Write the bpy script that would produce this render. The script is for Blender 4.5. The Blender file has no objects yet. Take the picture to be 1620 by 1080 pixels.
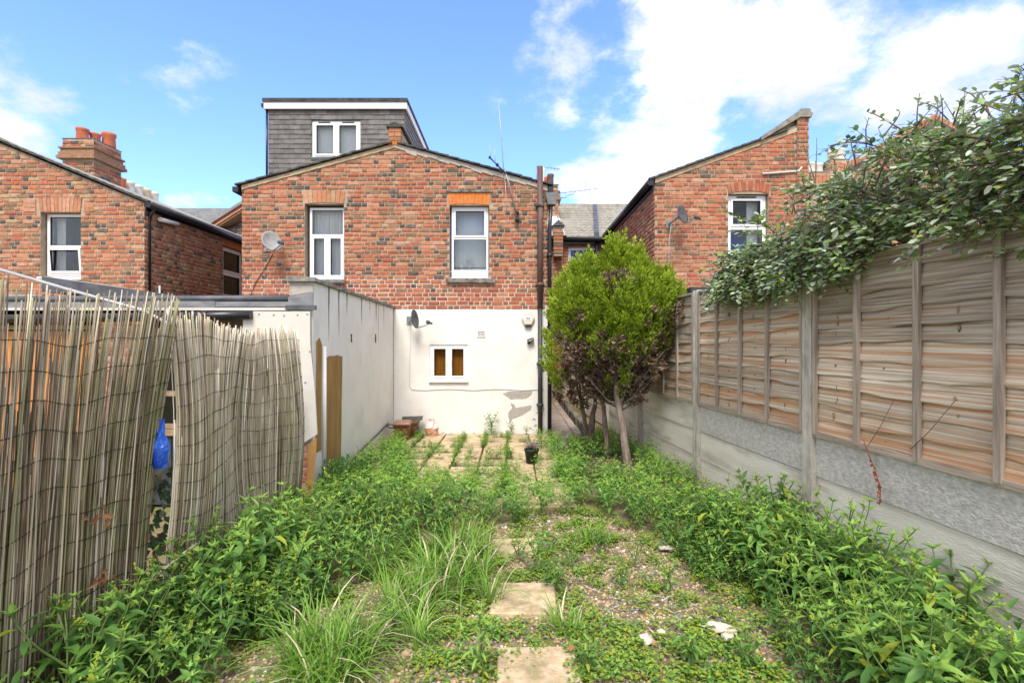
import bpy, math, random
import numpy as np
from mathutils import Vector, Matrix, noise as mnoise

random.seed(7)
RNG = np.random.default_rng(11)
R = math.radians
SC = bpy.context.scene
COL = SC.collection

# ------------------------------------------------------------------ camera, sky, sun, exposure
cd = bpy.data.cameras.new('camera')
cam = bpy.data.objects.new('camera', cd)
COL.objects.link(cam)
cam.location = (0, 0, 1.6)
cam.rotation_euler = (R(90), 0, 0)
cd.sensor_width = 36
cd.lens = 18.0
cd.shift_y = 0.0018
cd.clip_start = 0.05
cd.clip_end = 2000
SC.camera = cam

SUN_AZ, SUN_EL = R(187), R(54)          # compass style: the sun stands behind the camera, a little to the right
world = bpy.data.worlds.new('World')
SC.world = world
world.use_nodes = True
wn = world.node_tree.nodes
wl = world.node_tree.links
wn.clear()
w_out = wn.new('ShaderNodeOutputWorld')
w_bg = wn.new('ShaderNodeBackground')
w_sky = wn.new('ShaderNodeTexSky')
w_sky.sky_type = 'NISHITA'
w_sky.sun_disc = False
w_sky.sun_elevation = SUN_EL
w_sky.sun_rotation = SUN_AZ
w_sky.air_density = 1.0
w_sky.dust_density = 0.6
w_sky.ozone_density = 1.5
w_bg.inputs['Strength'].default_value = 0.15
wl.new(w_bg.outputs[0], w_out.inputs[0])


def wmath(op, a, b=None, c=None, clamp=False):
    n = wn.new('ShaderNodeMath')
    n.operation = op
    n.use_clamp = clamp
    for i, v in enumerate((a, b, c)):
        if v is None:
            continue
        if isinstance(v, (int, float)):
            n.inputs[i].default_value = v
        else:
            wl.new(v, n.inputs[i])
    return n.outputs[0]


w_tc = wn.new('ShaderNodeTexCoord')
w_dir = w_tc.outputs['Generated']
w_sep = wn.new('ShaderNodeSeparateXYZ')
wl.new(w_dir, w_sep.inputs[0])
# a flat cloud deck: the direction divided by its height
w_h = wmath('ADD', wmath('MAXIMUM', w_sep.outputs['Z'], 0.0), 0.32)
w_comb = wn.new('ShaderNodeCombineXYZ')
wl.new(wmath('DIVIDE', w_sep.outputs['X'], w_h), w_comb.inputs[0])
wl.new(wmath('DIVIDE', w_sep.outputs['Y'], w_h), w_comb.inputs[1])
w_comb.inputs[2].default_value = 3.7


def wnoise(scale, detail, rough):
    n = wn.new('ShaderNodeTexNoise')
    n.inputs['Scale'].default_value = scale
    n.inputs['Detail'].default_value = detail
    n.inputs['Roughness'].default_value = rough
    wl.new(w_comb.outputs[0], n.inputs['Vector'])
    return n.outputs['Fac']


w_big = wnoise(1.3, 2, 0.5)
w_fine = wnoise(3.2, 9, 0.62)
# cloud banks: (pixel-free) directions with an angular size and a weight
BANKS = [((0.10, 1.0, 0.54), 0.17, 0.30), ((0.30, 1.0, 0.58), 0.21, 0.34), ((0.60, 1.0, 0.60), 0.22, 0.33), ((0.22, 1.0, 0.335), 0.15, 0.36),
         ((0.82, 1.0, 0.60), 0.20, 0.33), ((1.05, 1.0, 0.45), 0.12, 0.16), ((0.02, 1.0, 0.42), 0.10, 0.13), ((-1.02, 1.0, 0.46), 0.13, 0.36), ((-0.93, 1.0, 0.33), 0.10, 0.2),
         ((-0.58, 1.0, 0.60), 0.07, 0.17), ((-0.63, 1.0, 0.27), 0.06, 0.2),
         ]
# unseen cloud added overhead and behind the camera, for neutral light on side faces
ADDED_DECK = [((0.0, -0.75, 0.65), 1.4, 0.5), ((-1.0, -0.30, 0.75), 0.95, 0.5), ((1.0, -0.30, 0.75), 0.95, 0.5)]
w_acc = None
for d, size, wgt in BANKS:
    v = Vector(d).normalized()
    n = wn.new('ShaderNodeVectorMath')
    n.operation = 'DOT_PRODUCT'
    wl.new(w_dir, n.inputs[0])
    n.inputs[1].default_value = v
    ang = wmath('ARCCOSINE', wmath('MINIMUM', n.outputs['Value'], 0.999999))
    m = wmath('MULTIPLY', wmath('SUBTRACT', 1.0, wmath('DIVIDE', ang, size * 1.45), clamp=True), wgt * 1.5)
    w_acc = m if w_acc is None else wmath('MAXIMUM', w_acc, m)
for d, size, wgt in ADDED_DECK:
    n = wn.new('ShaderNodeVectorMath')
    n.operation = 'DOT_PRODUCT'
    wl.new(w_dir, n.inputs[0])
    n.inputs[1].default_value = Vector(d).normalized()
    ang = wmath('ARCCOSINE', wmath('MINIMUM', n.outputs['Value'], 0.999999))
    m = wmath('MULTIPLY', wmath('MULTIPLY', wmath('SUBTRACT', 1.0, wmath('DIVIDE', ang, size)), 4.0, clamp=True), wgt)
    w_acc = wmath('MAXIMUM', w_acc, m)
w_dens = wmath('ADD', wmath('ADD', wmath('MULTIPLY', w_big, 0.25), wmath('MULTIPLY', w_fine, 1.25)), w_acc)
w_mask = wn.new('ShaderNodeMapRange')
w_mask.interpolation_type = 'SMOOTHSTEP'
wl.new(w_dens, w_mask.inputs['Value'])
w_mask.inputs['From Min'].default_value = 0.98
w_mask.inputs['From Max'].default_value = 1.26
w_mix = wn.new('ShaderNodeMix')
w_mix.data_type = 'RGBA'
wl.new(wmath('MULTIPLY', w_mask.outputs[0], 0.92), w_mix.inputs[0])
w_mix.clamp_result = False
w_tint = wn.new('ShaderNodeMix')
w_tint.data_type = 'RGBA'
w_tint.blend_type = 'MULTIPLY'
w_tint.inputs[0].default_value = 1.0
wl.new(w_sky.outputs[0], w_tint.inputs[6])
w_tint.inputs[7].default_value = (0.40, 0.48, 0.84, 1)
wl.new(w_tint.outputs[2], w_mix.inputs[6])
w_ccol = wn.new('ShaderNodeValToRGB')
w_ccol.color_ramp.elements[0].position = 0.42
w_ccol.color_ramp.elements[1].position = 0.70
w_ccol.color_ramp.elements[0].color = (0.48, 0.49, 0.505, 1)
w_ccol.color_ramp.elements[1].color = (1.0, 0.995, 0.985, 1)
wl.new(wnoise(2.3, 5, 0.55), w_ccol.inputs[0])
w_cmul = wn.new('ShaderNodeMix')
w_cmul.data_type = 'RGBA'
w_cmul.blend_type = 'MULTIPLY'
w_cmul.inputs[0].default_value = 1.0
wl.new(w_ccol.outputs[0], w_cmul.inputs[6])
w_cmul.inputs[7].default_value = (3.42, 3.27, 3.06, 1)
wl.new(w_cmul.outputs[2], w_mix.inputs[7])
wl.new(w_mix.outputs[2], w_bg.inputs['Color'])

sd = bpy.data.lights.new('sun', 'SUN')
sd.energy = 1.1
sd.angle = R(24)
sd.color = (1.0, 0.95, 0.87)
sun = bpy.data.objects.new('sun', sd)
COL.objects.link(sun)
sun.location = (-5, -10, 15)
# Nishita: rotation measured from +Y towards +X
sdir = Vector((math.sin(SUN_AZ) * math.cos(SUN_EL), math.cos(SUN_AZ) * math.cos(SUN_EL), math.sin(SUN_EL)))
sun.rotation_euler = (-sdir).to_track_quat('-Z', 'Y').to_euler()

SC.view_settings.view_transform = 'Standard'
SC.view_settings.look = 'None'
SC.view_settings.gamma = 1
SC.view_settings.use_curve_mapping = False
SC.view_settings.exposure = 2.1
SC.cycles.use_denoising = True
SC.cycles.max_bounces = 6
SC.cycles.transparent_max_bounces = 12

# ------------------------------------------------------------------ materials
MATS = {}


def mat(name, col, col2=None, rough=0.8, nscale=6.0, stretch=(1, 1, 1), bump=0.0, bscale=None, spec=0.3, detail=5, obj_rand=0.0,
        metallic=0.0, lo=0.35, hi=0.65, col3=None, n3=1.0, f3=(0.5, 0.7), coords='pos', trans=0.0, bdist=0.01):
    m = bpy.data.materials.new(name)
    m.use_nodes = True
    N, L = m.node_tree.nodes, m.node_tree.links
    p = N['Principled BSDF']
    p.inputs['Roughness'].default_value = rough
    p.inputs['Specular IOR Level'].default_value = spec
    p.inputs['Metallic'].default_value = metallic
    vec = None
    if coords == 'pos':
        g = N.new('ShaderNodeNewGeometry')
        vec = g.outputs['Position']
    else:
        g = N.new('ShaderNodeTexCoord')
        vec = g.outputs['Object']
    mp = N.new('ShaderNodeMapping')
    L.new(vec, mp.inputs[0])
    mp.inputs['Scale'].default_value = stretch
    oi = None
    if obj_rand or coords != 'pos':
        oi = N.new('ShaderNodeObjectInfo')
        if coords != 'pos':
            ml = N.new('ShaderNodeMath')
            ml.operation = 'MULTIPLY'
            L.new(oi.outputs['Random'], ml.inputs[0])
            ml.inputs[1].default_value = 37.0
            L.new(ml.outputs[0], mp.inputs['Location'])
    out = None
    nz = N.new('ShaderNodeTexNoise')
    nz.inputs['Scale'].default_value = nscale
    nz.inputs['Detail'].default_value = detail
    nz.inputs['Roughness'].default_value = 0.6
    L.new(mp.outputs[0], nz.inputs['Vector'])
    if col2 is not None:
        r = N.new('ShaderNodeValToRGB')
        r.color_ramp.elements[0].position = lo
        r.color_ramp.elements[1].position = hi
        r.color_ramp.elements[0].color = (*col, 1)
        r.color_ramp.elements[1].color = (*col2, 1)
        L.new(nz.outputs['Fac'], r.inputs[0])
        out = r.outputs[0]
    if col3 is not None:
        nz3 = N.new('ShaderNodeTexNoise')
        nz3.inputs['Scale'].default_value = n3
        nz3.inputs['Detail'].default_value = 6
        nz3.inputs['Roughness'].default_value = 0.62
        L.new(mp.outputs[0], nz3.inputs['Vector'])
        mr = N.new('ShaderNodeMapRange')
        mr.inputs['From Min'].default_value = f3[0]
        mr.inputs['From Max'].default_value = f3[1]
        L.new(nz3.outputs['Fac'], mr.inputs['Value'])
        mx = N.new('ShaderNodeMix')
        mx.data_type = 'RGBA'
        L.new(mr.outputs[0], mx.inputs[0])
        if out is not None:
            L.new(out, mx.inputs[6])
        else:
            mx.inputs[6].default_value = (*col, 1)
        mx.inputs[7].default_value = (*col3, 1)
        out = mx.outputs[2]
    if obj_rand:
        hs = N.new('ShaderNodeHueSaturation')
        mr = N.new('ShaderNodeMapRange')
        L.new(oi.outputs['Random'], mr.inputs['Value'])
        mr.inputs['To Min'].default_value = 1 - obj_rand
        mr.inputs['To Max'].default_value = 1 + obj_rand
        L.new(mr.outputs[0], hs.inputs['Value'])
        if out is not None:
            L.new(out, hs.inputs['Color'])
        else:
            hs.inputs['Color'].default_value = (*col, 1)
        out = hs.outputs[0]
    if out is not None:
        L.new(out, p.inputs['Base Color'])
    else:
        p.inputs['Base Color'].default_value = (*col, 1)
    if bump:
        b = N.new('ShaderNodeBump')
        b.inputs['Strength'].default_value = bump
        b.inputs['Distance'].default_value = bdist
        if bscale:
            nb = N.new('ShaderNodeTexNoise')
            nb.inputs['Scale'].default_value = bscale
            nb.inputs['Detail'].default_value = 6
            L.new(mp.outputs[0], nb.inputs['Vector'])
            L.new(nb.outputs['Fac'], b.inputs['Height'])
        else:
            L.new(nz.outputs['Fac'], b.inputs['Height'])
        L.new(b.outputs[0], p.inputs['Normal'])
    if trans:
        t = N.new('ShaderNodeBsdfTranslucent')
        mxs = N.new('ShaderNodeMixShader')
        mxs.inputs[0].default_value = trans
        if out is not None:
            L.new(out, t.inputs['Color'])
        else:
            t.inputs['Color'].default_value = (*col, 1)
        L.new(p.outputs[0], mxs.inputs[1])
        L.new(t.outputs[0], mxs.inputs[2])
        L.new(mxs.outputs[0], N['Material Output'].inputs['Surface'])
    MATS[name] = m
    return m


def glass_mat(name, tint, refl=0.35):
    m = bpy.data.materials.new(name)
    m.use_nodes = True
    N, L = m.node_tree.nodes, m.node_tree.links
    N.remove(N['Principled BSDF'])
    t = N.new('ShaderNodeBsdfTransparent')
    t.inputs[0].default_value = (*tint, 1)
    g = N.new('ShaderNodeBsdfGlossy')
    g.inputs['Roughness'].default_value = 0.02
    g.inputs['Color'].default_value = (0.9, 0.93, 0.95, 1)
    mx = N.new('ShaderNodeMixShader')
    lw = N.new('ShaderNodeLayerWeight')
    lw.inputs[0].default_value = refl
    L.new(lw.outputs['Fresnel'], mx.inputs[0])
    L.new(t.outputs[0], mx.inputs[1])
    L.new(g.outputs[0], mx.inputs[2])
    L.new(mx.outputs[0], N['Material Output'].inputs['Surface'])
    MATS[name] = m
    return m


# bricks: each tone is a fired colour of its own
mat('brick_red', (0.35, 0.105, 0.05), (0.46, 0.165, 0.085), 0.9, 14, col3=(0.20, 0.10, 0.06), n3=3.0, f3=(0.52, 0.75), bump=0.5, bscale=70, obj_rand=0.12)
mat('brick_orange', (0.38, 0.155, 0.078), (0.48, 0.22, 0.12), 0.9, 14, col3=(0.24, 0.125, 0.07), n3=3.0, f3=(0.52, 0.75), bump=0.5, bscale=70, obj_rand=0.12)
mat('brick_deep', (0.30, 0.085, 0.05), (0.38, 0.13, 0.08), 0.9, 14, bump=0.5, bscale=70, obj_rand=0.12)
mat('brick_brown', (0.20, 0.11, 0.06), (0.32, 0.185, 0.105), 0.9, 18, bump=0.5, bscale=70, obj_rand=0.15)
mat('brick_burnt', (0.07, 0.056, 0.047), (0.17, 0.125, 0.095), 0.8, 22, bump=0.5, bscale=70, obj_rand=0.2)
mat('brick_pink', (0.42, 0.20, 0.12), (0.52, 0.29, 0.19), 0.9, 16, bump=0.5, bscale=70, obj_rand=0.1)
mat('brick_yellow', (0.36, 0.24, 0.12), (0.46, 0.32, 0.18), 0.9, 16, bump=0.5, bscale=70, obj_rand=0.1)
mat('brick_gauged', (0.55, 0.14, 0.03), (0.62, 0.22, 0.05), 0.9, 16, bump=0.4, bscale=70)
mat('mortar_old', (0.31, 0.24, 0.17), (0.44, 0.355, 0.265), 0.95, 7, bump=0.6, bscale=60)
mat('mortar_new', (0.52, 0.45, 0.36), (0.62, 0.56, 0.47), 0.95, 9, bump=0.6, bscale=60)
mat('mortar_yellow', (0.40, 0.30, 0.18), (0.52, 0.41, 0.27), 0.95, 9, bump=0.6, bscale=60)
BR = ['brick_red', 'brick_orange', 'brick_deep', 'brick_brown', 'brick_burnt', 'brick_pink', 'brick_yellow']

mat('render_white', (0.72, 0.685, 0.62), (0.80, 0.77, 0.71), 0.85, 3.0, bump=0.25, bscale=45, col3=(0.62, 0.58, 0.51), n3=0.9, f3=(0.55, 0.85))
mat('render_side', (0.76, 0.745, 0.70), (0.84, 0.825, 0.78), 0.85, 2.5, bump=0.45, bscale=38, col3=(0.62, 0.60, 0.55), n3=1.4, f3=(0.55, 0.85))
mat('render_bare', (0.36, 0.32, 0.27), (0.44, 0.40, 0.35), 0.9, 14, bump=0.6, bscale=60)
mat('render_ochre', (0.30, 0.165, 0.055), (0.42, 0.25, 0.09), 0.9, 3, (3, 3, 0.6), bump=0.5, bscale=30)
mat('dirt_streak', (0.10, 0.095, 0.085), (0.22, 0.21, 0.19), 0.9, 20)
mat('coping', (0.16, 0.15, 0.125), (0.30, 0.28, 0.24), 0.9, 9, bump=0.6, bscale=40)
mat('cement', (0.30, 0.29, 0.27), (0.42, 0.40, 0.37), 0.9, 8, bump=0.6, bscale=40)
mat('lead', (0.05, 0.052, 0.057), (0.10, 0.105, 0.11), 0.5, 7, bump=0.3, bscale=9, spec=0.5)
mat('lead_pale', (0.14, 0.145, 0.15), (0.24, 0.245, 0.25), 0.55, 6, (1, 1, 3), bump=0.3, bscale=9, spec=0.5)
mat('upvc', (0.80, 0.80, 0.79), rough=0.35, spec=0.5)
mat('upvc_seal', (0.03, 0.03, 0.03), rough=0.6)
mat('painted_white', (0.74, 0.73, 0.70), (0.80, 0.79, 0.77), 0.5, 8)
mat('curtain', (0.62, 0.61, 0.58), (0.72, 0.71, 0.68), 0.9, 6, (6, 1, 0.4))
mat('blind_reflection_pale', (0.72, 0.75, 0.74), (0.78, 0.80, 0.79), 0.8, 3)  # also used as the sky reflection painted behind the upper right panes
mat('blind_brown', (0.24, 0.115, 0.02), (0.36, 0.18, 0.035), 0.7, 6, (8, 1, 0.6))
mat('room_dark', (0.05, 0.05, 0.052), (0.09, 0.09, 0.09), 0.9, 1.2)
mat('room_pale', (0.36, 0.37, 0.37), (0.44, 0.45, 0.45), 0.9, 0.8)
glass_mat('glass', (0.93, 0.95, 0.95), 0.28)
glass_mat('glass_brown', (0.9, 0.85, 0.75), 0.12)
mat('gutter_black', (0.012, 0.012, 0.013), rough=0.35, spec=0.5)
mat('pipe_brown', (0.075, 0.04, 0.03), (0.12, 0.07, 0.055), 0.6, 9, (1, 1, 0.3), spec=0.4, col3=(0.16, 0.15, 0.14), n3=3, f3=(0.55, 0.7))
mat('pipe_grey', (0.03, 0.035, 0.037), (0.065, 0.07, 0.07), 0.5, 7, (1, 1, 0.3), spec=0.4)
mat('slate', (0.115, 0.105, 0.098), (0.175, 0.163, 0.152), 0.75, 8, bump=0.4, bscale=50, obj_rand=0.2)
mat('roof_tile', (0.24, 0.225, 0.185), (0.36, 0.34, 0.285), 0.85, 5, bump=0.5, bscale=40)
mat('roof_slate_far', (0.20, 0.205, 0.20), (0.28, 0.285, 0.28), 0.75, 5, bump=0.4, bscale=30)
mat('verge_tile', (0.035, 0.036, 0.034), (0.10, 0.10, 0.085), 0.85, 9, bump=0.5, bscale=40)
mat('pot_terracotta', (0.40, 0.10, 0.045), (0.50, 0.16, 0.08), 0.8, 8)
mat('pot_buff', (0.55, 0.44, 0.27), (0.66, 0.56, 0.40), 0.8, 6)
mat('pot_cream', (0.58, 0.54, 0.46), (0.68, 0.65, 0.58), 0.8, 6)
mat('sill_stone', (0.09, 0.085, 0.07), (0.26, 0.245, 0.21), 0.9, 12, bump=0.7, bscale=30)
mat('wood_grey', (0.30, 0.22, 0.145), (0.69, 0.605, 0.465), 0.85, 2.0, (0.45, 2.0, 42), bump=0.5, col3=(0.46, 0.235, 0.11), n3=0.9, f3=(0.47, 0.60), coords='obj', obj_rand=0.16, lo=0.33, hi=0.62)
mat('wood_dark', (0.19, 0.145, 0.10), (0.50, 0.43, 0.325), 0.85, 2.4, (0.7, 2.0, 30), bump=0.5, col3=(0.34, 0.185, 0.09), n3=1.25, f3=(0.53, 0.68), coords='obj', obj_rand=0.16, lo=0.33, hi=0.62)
mat('batten', (0.27, 0.215, 0.165), (0.48, 0.40, 0.32), 0.85, 2.0, (30, 30, 1.6), bump=0.4, coords='obj', obj_rand=0.15)
mat('knot', (0.15, 0.095, 0.055), (0.36, 0.26, 0.17), 0.85, 40, bump=0.5)
mat('rail_wood', (0.28, 0.215, 0.155), (0.50, 0.42, 0.33), 0.85, 2.4, (1.2, 1.2, 26), bump=0.4)
mat('post_concrete', (0.42, 0.38, 0.31), (0.60, 0.56, 0.48), 0.95, 8, (3, 3, 1), bump=0.8, bscale=55, col3=(0.24, 0.22, 0.17), n3=5, f3=(0.55, 0.75))
mat('board_grey', (0.41, 0.385, 0.34), (0.70, 0.665, 0.60), 0.95, 26, (1, 1, 1.6), bump=0.9, bscale=60, lo=0.3, hi=0.7, bdist=0.012)
mat('board_cream', (0.74, 0.68, 0.57), (0.84, 0.79, 0.69), 0.95, 3.5, (1, 0.5, 3), bump=0.7, bscale=60, col3=(0.42, 0.37, 0.28), n3=2.2, f3=(0.5, 0.75))
mat('reed_tan', (0.46, 0.385, 0.25), (0.60, 0.52, 0.365), 0.75, 12, (1, 1, 0.35), obj_rand=0.2)
mat('reed_pale', (0.62, 0.56, 0.43), (0.74, 0.68, 0.56), 0.75, 12, (1, 1, 0.35), obj_rand=0.15)
mat('reed_brown', (0.15, 0.105, 0.06), (0.27, 0.205, 0.13), 0.75, 12, (1, 1, 0.35), obj_rand=0.25)
mat('reed_green', (0.25, 0.25, 0.11), (0.38, 0.36, 0.19), 0.75, 12, (1, 1, 0.35), obj_rand=0.2)
mat('reed_grey', (0.35, 0.30, 0.215), (0.50, 0.44, 0.335), 0.75, 12, (1, 1, 0.35), obj_rand=0.2)
mat('wire', (0.035, 0.029, 0.022), rough=0.7)
mat('board_paint', (0.56, 0.53, 0.46), (0.63, 0.60, 0.53), 0.55, 2.5, col3=(0.50, 0.46, 0.37), n3=1.5, f3=(0.5, 0.8))
mat('wood_orange', (0.48, 0.19, 0.055), (0.58, 0.26, 0.09), 0.6, 2.0, (18, 18, 1.2), bump=0.2)
mat('felt', (0.02, 0.021, 0.023), (0.06, 0.062, 0.066), 0.7, 9, bump=0.4, bscale=50)
mat('metal_pale', (0.36, 0.35, 0.33), (0.48, 0.47, 0.45), 0.4, 9, metallic=0.3)
mat('metal_grey', (0.22, 0.225, 0.23), (0.30, 0.305, 0.31), 0.45, 9, metallic=0.4)
mat('dish_pale', (0.27, 0.265, 0.25), (0.34, 0.335, 0.32), 0.6, 12)
mat('dish_dark', (0.06, 0.065, 0.07), (0.11, 0.115, 0.12), 0.5, 12)
mat('cable_white', (0.62, 0.59, 0.53), rough=0.6)
mat('plastic_brown', (0.11, 0.042, 0.018), (0.16, 0.066, 0.03), 0.45, 6, spec=0.4)
mat('plastic_lid', (0.26, 0.115, 0.06), (0.34, 0.17, 0.10), 0.4, 6, spec=0.4)
mat('plastic_dark', (0.03, 0.022, 0.02), (0.05, 0.04, 0.036), 0.45, 6, spec=0.4)
mat('bag_red', (0.48, 0.20, 0.13), (0.60, 0.40, 0.32), 0.35, 9, spec=0.5, col3=(0.45, 0.24, 0.09), n3=5, f3=(0.45, 0.6))
mat('bag_clear', (0.62, 0.50, 0.45), (0.72, 0.64, 0.60), 0.3, 9, spec=0.5)
mat('tarp_blue', (0.01, 0.05, 0.42), (0.02, 0.13, 0.62), 0.35, 7, spec=0.5)
mat('pot_green', (0.012, 0.03, 0.016), (0.02, 0.045, 0.024), 0.5, 6)
mat('soil', (0.055, 0.038, 0.026), (0.13, 0.092, 0.064), 0.95, 25, bump=1.0, bscale=60, bdist=0.02)
mat('ground', (0.16, 0.115, 0.07), (0.32, 0.24, 0.155), 0.95, 30, bump=1.0, bscale=80, col3=(0.18, 0.20, 0.035), n3=3.0, f3=(0.46, 0.62), bdist=0.02)
mat('slab', (0.38, 0.28, 0.155), (0.60, 0.47, 0.30), 0.9, 14, bump=0.5, bscale=70, obj_rand=0.12, col3=(0.24, 0.20, 0.10), n3=5.5, f3=(0.50, 0.70))
mat('slab_grey', (0.38, 0.31, 0.25), (0.52, 0.44, 0.37), 0.9, 6, bump=0.5, bscale=70, obj_rand=0.1)
mat('stone_pale', (0.48, 0.42, 0.33), (0.62, 0.56, 0.47), 0.9, 12, bump=0.8, bscale=40, col3=(0.42, 0.25, 0.12), n3=8, f3=(0.5, 0.65))
for i, (a, b) in enumerate([((0.42, 0.31, 0.19), (0.54, 0.42, 0.28)), ((0.38, 0.24, 0.13), (0.50, 0.34, 0.20)), ((0.22, 0.20, 0.18), (0.34, 0.32, 0.29)),
                            ((0.62, 0.58, 0.50), (0.72, 0.68, 0.61)), ((0.10, 0.09, 0.085), (0.18, 0.165, 0.15))]):
    mat('pebble_%d' % i, a, b, 0.75, 30)
mat('bark', (0.15, 0.105, 0.08), (0.30, 0.235, 0.19), 0.95, 6, (6, 6, 1.2), bump=1.0, bdist=0.02)
mat('twig', (0.11, 0.075, 0.055), (0.20, 0.15, 0.115), 0.9, 12)
mat('twig_grey', (0.22, 0.19, 0.165), (0.34, 0.305, 0.27), 0.9, 12)
mat('leaf_mid', (0.125, 0.27, 0.046), (0.185, 0.365, 0.078), 0.42, 9, obj_rand=0.2, trans=0.42, spec=0.35)
mat('leaf_deep', (0.075, 0.19, 0.036), (0.12, 0.26, 0.056), 0.42, 9, obj_rand=0.2, trans=0.36, spec=0.35)
mat('leaf_light', (0.25, 0.43, 0.07), (0.33, 0.52, 0.105), 0.5, 9, obj_rand=0.18, trans=0.42, spec=0.3)
mat('leaf_yellow', (0.29, 0.36, 0.03), (0.38, 0.43, 0.05), 0.55, 9, obj_rand=0.15, trans=0.3, spec=0.3)
mat('grass_blade', (0.17, 0.34, 0.04), (0.25, 0.44, 0.07), 0.5, 7, obj_rand=0.18, trans=0.35, spec=0.3)
mat('stem', (0.10, 0.17, 0.04), (0.16, 0.23, 0.07), 0.7, 9)
mat('conifer_lime', (0.33, 0.44, 0.025), (0.44, 0.55, 0.045), 0.6, 10, trans=0.3, spec=0.25)
mat('conifer_green', (0.14, 0.23, 0.022), (0.21, 0.31, 0.035), 0.6, 10, trans=0.25, spec=0.25)
mat('conifer_dead', (0.23, 0.155, 0.10), (0.37, 0.275, 0.20), 0.85, 14, spec=0.15)
mat('conifer_dead_dark', (0.085, 0.055, 0.036), (0.15, 0.10, 0.07), 0.85, 14, spec=0.15)
mat('shrub_leaf', (0.19, 0.31, 0.08), (0.26, 0.39, 0.115), 0.33, 8, trans=0.3, spec=0.55)
mat('shrub_leaf_pale', (0.33, 0.41, 0.24), (0.43, 0.51, 0.34), 0.35, 8, trans=0.15, spec=0.5)
mat('shrub_leaf_dark', (0.07, 0.14, 0.04), (0.11, 0.19, 0.055), 0.33, 8, trans=0.2, spec=0.55)
mat('shrub_leaf_gold', (0.34, 0.43, 0.05), (0.29, 0.33, 0.05), 0.4, 8, trans=0.25, spec=0.4)
mat('leaf_dry', (0.26, 0.12, 0.05), (0.38, 0.20, 0.09), 0.8, 10)
mat('leaf_rust', (0.30, 0.06, 0.03), (0.42, 0.11, 0.05), 0.7, 10)
mat('ivy', (0.02, 0.05, 0.02), (0.045, 0.085, 0.035), 0.45, 9, spec=0.45)
mat('candle', (0.75, 0.72, 0.66), rough=0.6)
mat('alarm_cream', (0.66, 0.60, 0.48), rough=0.5)
mat('print_blue', (0.05, 0.12, 0.35), rough=0.5)
mat('timber_end', (0.25, 0.17, 0.09), (0.36, 0.26, 0.15), 0.85, 8)


# ------------------------------------------------------------------ helpers
ROOTS = {}          # object name -> its rest matrix, used for parenting


def tag(o, label=None, cat=None, group=None, kind=None):
    if label:
        o['label'] = label
    if cat:
        o['category'] = cat
    if group:
        o['group'] = group
    if kind:
        o['kind'] = kind
    return o


def adopt(o, parent):
    if parent is not None:
        o.parent = parent
        o.matrix_parent_inverse = ROOTS[parent.name].inverted()


def thing(name, loc, label, cat, group=None, kind=None):
    o = bpy.data.objects.new(name, None)
    COL.objects.link(o)
    o.location = loc
    o.empty_display_size = 0.1
    ROOTS[o.name] = Matrix.Translation(loc)
    return tag(o, label, cat, group, kind)


def place(name, me, parent=None, loc=(0, 0, 0), rot=(0, 0, 0), scale=None):
    o = bpy.data.objects.new(name, me)
    COL.objects.link(o)
    o.location = loc
    o.rotation_euler = rot
    if scale is not None:
        o.scale = (scale,) * 3 if isinstance(scale, (int, float)) else scale
    mtx = Matrix.LocRotScale(Vector(loc), o.rotation_euler, o.scale)
    ROOTS[o.name] = mtx
    adopt(o, parent)
    return o


def np_mesh(name, V, F, mats, mi=None, smooth=False):
    """V (n,3); F a list of (m,k) index arrays with k = 3 or 4; mi one material array per F entry."""
    me = bpy.data.meshes.new(name)
    V = np.asarray(V, dtype=np.float32)
    me.vertices.add(len(V))
    me.vertices.foreach_set('co', V.ravel())
    loops = np.concatenate([np.asarray(f, dtype=np.int32).ravel() for f in F])
    sizes = np.concatenate([np.full(len(f), np.asarray(f).shape[1], dtype=np.int32) for f in F])
    starts = np.concatenate([[0], np.cumsum(sizes)[:-1]]).astype(np.int32)
    me.loops.add(len(loops))
    me.loops.foreach_set('vertex_index', loops)
    me.polygons.add(len(sizes))
    me.polygons.foreach_set('loop_start', starts)
    me.polygons.foreach_set('loop_total', sizes)
    if mi is not None:
        me.polygons.foreach_set('material_index', np.concatenate(mi).astype(np.int32))
    if smooth:
        me.polygons.foreach_set('use_smooth', np.ones(len(sizes), dtype=bool))
    for m in mats:
        me.materials.append(MATS[m])
    me.update(calc_edges=True)
    return me


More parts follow.
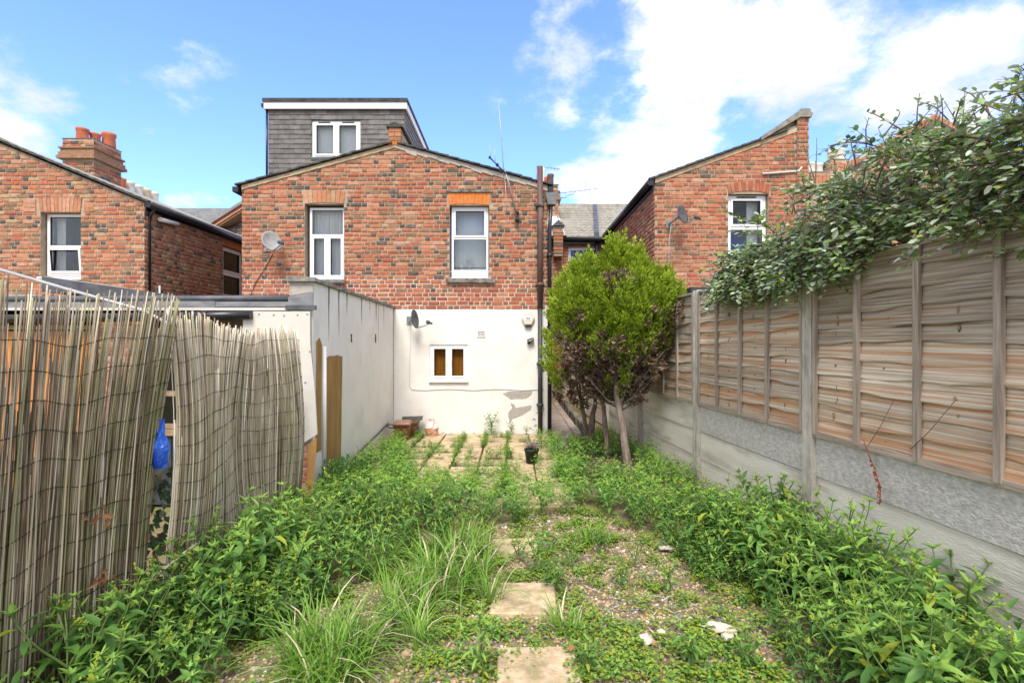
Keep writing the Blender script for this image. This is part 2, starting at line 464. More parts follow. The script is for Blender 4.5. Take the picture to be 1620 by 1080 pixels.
class MB:
    """Collects shapes for one mesh."""

    def __init__(self):
        self.v, self.f, self.m, self.s = [], [], [], []

    def add(self, vs, fs, m=0, smooth=False):
        o = len(self.v)
        self.v += [tuple(p) for p in vs]
        for f in fs:
            self.f.append(tuple(i + o for i in f))
            self.m.append(m)
            self.s.append(smooth)

    def box(self, x0, x1, y0, y1, z0, z1, m=0):
        vs = [(x0, y0, z0), (x1, y0, z0), (x1, y1, z0), (x0, y1, z0), (x0, y0, z1), (x1, y0, z1), (x1, y1, z1), (x0, y1, z1)]
        self.add(vs, [(0, 3, 2, 1), (4, 5, 6, 7), (0, 1, 5, 4), (1, 2, 6, 5), (2, 3, 7, 6), (3, 0, 4, 7)], m)

    def hexa(self, p, m=0):
        """eight corners: bottom ring then top ring, counter-clockwise from above"""
        self.add(p, [(0, 3, 2, 1), (4, 5, 6, 7), (0, 1, 5, 4), (1, 2, 6, 5), (2, 3, 7, 6), (3, 0, 4, 7)], m)

    def prism(self, poly, y0, y1, m=0):
        """poly in (x, z), extruded along y"""
        n = len(poly)
        vs = [(x, y0, z) for x, z in poly] + [(x, y1, z) for x, z in poly]
        fs = [tuple(range(n - 1, -1, -1)), tuple(range(n, 2 * n))] + [(i, (i + 1) % n, n + (i + 1) % n, n + i) for i in range(n)]
        self.add(vs, fs, m)

    def prism_x(self, poly, x0, x1, m=0):
        """poly in (y, z), extruded along x"""
        n = len(poly)
        vs = [(x0, y, z) for y, z in poly] + [(x1, y, z) for y, z in poly]
        fs = [tuple(range(n)), tuple(range(2 * n - 1, n - 1, -1))] + [(i, n + i, n + (i + 1) % n, (i + 1) % n) for i in range(n)]
        self.add(vs, fs, m)

    def tube(self, pts, r, n=6, m=0, cap=True, smooth=True):
        pts = [Vector(p) for p in pts]
        rs = r if isinstance(r, (list, tuple)) else [r] * len(pts)
        rings = []
        up = None
        for i, p in enumerate(pts):
            d = (pts[min(i + 1, len(pts) - 1)] - pts[max(i - 1, 0)])
            if d.length < 1e-9:
                d = Vector((0, 0, 1))
            d.normalize()
            if up is None:
                up = Vector((1, 0, 0)) if abs(d.x) < 0.8 else Vector((0, 1, 0))
            a = up - d * up.dot(d)
            if a.length < 1e-6:
                a = d.orthogonal()
            a.normalize()
            up = a
            b = d.cross(a)
            rings.append([p + (a * math.cos(2 * math.pi * k / n) + b * math.sin(2 * math.pi * k / n)) * rs[i] for k in range(n)])
        vs = [v for rg in rings for v in rg]
        fs = []
        for i in range(len(pts) - 1):
            for k in range(n):
                fs.append((i * n + k, i * n + (k + 1) % n, (i + 1) * n + (k + 1) % n, (i + 1) * n + k))
        self.add(vs, fs, m, smooth)
        if cap:
            o = len(self.v) - len(vs)
            self.f.append(tuple(o + k for k in range(n - 1, -1, -1)))
            self.f.append(tuple(o + (len(pts) - 1) * n + k for k in range(n)))
            self.m += [m, m]
            self.s += [False, False]

    def lathe(self, prof, c, n=12, m=0, smooth=True, cap=True):
        """prof: list of (r, z)"""
        vs = []
        for r, z in prof:
            for k in range(n):
                a = 2 * math.pi * k / n
                vs.append((c[0] + r * math.cos(a), c[1] + r * math.sin(a), c[2] + z))
        fs = [(i * n + k, i * n + (k + 1) % n, (i + 1) * n + (k + 1) % n, (i + 1) * n + k) for i in range(len(prof) - 1) for k in range(n)]
        self.add(vs, fs, m, smooth)
        if cap:
            o = len(self.v) - len(vs)
            self.f.append(tuple(o + k for k in range(n - 1, -1, -1)))
            self.f.append(tuple(o + (len(prof) - 1) * n + k for k in range(n)))
            self.m += [m, m]
            self.s += [False, False]

    def leaf(self, p, d, nrm, L, W, m=0, droop=0.25, fold=0.25, sh=(0.32, 0.68), wf=(0.9, 1.0)):
        """a folded, drooping leaf of six faces"""
        p, d, nrm = Vector(p), Vector(d).normalized(), Vector(nrm)
        s = d.cross(nrm)
        if s.length < 1e-6:
            s = d.orthogonal()
        s.normalize()
        u = s.cross(d)

        def pt(t, w):
            return p + d * (L * t) + s * (w * W * 0.5) + u * (abs(w) * W * 0.5 * fold * 2 - droop * L * t * t)
        vs = [pt(0, 0), pt(sh[0], 0), pt(sh[1], 0), pt(1, 0), pt(sh[0], wf[0]), pt(sh[1], wf[1] * 0.8), pt(sh[0], -wf[0]), pt(sh[1], -wf[1] * 0.8)]
        self.add(vs, [(0, 4, 1), (1, 4, 5, 2), (2, 5, 3), (0, 1, 6), (1, 2, 7, 6), (2, 3, 7)], m, True)

    def mesh(self, name, mats, origin=(0, 0, 0)):
        me = bpy.data.meshes.new(name)
        ox, oy, oz = origin
        me.from_pydata([(x - ox, y - oy, z - oz) for x, y, z in self.v], [], self.f)
        for m in mats:
            me.materials.append(MATS[m])
        me.polygons.foreach_set('material_index', self.m)
        me.polygons.foreach_set('use_smooth', self.s)
        me.update()
        return me

    def build(self, name, mats, parent=None, origin=(0, 0, 0), rot=(0, 0, 0), kind=None, loc=None):
        if isinstance(mats, str):
            mats = [mats]
        me = self.mesh(name, mats, origin)
        o = place(name, me, parent, origin if loc is None else loc, rot)
        if kind:
            o['kind'] = kind
        return o


def copy_tree(o, parent=None):
    c = o.copy()
    COL.objects.link(c)
    if parent is not None:
        c.parent = parent
    for ch in o.children:
        copy_tree(ch, c)
    return c


F = 810.0


def X(px, y):
    return (px - 810) / F * y


def Z(py, y):
    return 1.6 + (543 - py) / F * y


def jit(a):
    return random.uniform(-a, a)
# ------------------------------------------------------------------ ground
def ground_h(x, y):
    if y > 8.6 or y < 0 or abs(x) > 3:
        return 0.0
    return 0.025 * mnoise.noise(Vector((x * 0.9, y * 0.9, 3.1))) * min(1, (8.6 - y))


def make_ground():
    mb = MB()
    xs = [-600, -60, -12, -5] + [-3 + 0.2 * i for i in range(31)] + [5, 12, 60, 600]
    ys = [-600, -60, -8] + [-0.4 + 0.25 * i for i in range(41)] + [12, 14, 30, 90, 800]
    vs = [(x, y, ground_h(x, y) - 0.03) for y in ys for x in xs]
    n = len(xs)
    fs = [(j * n + i, j * n + i + 1, (j + 1) * n + i + 1, (j + 1) * n + i) for j in range(len(ys) - 1) for i in range(n - 1)]
    mb.add(vs, fs, 0, True)
    tag(mb.build('ground', 'ground'), 'gravelly brown garden soil under the weeds', None, None, 'structure')


make_ground()


# ------------------------------------------------------------------ brickwork
BRICK_CACHE = {}
D_IN = 0.03


def brick_shape(mb, L, proud, h=0.0595):
    x0, x1 = -L / 2, L / 2
    c = 0.004
    vs = [(x0, D_IN, 0), (x1, D_IN, 0), (x1, D_IN, h), (x0, D_IN, h),
          (x0, -proud + c, 0), (x1, -proud + c, 0), (x1, -proud + c, h), (x0, -proud + c, h),
          (x0 + c, -proud, c), (x1 - c, -proud, c), (x1 - c, -proud, h - c), (x0 + c, -proud, h - c)]
    fs = [(8, 9, 10, 11), (4, 5, 9, 8), (5, 6, 10, 9), (6, 7, 11, 10), (7, 4, 8, 11), (0, 1, 5, 4), (1, 2, 6, 5), (2, 3, 7, 6), (3, 0, 4, 7)]
    mb.add(vs, fs)


def brick_mesh(L, proud, matn):
    k = (round(L, 4), proud, matn)
    if k not in BRICK_CACHE:
        mb = MB()
        brick_shape(mb, L, proud)
        BRICK_CACHE[k] = mb.mesh('brick', [matn])
    return BRICK_CACHE[k]


class Brickwork:
    """All brick faces of one house: the largest become objects, the rest one joined part."""

    def __init__(self):
        self.items = []

    def wall(self, O, ang, u0, u1, z0, ztop, holes, pal, rank=0, course=0.075):
        """O: (x, y) of u = 0 on the wall plane; ang: turn about z of the outward face (0 looks to -Y)."""
        ST, HD, J = 0.186, 0.087, 0.0145
        k = 0
        zmax = max(ztop(u0 + (u1 - u0) * i / 24) for i in range(25))
        while z0 + k * course + 0.05 < zmax:
            z = z0 + k * course + 0.005
            u = u0 - (0.0 if k % 2 == 0 else 0.143) - random.uniform(0, 0.012)
            st = True
            while u < u1:
                L = ST if st else HD
                if random.random() < 0.22:
                    L = ST if random.random() < 0.3 else HD
                a, b = max(u, u0 + 0.002), min(u + L, u1 - 0.002)
                spans = [(a, b)]
                for (ha, hb, za, zb) in holes:
                    if z + 0.05 > za and z + 0.015 < zb:
                        nxt = []
                        for (p, q) in spans:
                            if q <= ha or p >= hb:
                                nxt.append((p, q))
                            else:
                                if p < ha - 0.012:
                                    nxt.append((p, ha - 0.004))
                                if q > hb + 0.012:
                                    nxt.append((hb + 0.004, q))
                        spans = nxt
                for (p, q) in spans:
                    s = [p + (q - p) * i / 6 for i in range(7)]
                    ok = [t for t in s if ztop(t) >= z + 0.062]
                    if len(ok) < 2:
                        continue
                    p, q = ok[0], ok[-1]
                    if q - p < 0.03:
                        continue
                    self.items.append((O, ang, (p + q) / 2, z + jit(0.0025), q - p, pal((p + q) / 2, z, L < 0.13), rank))
                u += L + J
                st = not st
            k += 1

    def build(self, house, most=300):
        std = [(0.216, 'S'), (0.103, 'H')]
        full = [it for it in self.items if min(abs(it[4] - 0.186), abs(it[4] - 0.087)) < 0.002]
        full.sort(key=lambda it: (it[6], -round(it[4], 2), random.random()))
        chosen = full[:most]
        ids = set(id(c) for c in chosen)
        for (O, ang, u, z, L, m, rk) in chosen:
            L2 = 0.186 if L > 0.13 else 0.087
            pr = random.choice((0.006, 0.009, 0.012))
            o = place('brick', brick_mesh(L2, pr, m), house, (O[0] + u * math.cos(ang), O[1] + u * math.sin(ang), z), (jit(0.008), jit(0.006), ang))
        rest = [it for it in self.items if id(it) not in ids]
        if rest:
            names = sorted(set(it[5] for it in rest))
            V, F4, MI = [], [], []
            base = {}
            for pr in (0.006, 0.009, 0.012):
                mb = MB()
                brick_shape(mb, 1.0, pr)
                base[pr] = (np.array(mb.v), np.array(mb.f))
            n = 0
            for (O, ang, u, z, L, m, rk) in rest:
                bv, bf = base[random.choice((0.006, 0.009, 0.012))]
                v = bv.copy()
                v[:, 0] = np.sign(v[:, 0]) * (L / 2 - (0.5 - np.abs(v[:, 0])))
                v[:, 2] += v[:, 0] * jit(0.008)
                c, s = math.cos(ang), math.sin(ang)
                w = np.empty_like(v)
                w[:, 0] = O[0] + (u + v[:, 0]) * c - v[:, 1] * s
                w[:, 1] = O[1] + (u + v[:, 0]) * s + v[:, 1] * c
                w[:, 2] = v[:, 2] + z
                V.append(w)
                F4.append(bf + n)
                MI.append(np.full(len(bf), names.index(m)))
                n += len(w)
            me = np_mesh('brickwork', np.concatenate(V), [np.concatenate(F4)], names, [np.concatenate(MI)])
            tag(place('brickwork', me, house), kind='stuff')


def wall_backing(mb, O, ang, u0, u1, z0, ztop, holes, th=0.23, breaks=(), m=0):
    """mortar body with real openings"""
    us = sorted(set([u0, u1] + [h[0] for h in holes] + [h[1] for h in holes] + list(breaks)))
    us = [u for u in us if u0 <= u <= u1]
    c, s = math.cos(ang), math.sin(ang)

    def w(u, d, z):
        return (O[0] + u * c - d * s, O[1] + u * s + d * c, z)
    for a, b in zip(us[:-1], us[1:]):
        if b - a < 1e-6:
            continue
        cuts = sorted([(h[2], h[3]) for h in holes if h[0] <= a + 1e-6 and h[1] >= b - 1e-6])
        z = z0
        segs = []
        for (za, zb) in cuts:
            if za > z:
                segs.append((z, za, False))
            z = zb
        segs.append((z, None, True))
        for (p, q, top) in segs:
            qa, qb = (ztop(a + 1e-7), ztop(b - 1e-7)) if top else (q, q)
            if qa - p < 0.005 and qb - p < 0.005:
                continue
            mb.hexa([w(a, 0, p), w(b, 0, p), w(b, th, p), w(a, th, p), w(a, 0, qa), w(b, 0, qb), w(b, th, qb), w(a, th, qa)], m)


def pick(ws):
    return random.choices(BR, ws)[0]


# ------------------------------------------------------------------ windows
def bars(mb, u0, u1, z0, z1, w, y0, y1, m=0):
    """a rectangular frame of four butt-jointed bars"""
    mb.box(u0, u0 + w, y0, y1, z0, z1, m)
    mb.box(u1 - w, u1, y0, y1, z0, z1, m)
    mb.box(u0 + w, u1 - w, y0, y1, z0, z0 + w, m)
    mb.box(u0 + w, u1 - w, y0, y1, z1 - w, z1, m)


def make_window(parent, loc, ang, W, H, lights, frame=0.05, behind='curtain', room='room_dark', glass='glass', name='window', vents=False, handles=False, depth=0.55, setback=0.12):
    """loc: lower left corner of the frame on its front plane. lights: list of (u0, u1, z0, z1, sash) as fractions; the frame is one part,
    its panes, sashes and curtain sub-parts."""
    mb = MB()
    bars(mb, 0, W, 0, H, frame, 0, 0.065)
    cut_u = sorted(set([round(l[1], 4) for l in lights if l[1] < 0.999]))
    for l in lights:
        if l[3] < 0.999 and l[0] < 0.001:
            pass
    zc = sorted(set(l[3] for l in lights if l[3] < 0.999))
    for z in zc:
        mb.box(frame, W - frame, 0.001, 0.064, z * H - frame * 0.5, z * H + frame * 0.5)
    for u in cut_u:
        zz = [(l[2], l[3]) for l in lights if abs(l[1] - u) < 1e-3]
        a, b = min(z[0] for z in zz), max(z[1] for z in zz)
        za = frame if a < 0.001 else a * H + frame * 0.5
        zb = H - frame if b > 0.999 else b * H - frame * 0.5
        mb.box(u * W - frame * 0.5, u * W + frame * 0.5, 0.002, 0.063, za, zb)
    if vents:
        for l in lights:
            if l[3] > 0.999:
                a, b = l[0] * W, l[1] * W
                mb.box(a + (b - a) * 0.25, b - (b - a) * 0.25, -0.012, 0.0, H - frame * 0.75, H - frame * 0.35, 1)
    me = mb.mesh(name, ['upvc', 'upvc_seal'])
    win = place(name, me, parent, loc, (0, 0, ang))
    rot = Matrix.Rotation(ang, 4, 'Z')

    def sub(nm, mbx, mats, tilt=None):
        me = mbx.mesh(nm, mats)
        o = bpy.data.objects.new(nm, me)
        COL.objects.link(o)
        o.parent = win
        ROOTS[o.name] = Matrix.Identity(4)
        return o
    for (a, b, c, d, sash) in lights:
        x0 = frame if a < 0.001 else a * W + frame * 0.5
        x1 = W - frame if b > 0.999 else b * W - frame * 0.5
        z0 = frame if c < 0.001 else c * H + frame * 0.5
        z1 = H - frame if d > 0.999 else d * H - frame * 0.5
        if sash:
            s = MB()
            sw = 0.034
            bars(s, x0 + 0.001, x1 - 0.001, z0 + 0.001, z1 - 0.001, sw, -0.012, 0.045)
            bars(s, x0 + sw, x1 - sw, z0 + sw, z1 - sw, 0.006, -0.008, 0.03, 1)
            if handles:
                hx = x1 - sw * 0.5 if a < 0.001 else x0 + sw * 0.5
                s.box(hx - 0.008, hx + 0.008, -0.03, -0.012, (z0 + z1) / 2 - 0.05, (z0 + z1) / 2 + 0.05)
            so = sub('sash', s, ['upvc', 'upvc_seal'])
            x0, x1, z0, z1 = x0 + sw, x1 - sw, z0 + sw, z1 - sw
            if sash == 'tilt':
                so.rotation_euler = (R(5), 0, 0)
        else:
            s = MB()
            bars(s, x0 - 0.001, x1 + 0.001, z0 - 0.001, z1 + 0.001, 0.008, 0.006, 0.03, 0)
            sub('glazing_seal', s, ['upvc_seal'])
        p = MB()
        p.box(x0 - 0.003, x1 + 0.003, 0.018, 0.024, z0 - 0.003, z1 + 0.003)
        sub('pane', p, [glass])
    # what stands behind the glass
    if behind:
        c = MB()
        n = 40
        y = setback
        amp = 0.018 if behind == 'curtain' else 0.002
        vs = []
        for i in range(n + 1):
            u = 0.01 + (W - 0.02) * i / n
            d = y + amp * math.sin(i * 1.9 + math.sin(i * 0.7)) + amp * 0.5 * math.sin(i * 0.9)
            vs += [(u, d, 0.02), (u, d, H - 0.02)]
        c.add(vs, [(2 * i, 2 * i + 2, 2 * i + 3, 2 * i + 1) for i in range(n)], 0, True)
        c.add([(x, yy + 0.004, z) for x, yy, z in vs], [(2 * i, 2 * i + 1, 2 * i + 3, 2 * i + 2) for i in range(n)], 0, True)
        sub('curtain' if behind == 'curtain' else 'blind_or_reflection', c, [behind])
    b = MB()
    dpt = depth
    b.box(0.0, W, dpt, dpt + 0.02, 0, H)
    b.box(-0.02, 0.0, 0.066, dpt + 0.02, 0, H)
    b.box(W, W + 0.02, 0.066, dpt + 0.02, 0, H)
    b.box(-0.02, W + 0.02, 0.066, dpt + 0.02, -0.02, 0)
    b.box(-0.02, W + 0.02, 0.066, dpt + 0.02, H, H + 0.02)
    sub('room_lining', b, [room])
    return win


def arch_bricks(parent, u0, u1, zb, zt, y, matn, n, rise=0.0, splay=0.04):
    """soldier bricks over an opening, each one a part"""
    um = (u0 + u1) / 2
    for i in range(n):
        a, b = i / n, (i + 1) / n
        g = 0.004

        def bx(t, top):
            w = (u1 - u0) + (2 * splay if top else 0)
            return um + (t - 0.5) * w

        def rz(t):
            return rise * (1 - (2 * t - 1) ** 2)
        mb = MB()
        p = 0.012 + random.uniform(-0.002, 0.003)
        pts = [(bx(a, 0) + g, zb + rz(a)), (bx(b, 0) - g, zb + rz(b)), (bx(b, 1) - g, zt + rz(b)), (bx(a, 1) + g, zt + rz(a))]
        mb.prism(pts, y - p, y + 0.03)
        mm = matn if isinstance(matn, str) else random.choice(matn)
        mb.build('brick', mm, parent, ((pts[0][0] + pts[1][0]) / 2, y, zb))


# ------------------------------------------------------------------ the house straight ahead
Y0 = 9.0
UL, UR, UA = X(383, Y0), X(866, Y0), X(625, Y0)
ZE, ZA = Z(294, Y0), Z(228, Y0)


def gable(u):
    return ZE + (ZA - ZE) * ((u - UL) / (UA - UL) if u < UA else (UR - u) / (UR - UA)) - 0.03


house = thing('brick_house', (UA, Y0, 0), 'red brick gable-ended house with white rendered ground floor and a slate-hung dormer', 'house')
H_L = (X(482, Y0), X(544, Y0), Z(442, Y0), Z(323, Y0))
H_R = (X(711, Y0), X(774, Y0), Z(440, Y0), Z(325, Y0))
H_G = (X(680, Y0), X(740, Y0), Z(601, Y0), Z(545, Y0))
ZR = Z(490, Y0)
mb = MB()
wall_backing(mb, (0, Y0), 0, UL, UR, 2.75, gable, [(*H_L[:2], 2.75, H_L[3]), (*H_R[:2], 2.75, H_R[3])], breaks=(UA,))
wall_backing(mb, (0, Y0), 0, UL, UR, ZR, lambda u: 2.75, [(*H_L[:2], H_L[2], 2.75)], m=1)
mb.box(UL, -2.06, Y0, Y0 + 0.23, -0.1, ZR, 1)
# flanks running back to the main terrace
mb.box(UL, UL + 0.23, Y0 + 0.23, 13.6, -0.1, ZE, 0)
mb.box(UR - 0.23, UR, Y0 + 0.23, 13.6, -0.1, ZE, 0)
mb.build('wall', ['mortar_old', 'mortar_new'], house)


def pal_main(u, z, head):
    if z < 2.62:
        return pick((6, 2, 4, 1, 0.7 if head else 0.25, 0.2, 0))
    if z < 2.95:
        return pick((5, 3, 2, 1.5, 1.2 if head else 0.5, 0.5, 0.1))
    t = 0.5 + 0.5 * mnoise.noise(Vector((u * 0.9, z * 1.6, 5)))
    burnt = (3.4 if head else 0.7) * (0.4 + 1.8 * t) * (1.0 if z < 4.35 else 0.45)
    return pick((3.8, 4.2, 1.0, 2.9, burnt, 1.0, 0.15))


bw = Brickwork()
h_arch_l = (X(479, Y0), X(548, Y0), H_L[3] - 0.01, Z(303, Y0))
h_arch_r = (X(707, Y0), X(777, Y0), H_R[3] - 0.01, Z(305, Y0))
bw.wall((0, Y0), 0, UL, UR, ZR + 0.01, gable, [H_L, H_R, h_arch_l, h_arch_r], pal_main)
bw.wall((UL, 13.6), R(-90), 0, 4.6, 2.0, lambda u: ZE - 0.02, [], lambda u, z, h: pick((3, 4, 1, 3, 1, 1, 0.2)), rank=2)
bw.wall((UR, Y0), R(90), 0.03, 4.6, 0.05, lambda u: ZE - 0.02, [], lambda u, z, h: pick((4, 3, 2, 2, 1, 1, 0.2)), rank=2)
bw.build(house)
arch_bricks(house, H_L[0], H_L[1], H_L[3] + 0.005, Z(303, Y0), Y0, ['brick_pink', 'brick_orange', 'brick_orange', 'brick_yellow'], 9, 0.02, 0.03)
arch_bricks(house, H_R[0], H_R[1], H_R[3] + 0.005, Z(307, Y0), Y0, 'brick_gauged', 11, 0.02, 0.03)
mb = MB()
mb.box(h_arch_r[0] - 0.01, h_arch_r[1] + 0.02, Y0 - 0.035, Y0 + 0.02, Z(306, Y0) + 0.015, Z(306, Y0) + 0.05)
mb.build('drip_course', 'sill_stone', house)

# rendered ground floor
mb = MB()
wall_backing(mb, (0, Y0 - 0.012), 0, -2.075, UR + 0.005, -0.08, lambda u: ZR, [H_G], th=0.242)
mb.build('rendered_wall', 'render_white', house)


def blob_patch(name, pts, y, matn, parent, th=0.006):
    mb = MB()
    mb.prism(pts, y - th, y)
    return mb.build(name, matn, parent)


def ragged(pts, n=5, a=0.012):
    out = []
    for (p, q) in zip(pts, pts[1:] + pts[:1]):
        for i in range(n):
            t = i / n
            out.append((p[0] + (q[0] - p[0]) * t + jit(a), p[1] + (q[1] - p[1]) * t + jit(a)))
    return out


def pxpts(pts, y):
    return [(X(a, y), Z(b, y)) for a, b in pts]


YR = Y0 - 0.012
blob_patch('cement_patch', ragged(pxpts([(795, 622), (808, 618.5), (842, 617.5), (841, 624), (832, 629.5), (808, 630.5)], YR), 3, 0.008), YR, 'render_bare', house)
blob_patch('cement_patch', ragged(pxpts([(808, 637), (813, 639), (816, 645), (840, 640.5), (840, 647), (826, 656), (811, 662), (806, 671), (804, 652), (810, 646)], YR), 3, 0.008), YR, 'render_bare', house)
for k, (a, b) in enumerate([(843, 662), (846, 672), (838, 676), (700, 683), (712, 684), (748, 684), (768, 685), (848, 651), (722, 685)]):
    blob_patch('cement_patch', ragged(pxpts([(a, b), (a + 3, b), (a + 4, b + 3), (a - 1, b + 2.5)], YR), 2, 0.012), YR, 'render_bare', house, 0.004)
# small plinth line
mb = MB()
mb.box(-2.0, UR - 0.02, YR - 0.03, YR, -0.06, 0.02)
mb.build('plinth', 'cement', house)

# windows
W_, H_ = H_L[1] - H_L[0] - 0.06, H_L[3] - H_L[2] - 0.05
w = make_window(house, (H_L[0] + 0.052, Y0 + 0.10, H_L[2] + 0.01), 0, W_, H_, [(0, 1, 0.615, 1, False), (0, 0.5, 0, 0.615, True), (0.5, 1, 0, 0.615, True)], 0.042)
W_, H_ = H_R[1] - H_R[0] - 0.05, H_R[3] - H_R[2] - 0.02
w = make_window(house, (H_R[0] + 0.03, Y0 + 0.09, H_R[2] + 0.01), 0, W_, H_, [(0, 1, 0.56, 1, True), (0, 1, 0.13, 0.56, False)], 0.036, behind='blind_reflection_pale', depth=0.62, setback=0.22)  # pale sheet behind the panes stands in for reflected sky
mb = MB()
mb.box(0.036, W_ - 0.036, 0.002, 0.06, 0.036, 0.13 * H_ - 0.018)
me = mb.mesh('bottom_panel', ['upvc'])
o = bpy.data.objects.new('bottom_panel', me)
COL.objects.link(o)
o.parent = w
for (nm, lab, a, zz, r, hh) in (('candle', 'pale pillar candle on the sill inside the upper right window', 731, 424, 0.05, 0.10),
                                ('flower_vase', 'white vase of pale flowers inside the upper right window', 743, 424, 0.03, 0.17)):
    t = thing(nm, (X(a, 9.2), 9.20, H_R[2] + 0.16), lab, nm.replace('_', ' '))
    c = MB()
    if nm == 'candle':
        c.lathe([(r, 0), (r, hh), (r * 0.8, hh + 0.004)], t.location, 12)
        c.build('wax', 'candle', t)
        c = MB()
        c.tube([(t.location.x, t.location.y, t.location.z + hh), (t.location.x, t.location.y, t.location.z + hh + 0.015)], 0.002, 4)
        c.build('wick', 'wire', t)
    else:
        c.lathe([(r * 0.7, 0), (r, 0.03), (r * 0.6, 0.08), (r * 0.8, 0.1)], t.location, 12)
        c.build('vase', 'candle', t)
        c = MB()
        for i in range(60):
            p = Vector(t.location) + Vector((jit(0.06), jit(0.05), 0.16 + jit(0.05)))
            c.leaf(p, (jit(1), jit(1), jit(1)), (jit(1), -1, jit(1)), 0.03, 0.02)
        c.build('flowers', 'painted_white', t, kind='stuff')
mb = MB()
mb.box(H_R[0] + 0.0, H_R[1] - 0.0, Y0 + 0.155, Y0 + 0.5, H_R[2] + 0.12, H_R[2] + 0.15)
mb.build('window_board', 'upvc', house)
W_, H_ = H_G[1] - H_G[0], H_G[3] - H_G[2]
w = make_window(house, (H_G[0], Y0 + 0.01, H_G[2]), 0, W_, H_, [(0, 0.5, 0, 1, True), (0.5, 1, 0, 1, True)], 0.04, behind='blind_brown', glass='glass_brown', handles=True)
mb = MB()
mb.box(H_G[0] - 0.012, H_G[1] + 0.012, YR - 0.045, Y0 + 0.02, H_G[2] - 0.035, H_G[2])
mb.build('window_sill', 'upvc', house)


def stone_sill(u0, u1, z, h, parent, matn='sill_stone', y=Y0, d=0.07):
    mb = MB()
    n = 10
    vs = []
    for i in range(n + 1):
        u = u0 + (u1 - u0) * i / n
        vs += [(u, y - d + jit(0.006), z - h + jit(0.006)), (u, y - d + jit(0.008), z - 0.012 + jit(0.004)), (u, y + 0.12, z), (u, y + 0.12, z - h)]
    fs = []
    for i in range(n):
        o = i * 4
        for k in range(4):
            fs.append((o + k, o + (k + 1) % 4, o + 4 + (k + 1) % 4, o + 4 + k))
    fs += [(3, 2, 1, 0), (n * 4, n * 4 + 1, n * 4 + 2, n * 4 + 3)]
    mb.add(vs, fs)
    return mb.build('window_sill', matn, parent)


stone_sill(X(706, Y0), X(783, Y0), H_R[2], 0.085, house)
stone_sill(X(481, Y0), X(547, Y0), H_L[2], 0.07, house)

# roof over the gable
mb = MB()
SL = (ZA - ZE) / (UA - UL)
for side in (-1, 1):
    ue = UL - 0.08 if side < 0 else UR + 0.08
    ze = ZE - 0.08 * SL + 0.012
    pts = [(ue, ze), (UA, ZA + 0.012), (UA, ZA + 0.06), (ue, ze + 0.045)]
    if side > 0:
        pts = pts[::-1]
    mb.prism(pts, Y0 + 0.3, 13.6)
mb.build('roof', 'roof_tile', house)
for side in (-1, 1):                      # verge: stepped dark tiles lapped along the gable edge
    n = 15
    for i in range(n):
        a, b = i / n, (i + 1.18) / n
        ua = (UL - 0.1) + (UA - 0.04 - UL + 0.1) * a if side < 0 else (UR + 0.1) + (UA + 0.04 - UR - 0.1) * a
        ub = (UL - 0.1) + (UA - 0.04 - UL + 0.1) * min(b, 1) if side < 0 else (UR + 0.1) + (UA + 0.04 - UR - 0.1) * min(b, 1)
        f = lambda u: gable(u) + 0.032
        za, zb = f(ua) + 0.022 + jit(0.004), f(ub) + 0.008 + jit(0.004)
        mb = MB()
        pts = [(ua, za), (ub, zb), (ub, zb + 0.026), (ua, za + 0.026)]
        mb.prism(pts if side < 0 else pts[::-1], Y0 - 0.06 - random.uniform(0, 0.015), Y0 + 0.3)
        mb.build('tile', 'verge_tile', house, (ua, Y0, za))
mb = MB()                                  # mortar fillet under the verge
for side in (-1, 1):
    n = 14
    for i in range(n):
        ua = (UL if side < 0 else UR) + ((UA - UL) if side < 0 else (UA - UR)) * (i / n)
        ub = (UL if side < 0 else UR) + ((UA - UL) if side < 0 else (UA - UR)) * ((i + 1) / n)
        h1 = 0.045 + (0.05 if side > 0 else 0.0) * random.random()
        pts = [(ua, gable(ua) - h1), (ub, gable(ub) - h1 * 0.8), (ub, gable(ub) + 0.03), (ua, gable(ua) + 0.03)]
        mb.prism(pts if side < 0 else pts[::-1], Y0 - 0.022, Y0 + 0.02, 0 if side < 0 else 1)
mb.build('verge_mortar', ['mortar_yellow', 'render_bare'], house)
# ridge upstand of brick with a little tiled cap
uw = 0.105
up = MB()
zc0, zc1 = ZA - 0.03, Z(203, Y0)
up.box(UA - uw + 0.012, UA + uw - 0.012, Y0 - 0.018, 13.4, zc0, zc1)
upo = up.build('ridge_wall', 'mortar_old', house, (UA, Y0, zc0))
k = 0
z = zc0 + 0.005
while z + 0.06 < zc1:
    for (a, b) in ([(-uw, uw)] if k % 2 else [(-uw, -0.004), (0.006, uw)]):
        mb = MB()
        mb.box(UA + a, UA + b, Y0 - 0.035, Y0 + 0.1, z, z + 0.064)
        mb.build('brick', random.choice(['brick_orange', 'brick_red', 'brick_gauged', 'brick_brown']), upo)
    z += 0.075
    k += 1
mb = MB()
mb.prism([(UA - uw - 0.04, zc1), (UA + uw + 0.04, zc1), (UA + uw + 0.045, zc1 + 0.02), (UA, zc1 + 0.085), (UA - uw - 0.045, zc1 + 0.02)], Y0 - 0.06, 13.4)
mb.build('cap', 'verge_tile', upo)

# dormer
YD = 9.95
DL, DR = X(425, YD), X(640.5, YD)
DT = Z(163, YD)
dorm = MB()
dh = (X(494, YD), X(570, YD), Z(250, YD), Z(192, YD))
wall_backing(dorm, (0, YD), 0, DL, DR, 4.3, lambda u: DT - 0.05, [dh], th=0.1)
dorm.box(DL, DL + 0.1, YD + 0.1, 13.6, 4.3, DT - 0.05)
dorm.box(DR - 0.1, DR, YD + 0.1, 13.6, 4.3, DT - 0.05)
dormer = dorm.build('dormer', 'slate', house, (DL, YD, 4.3))


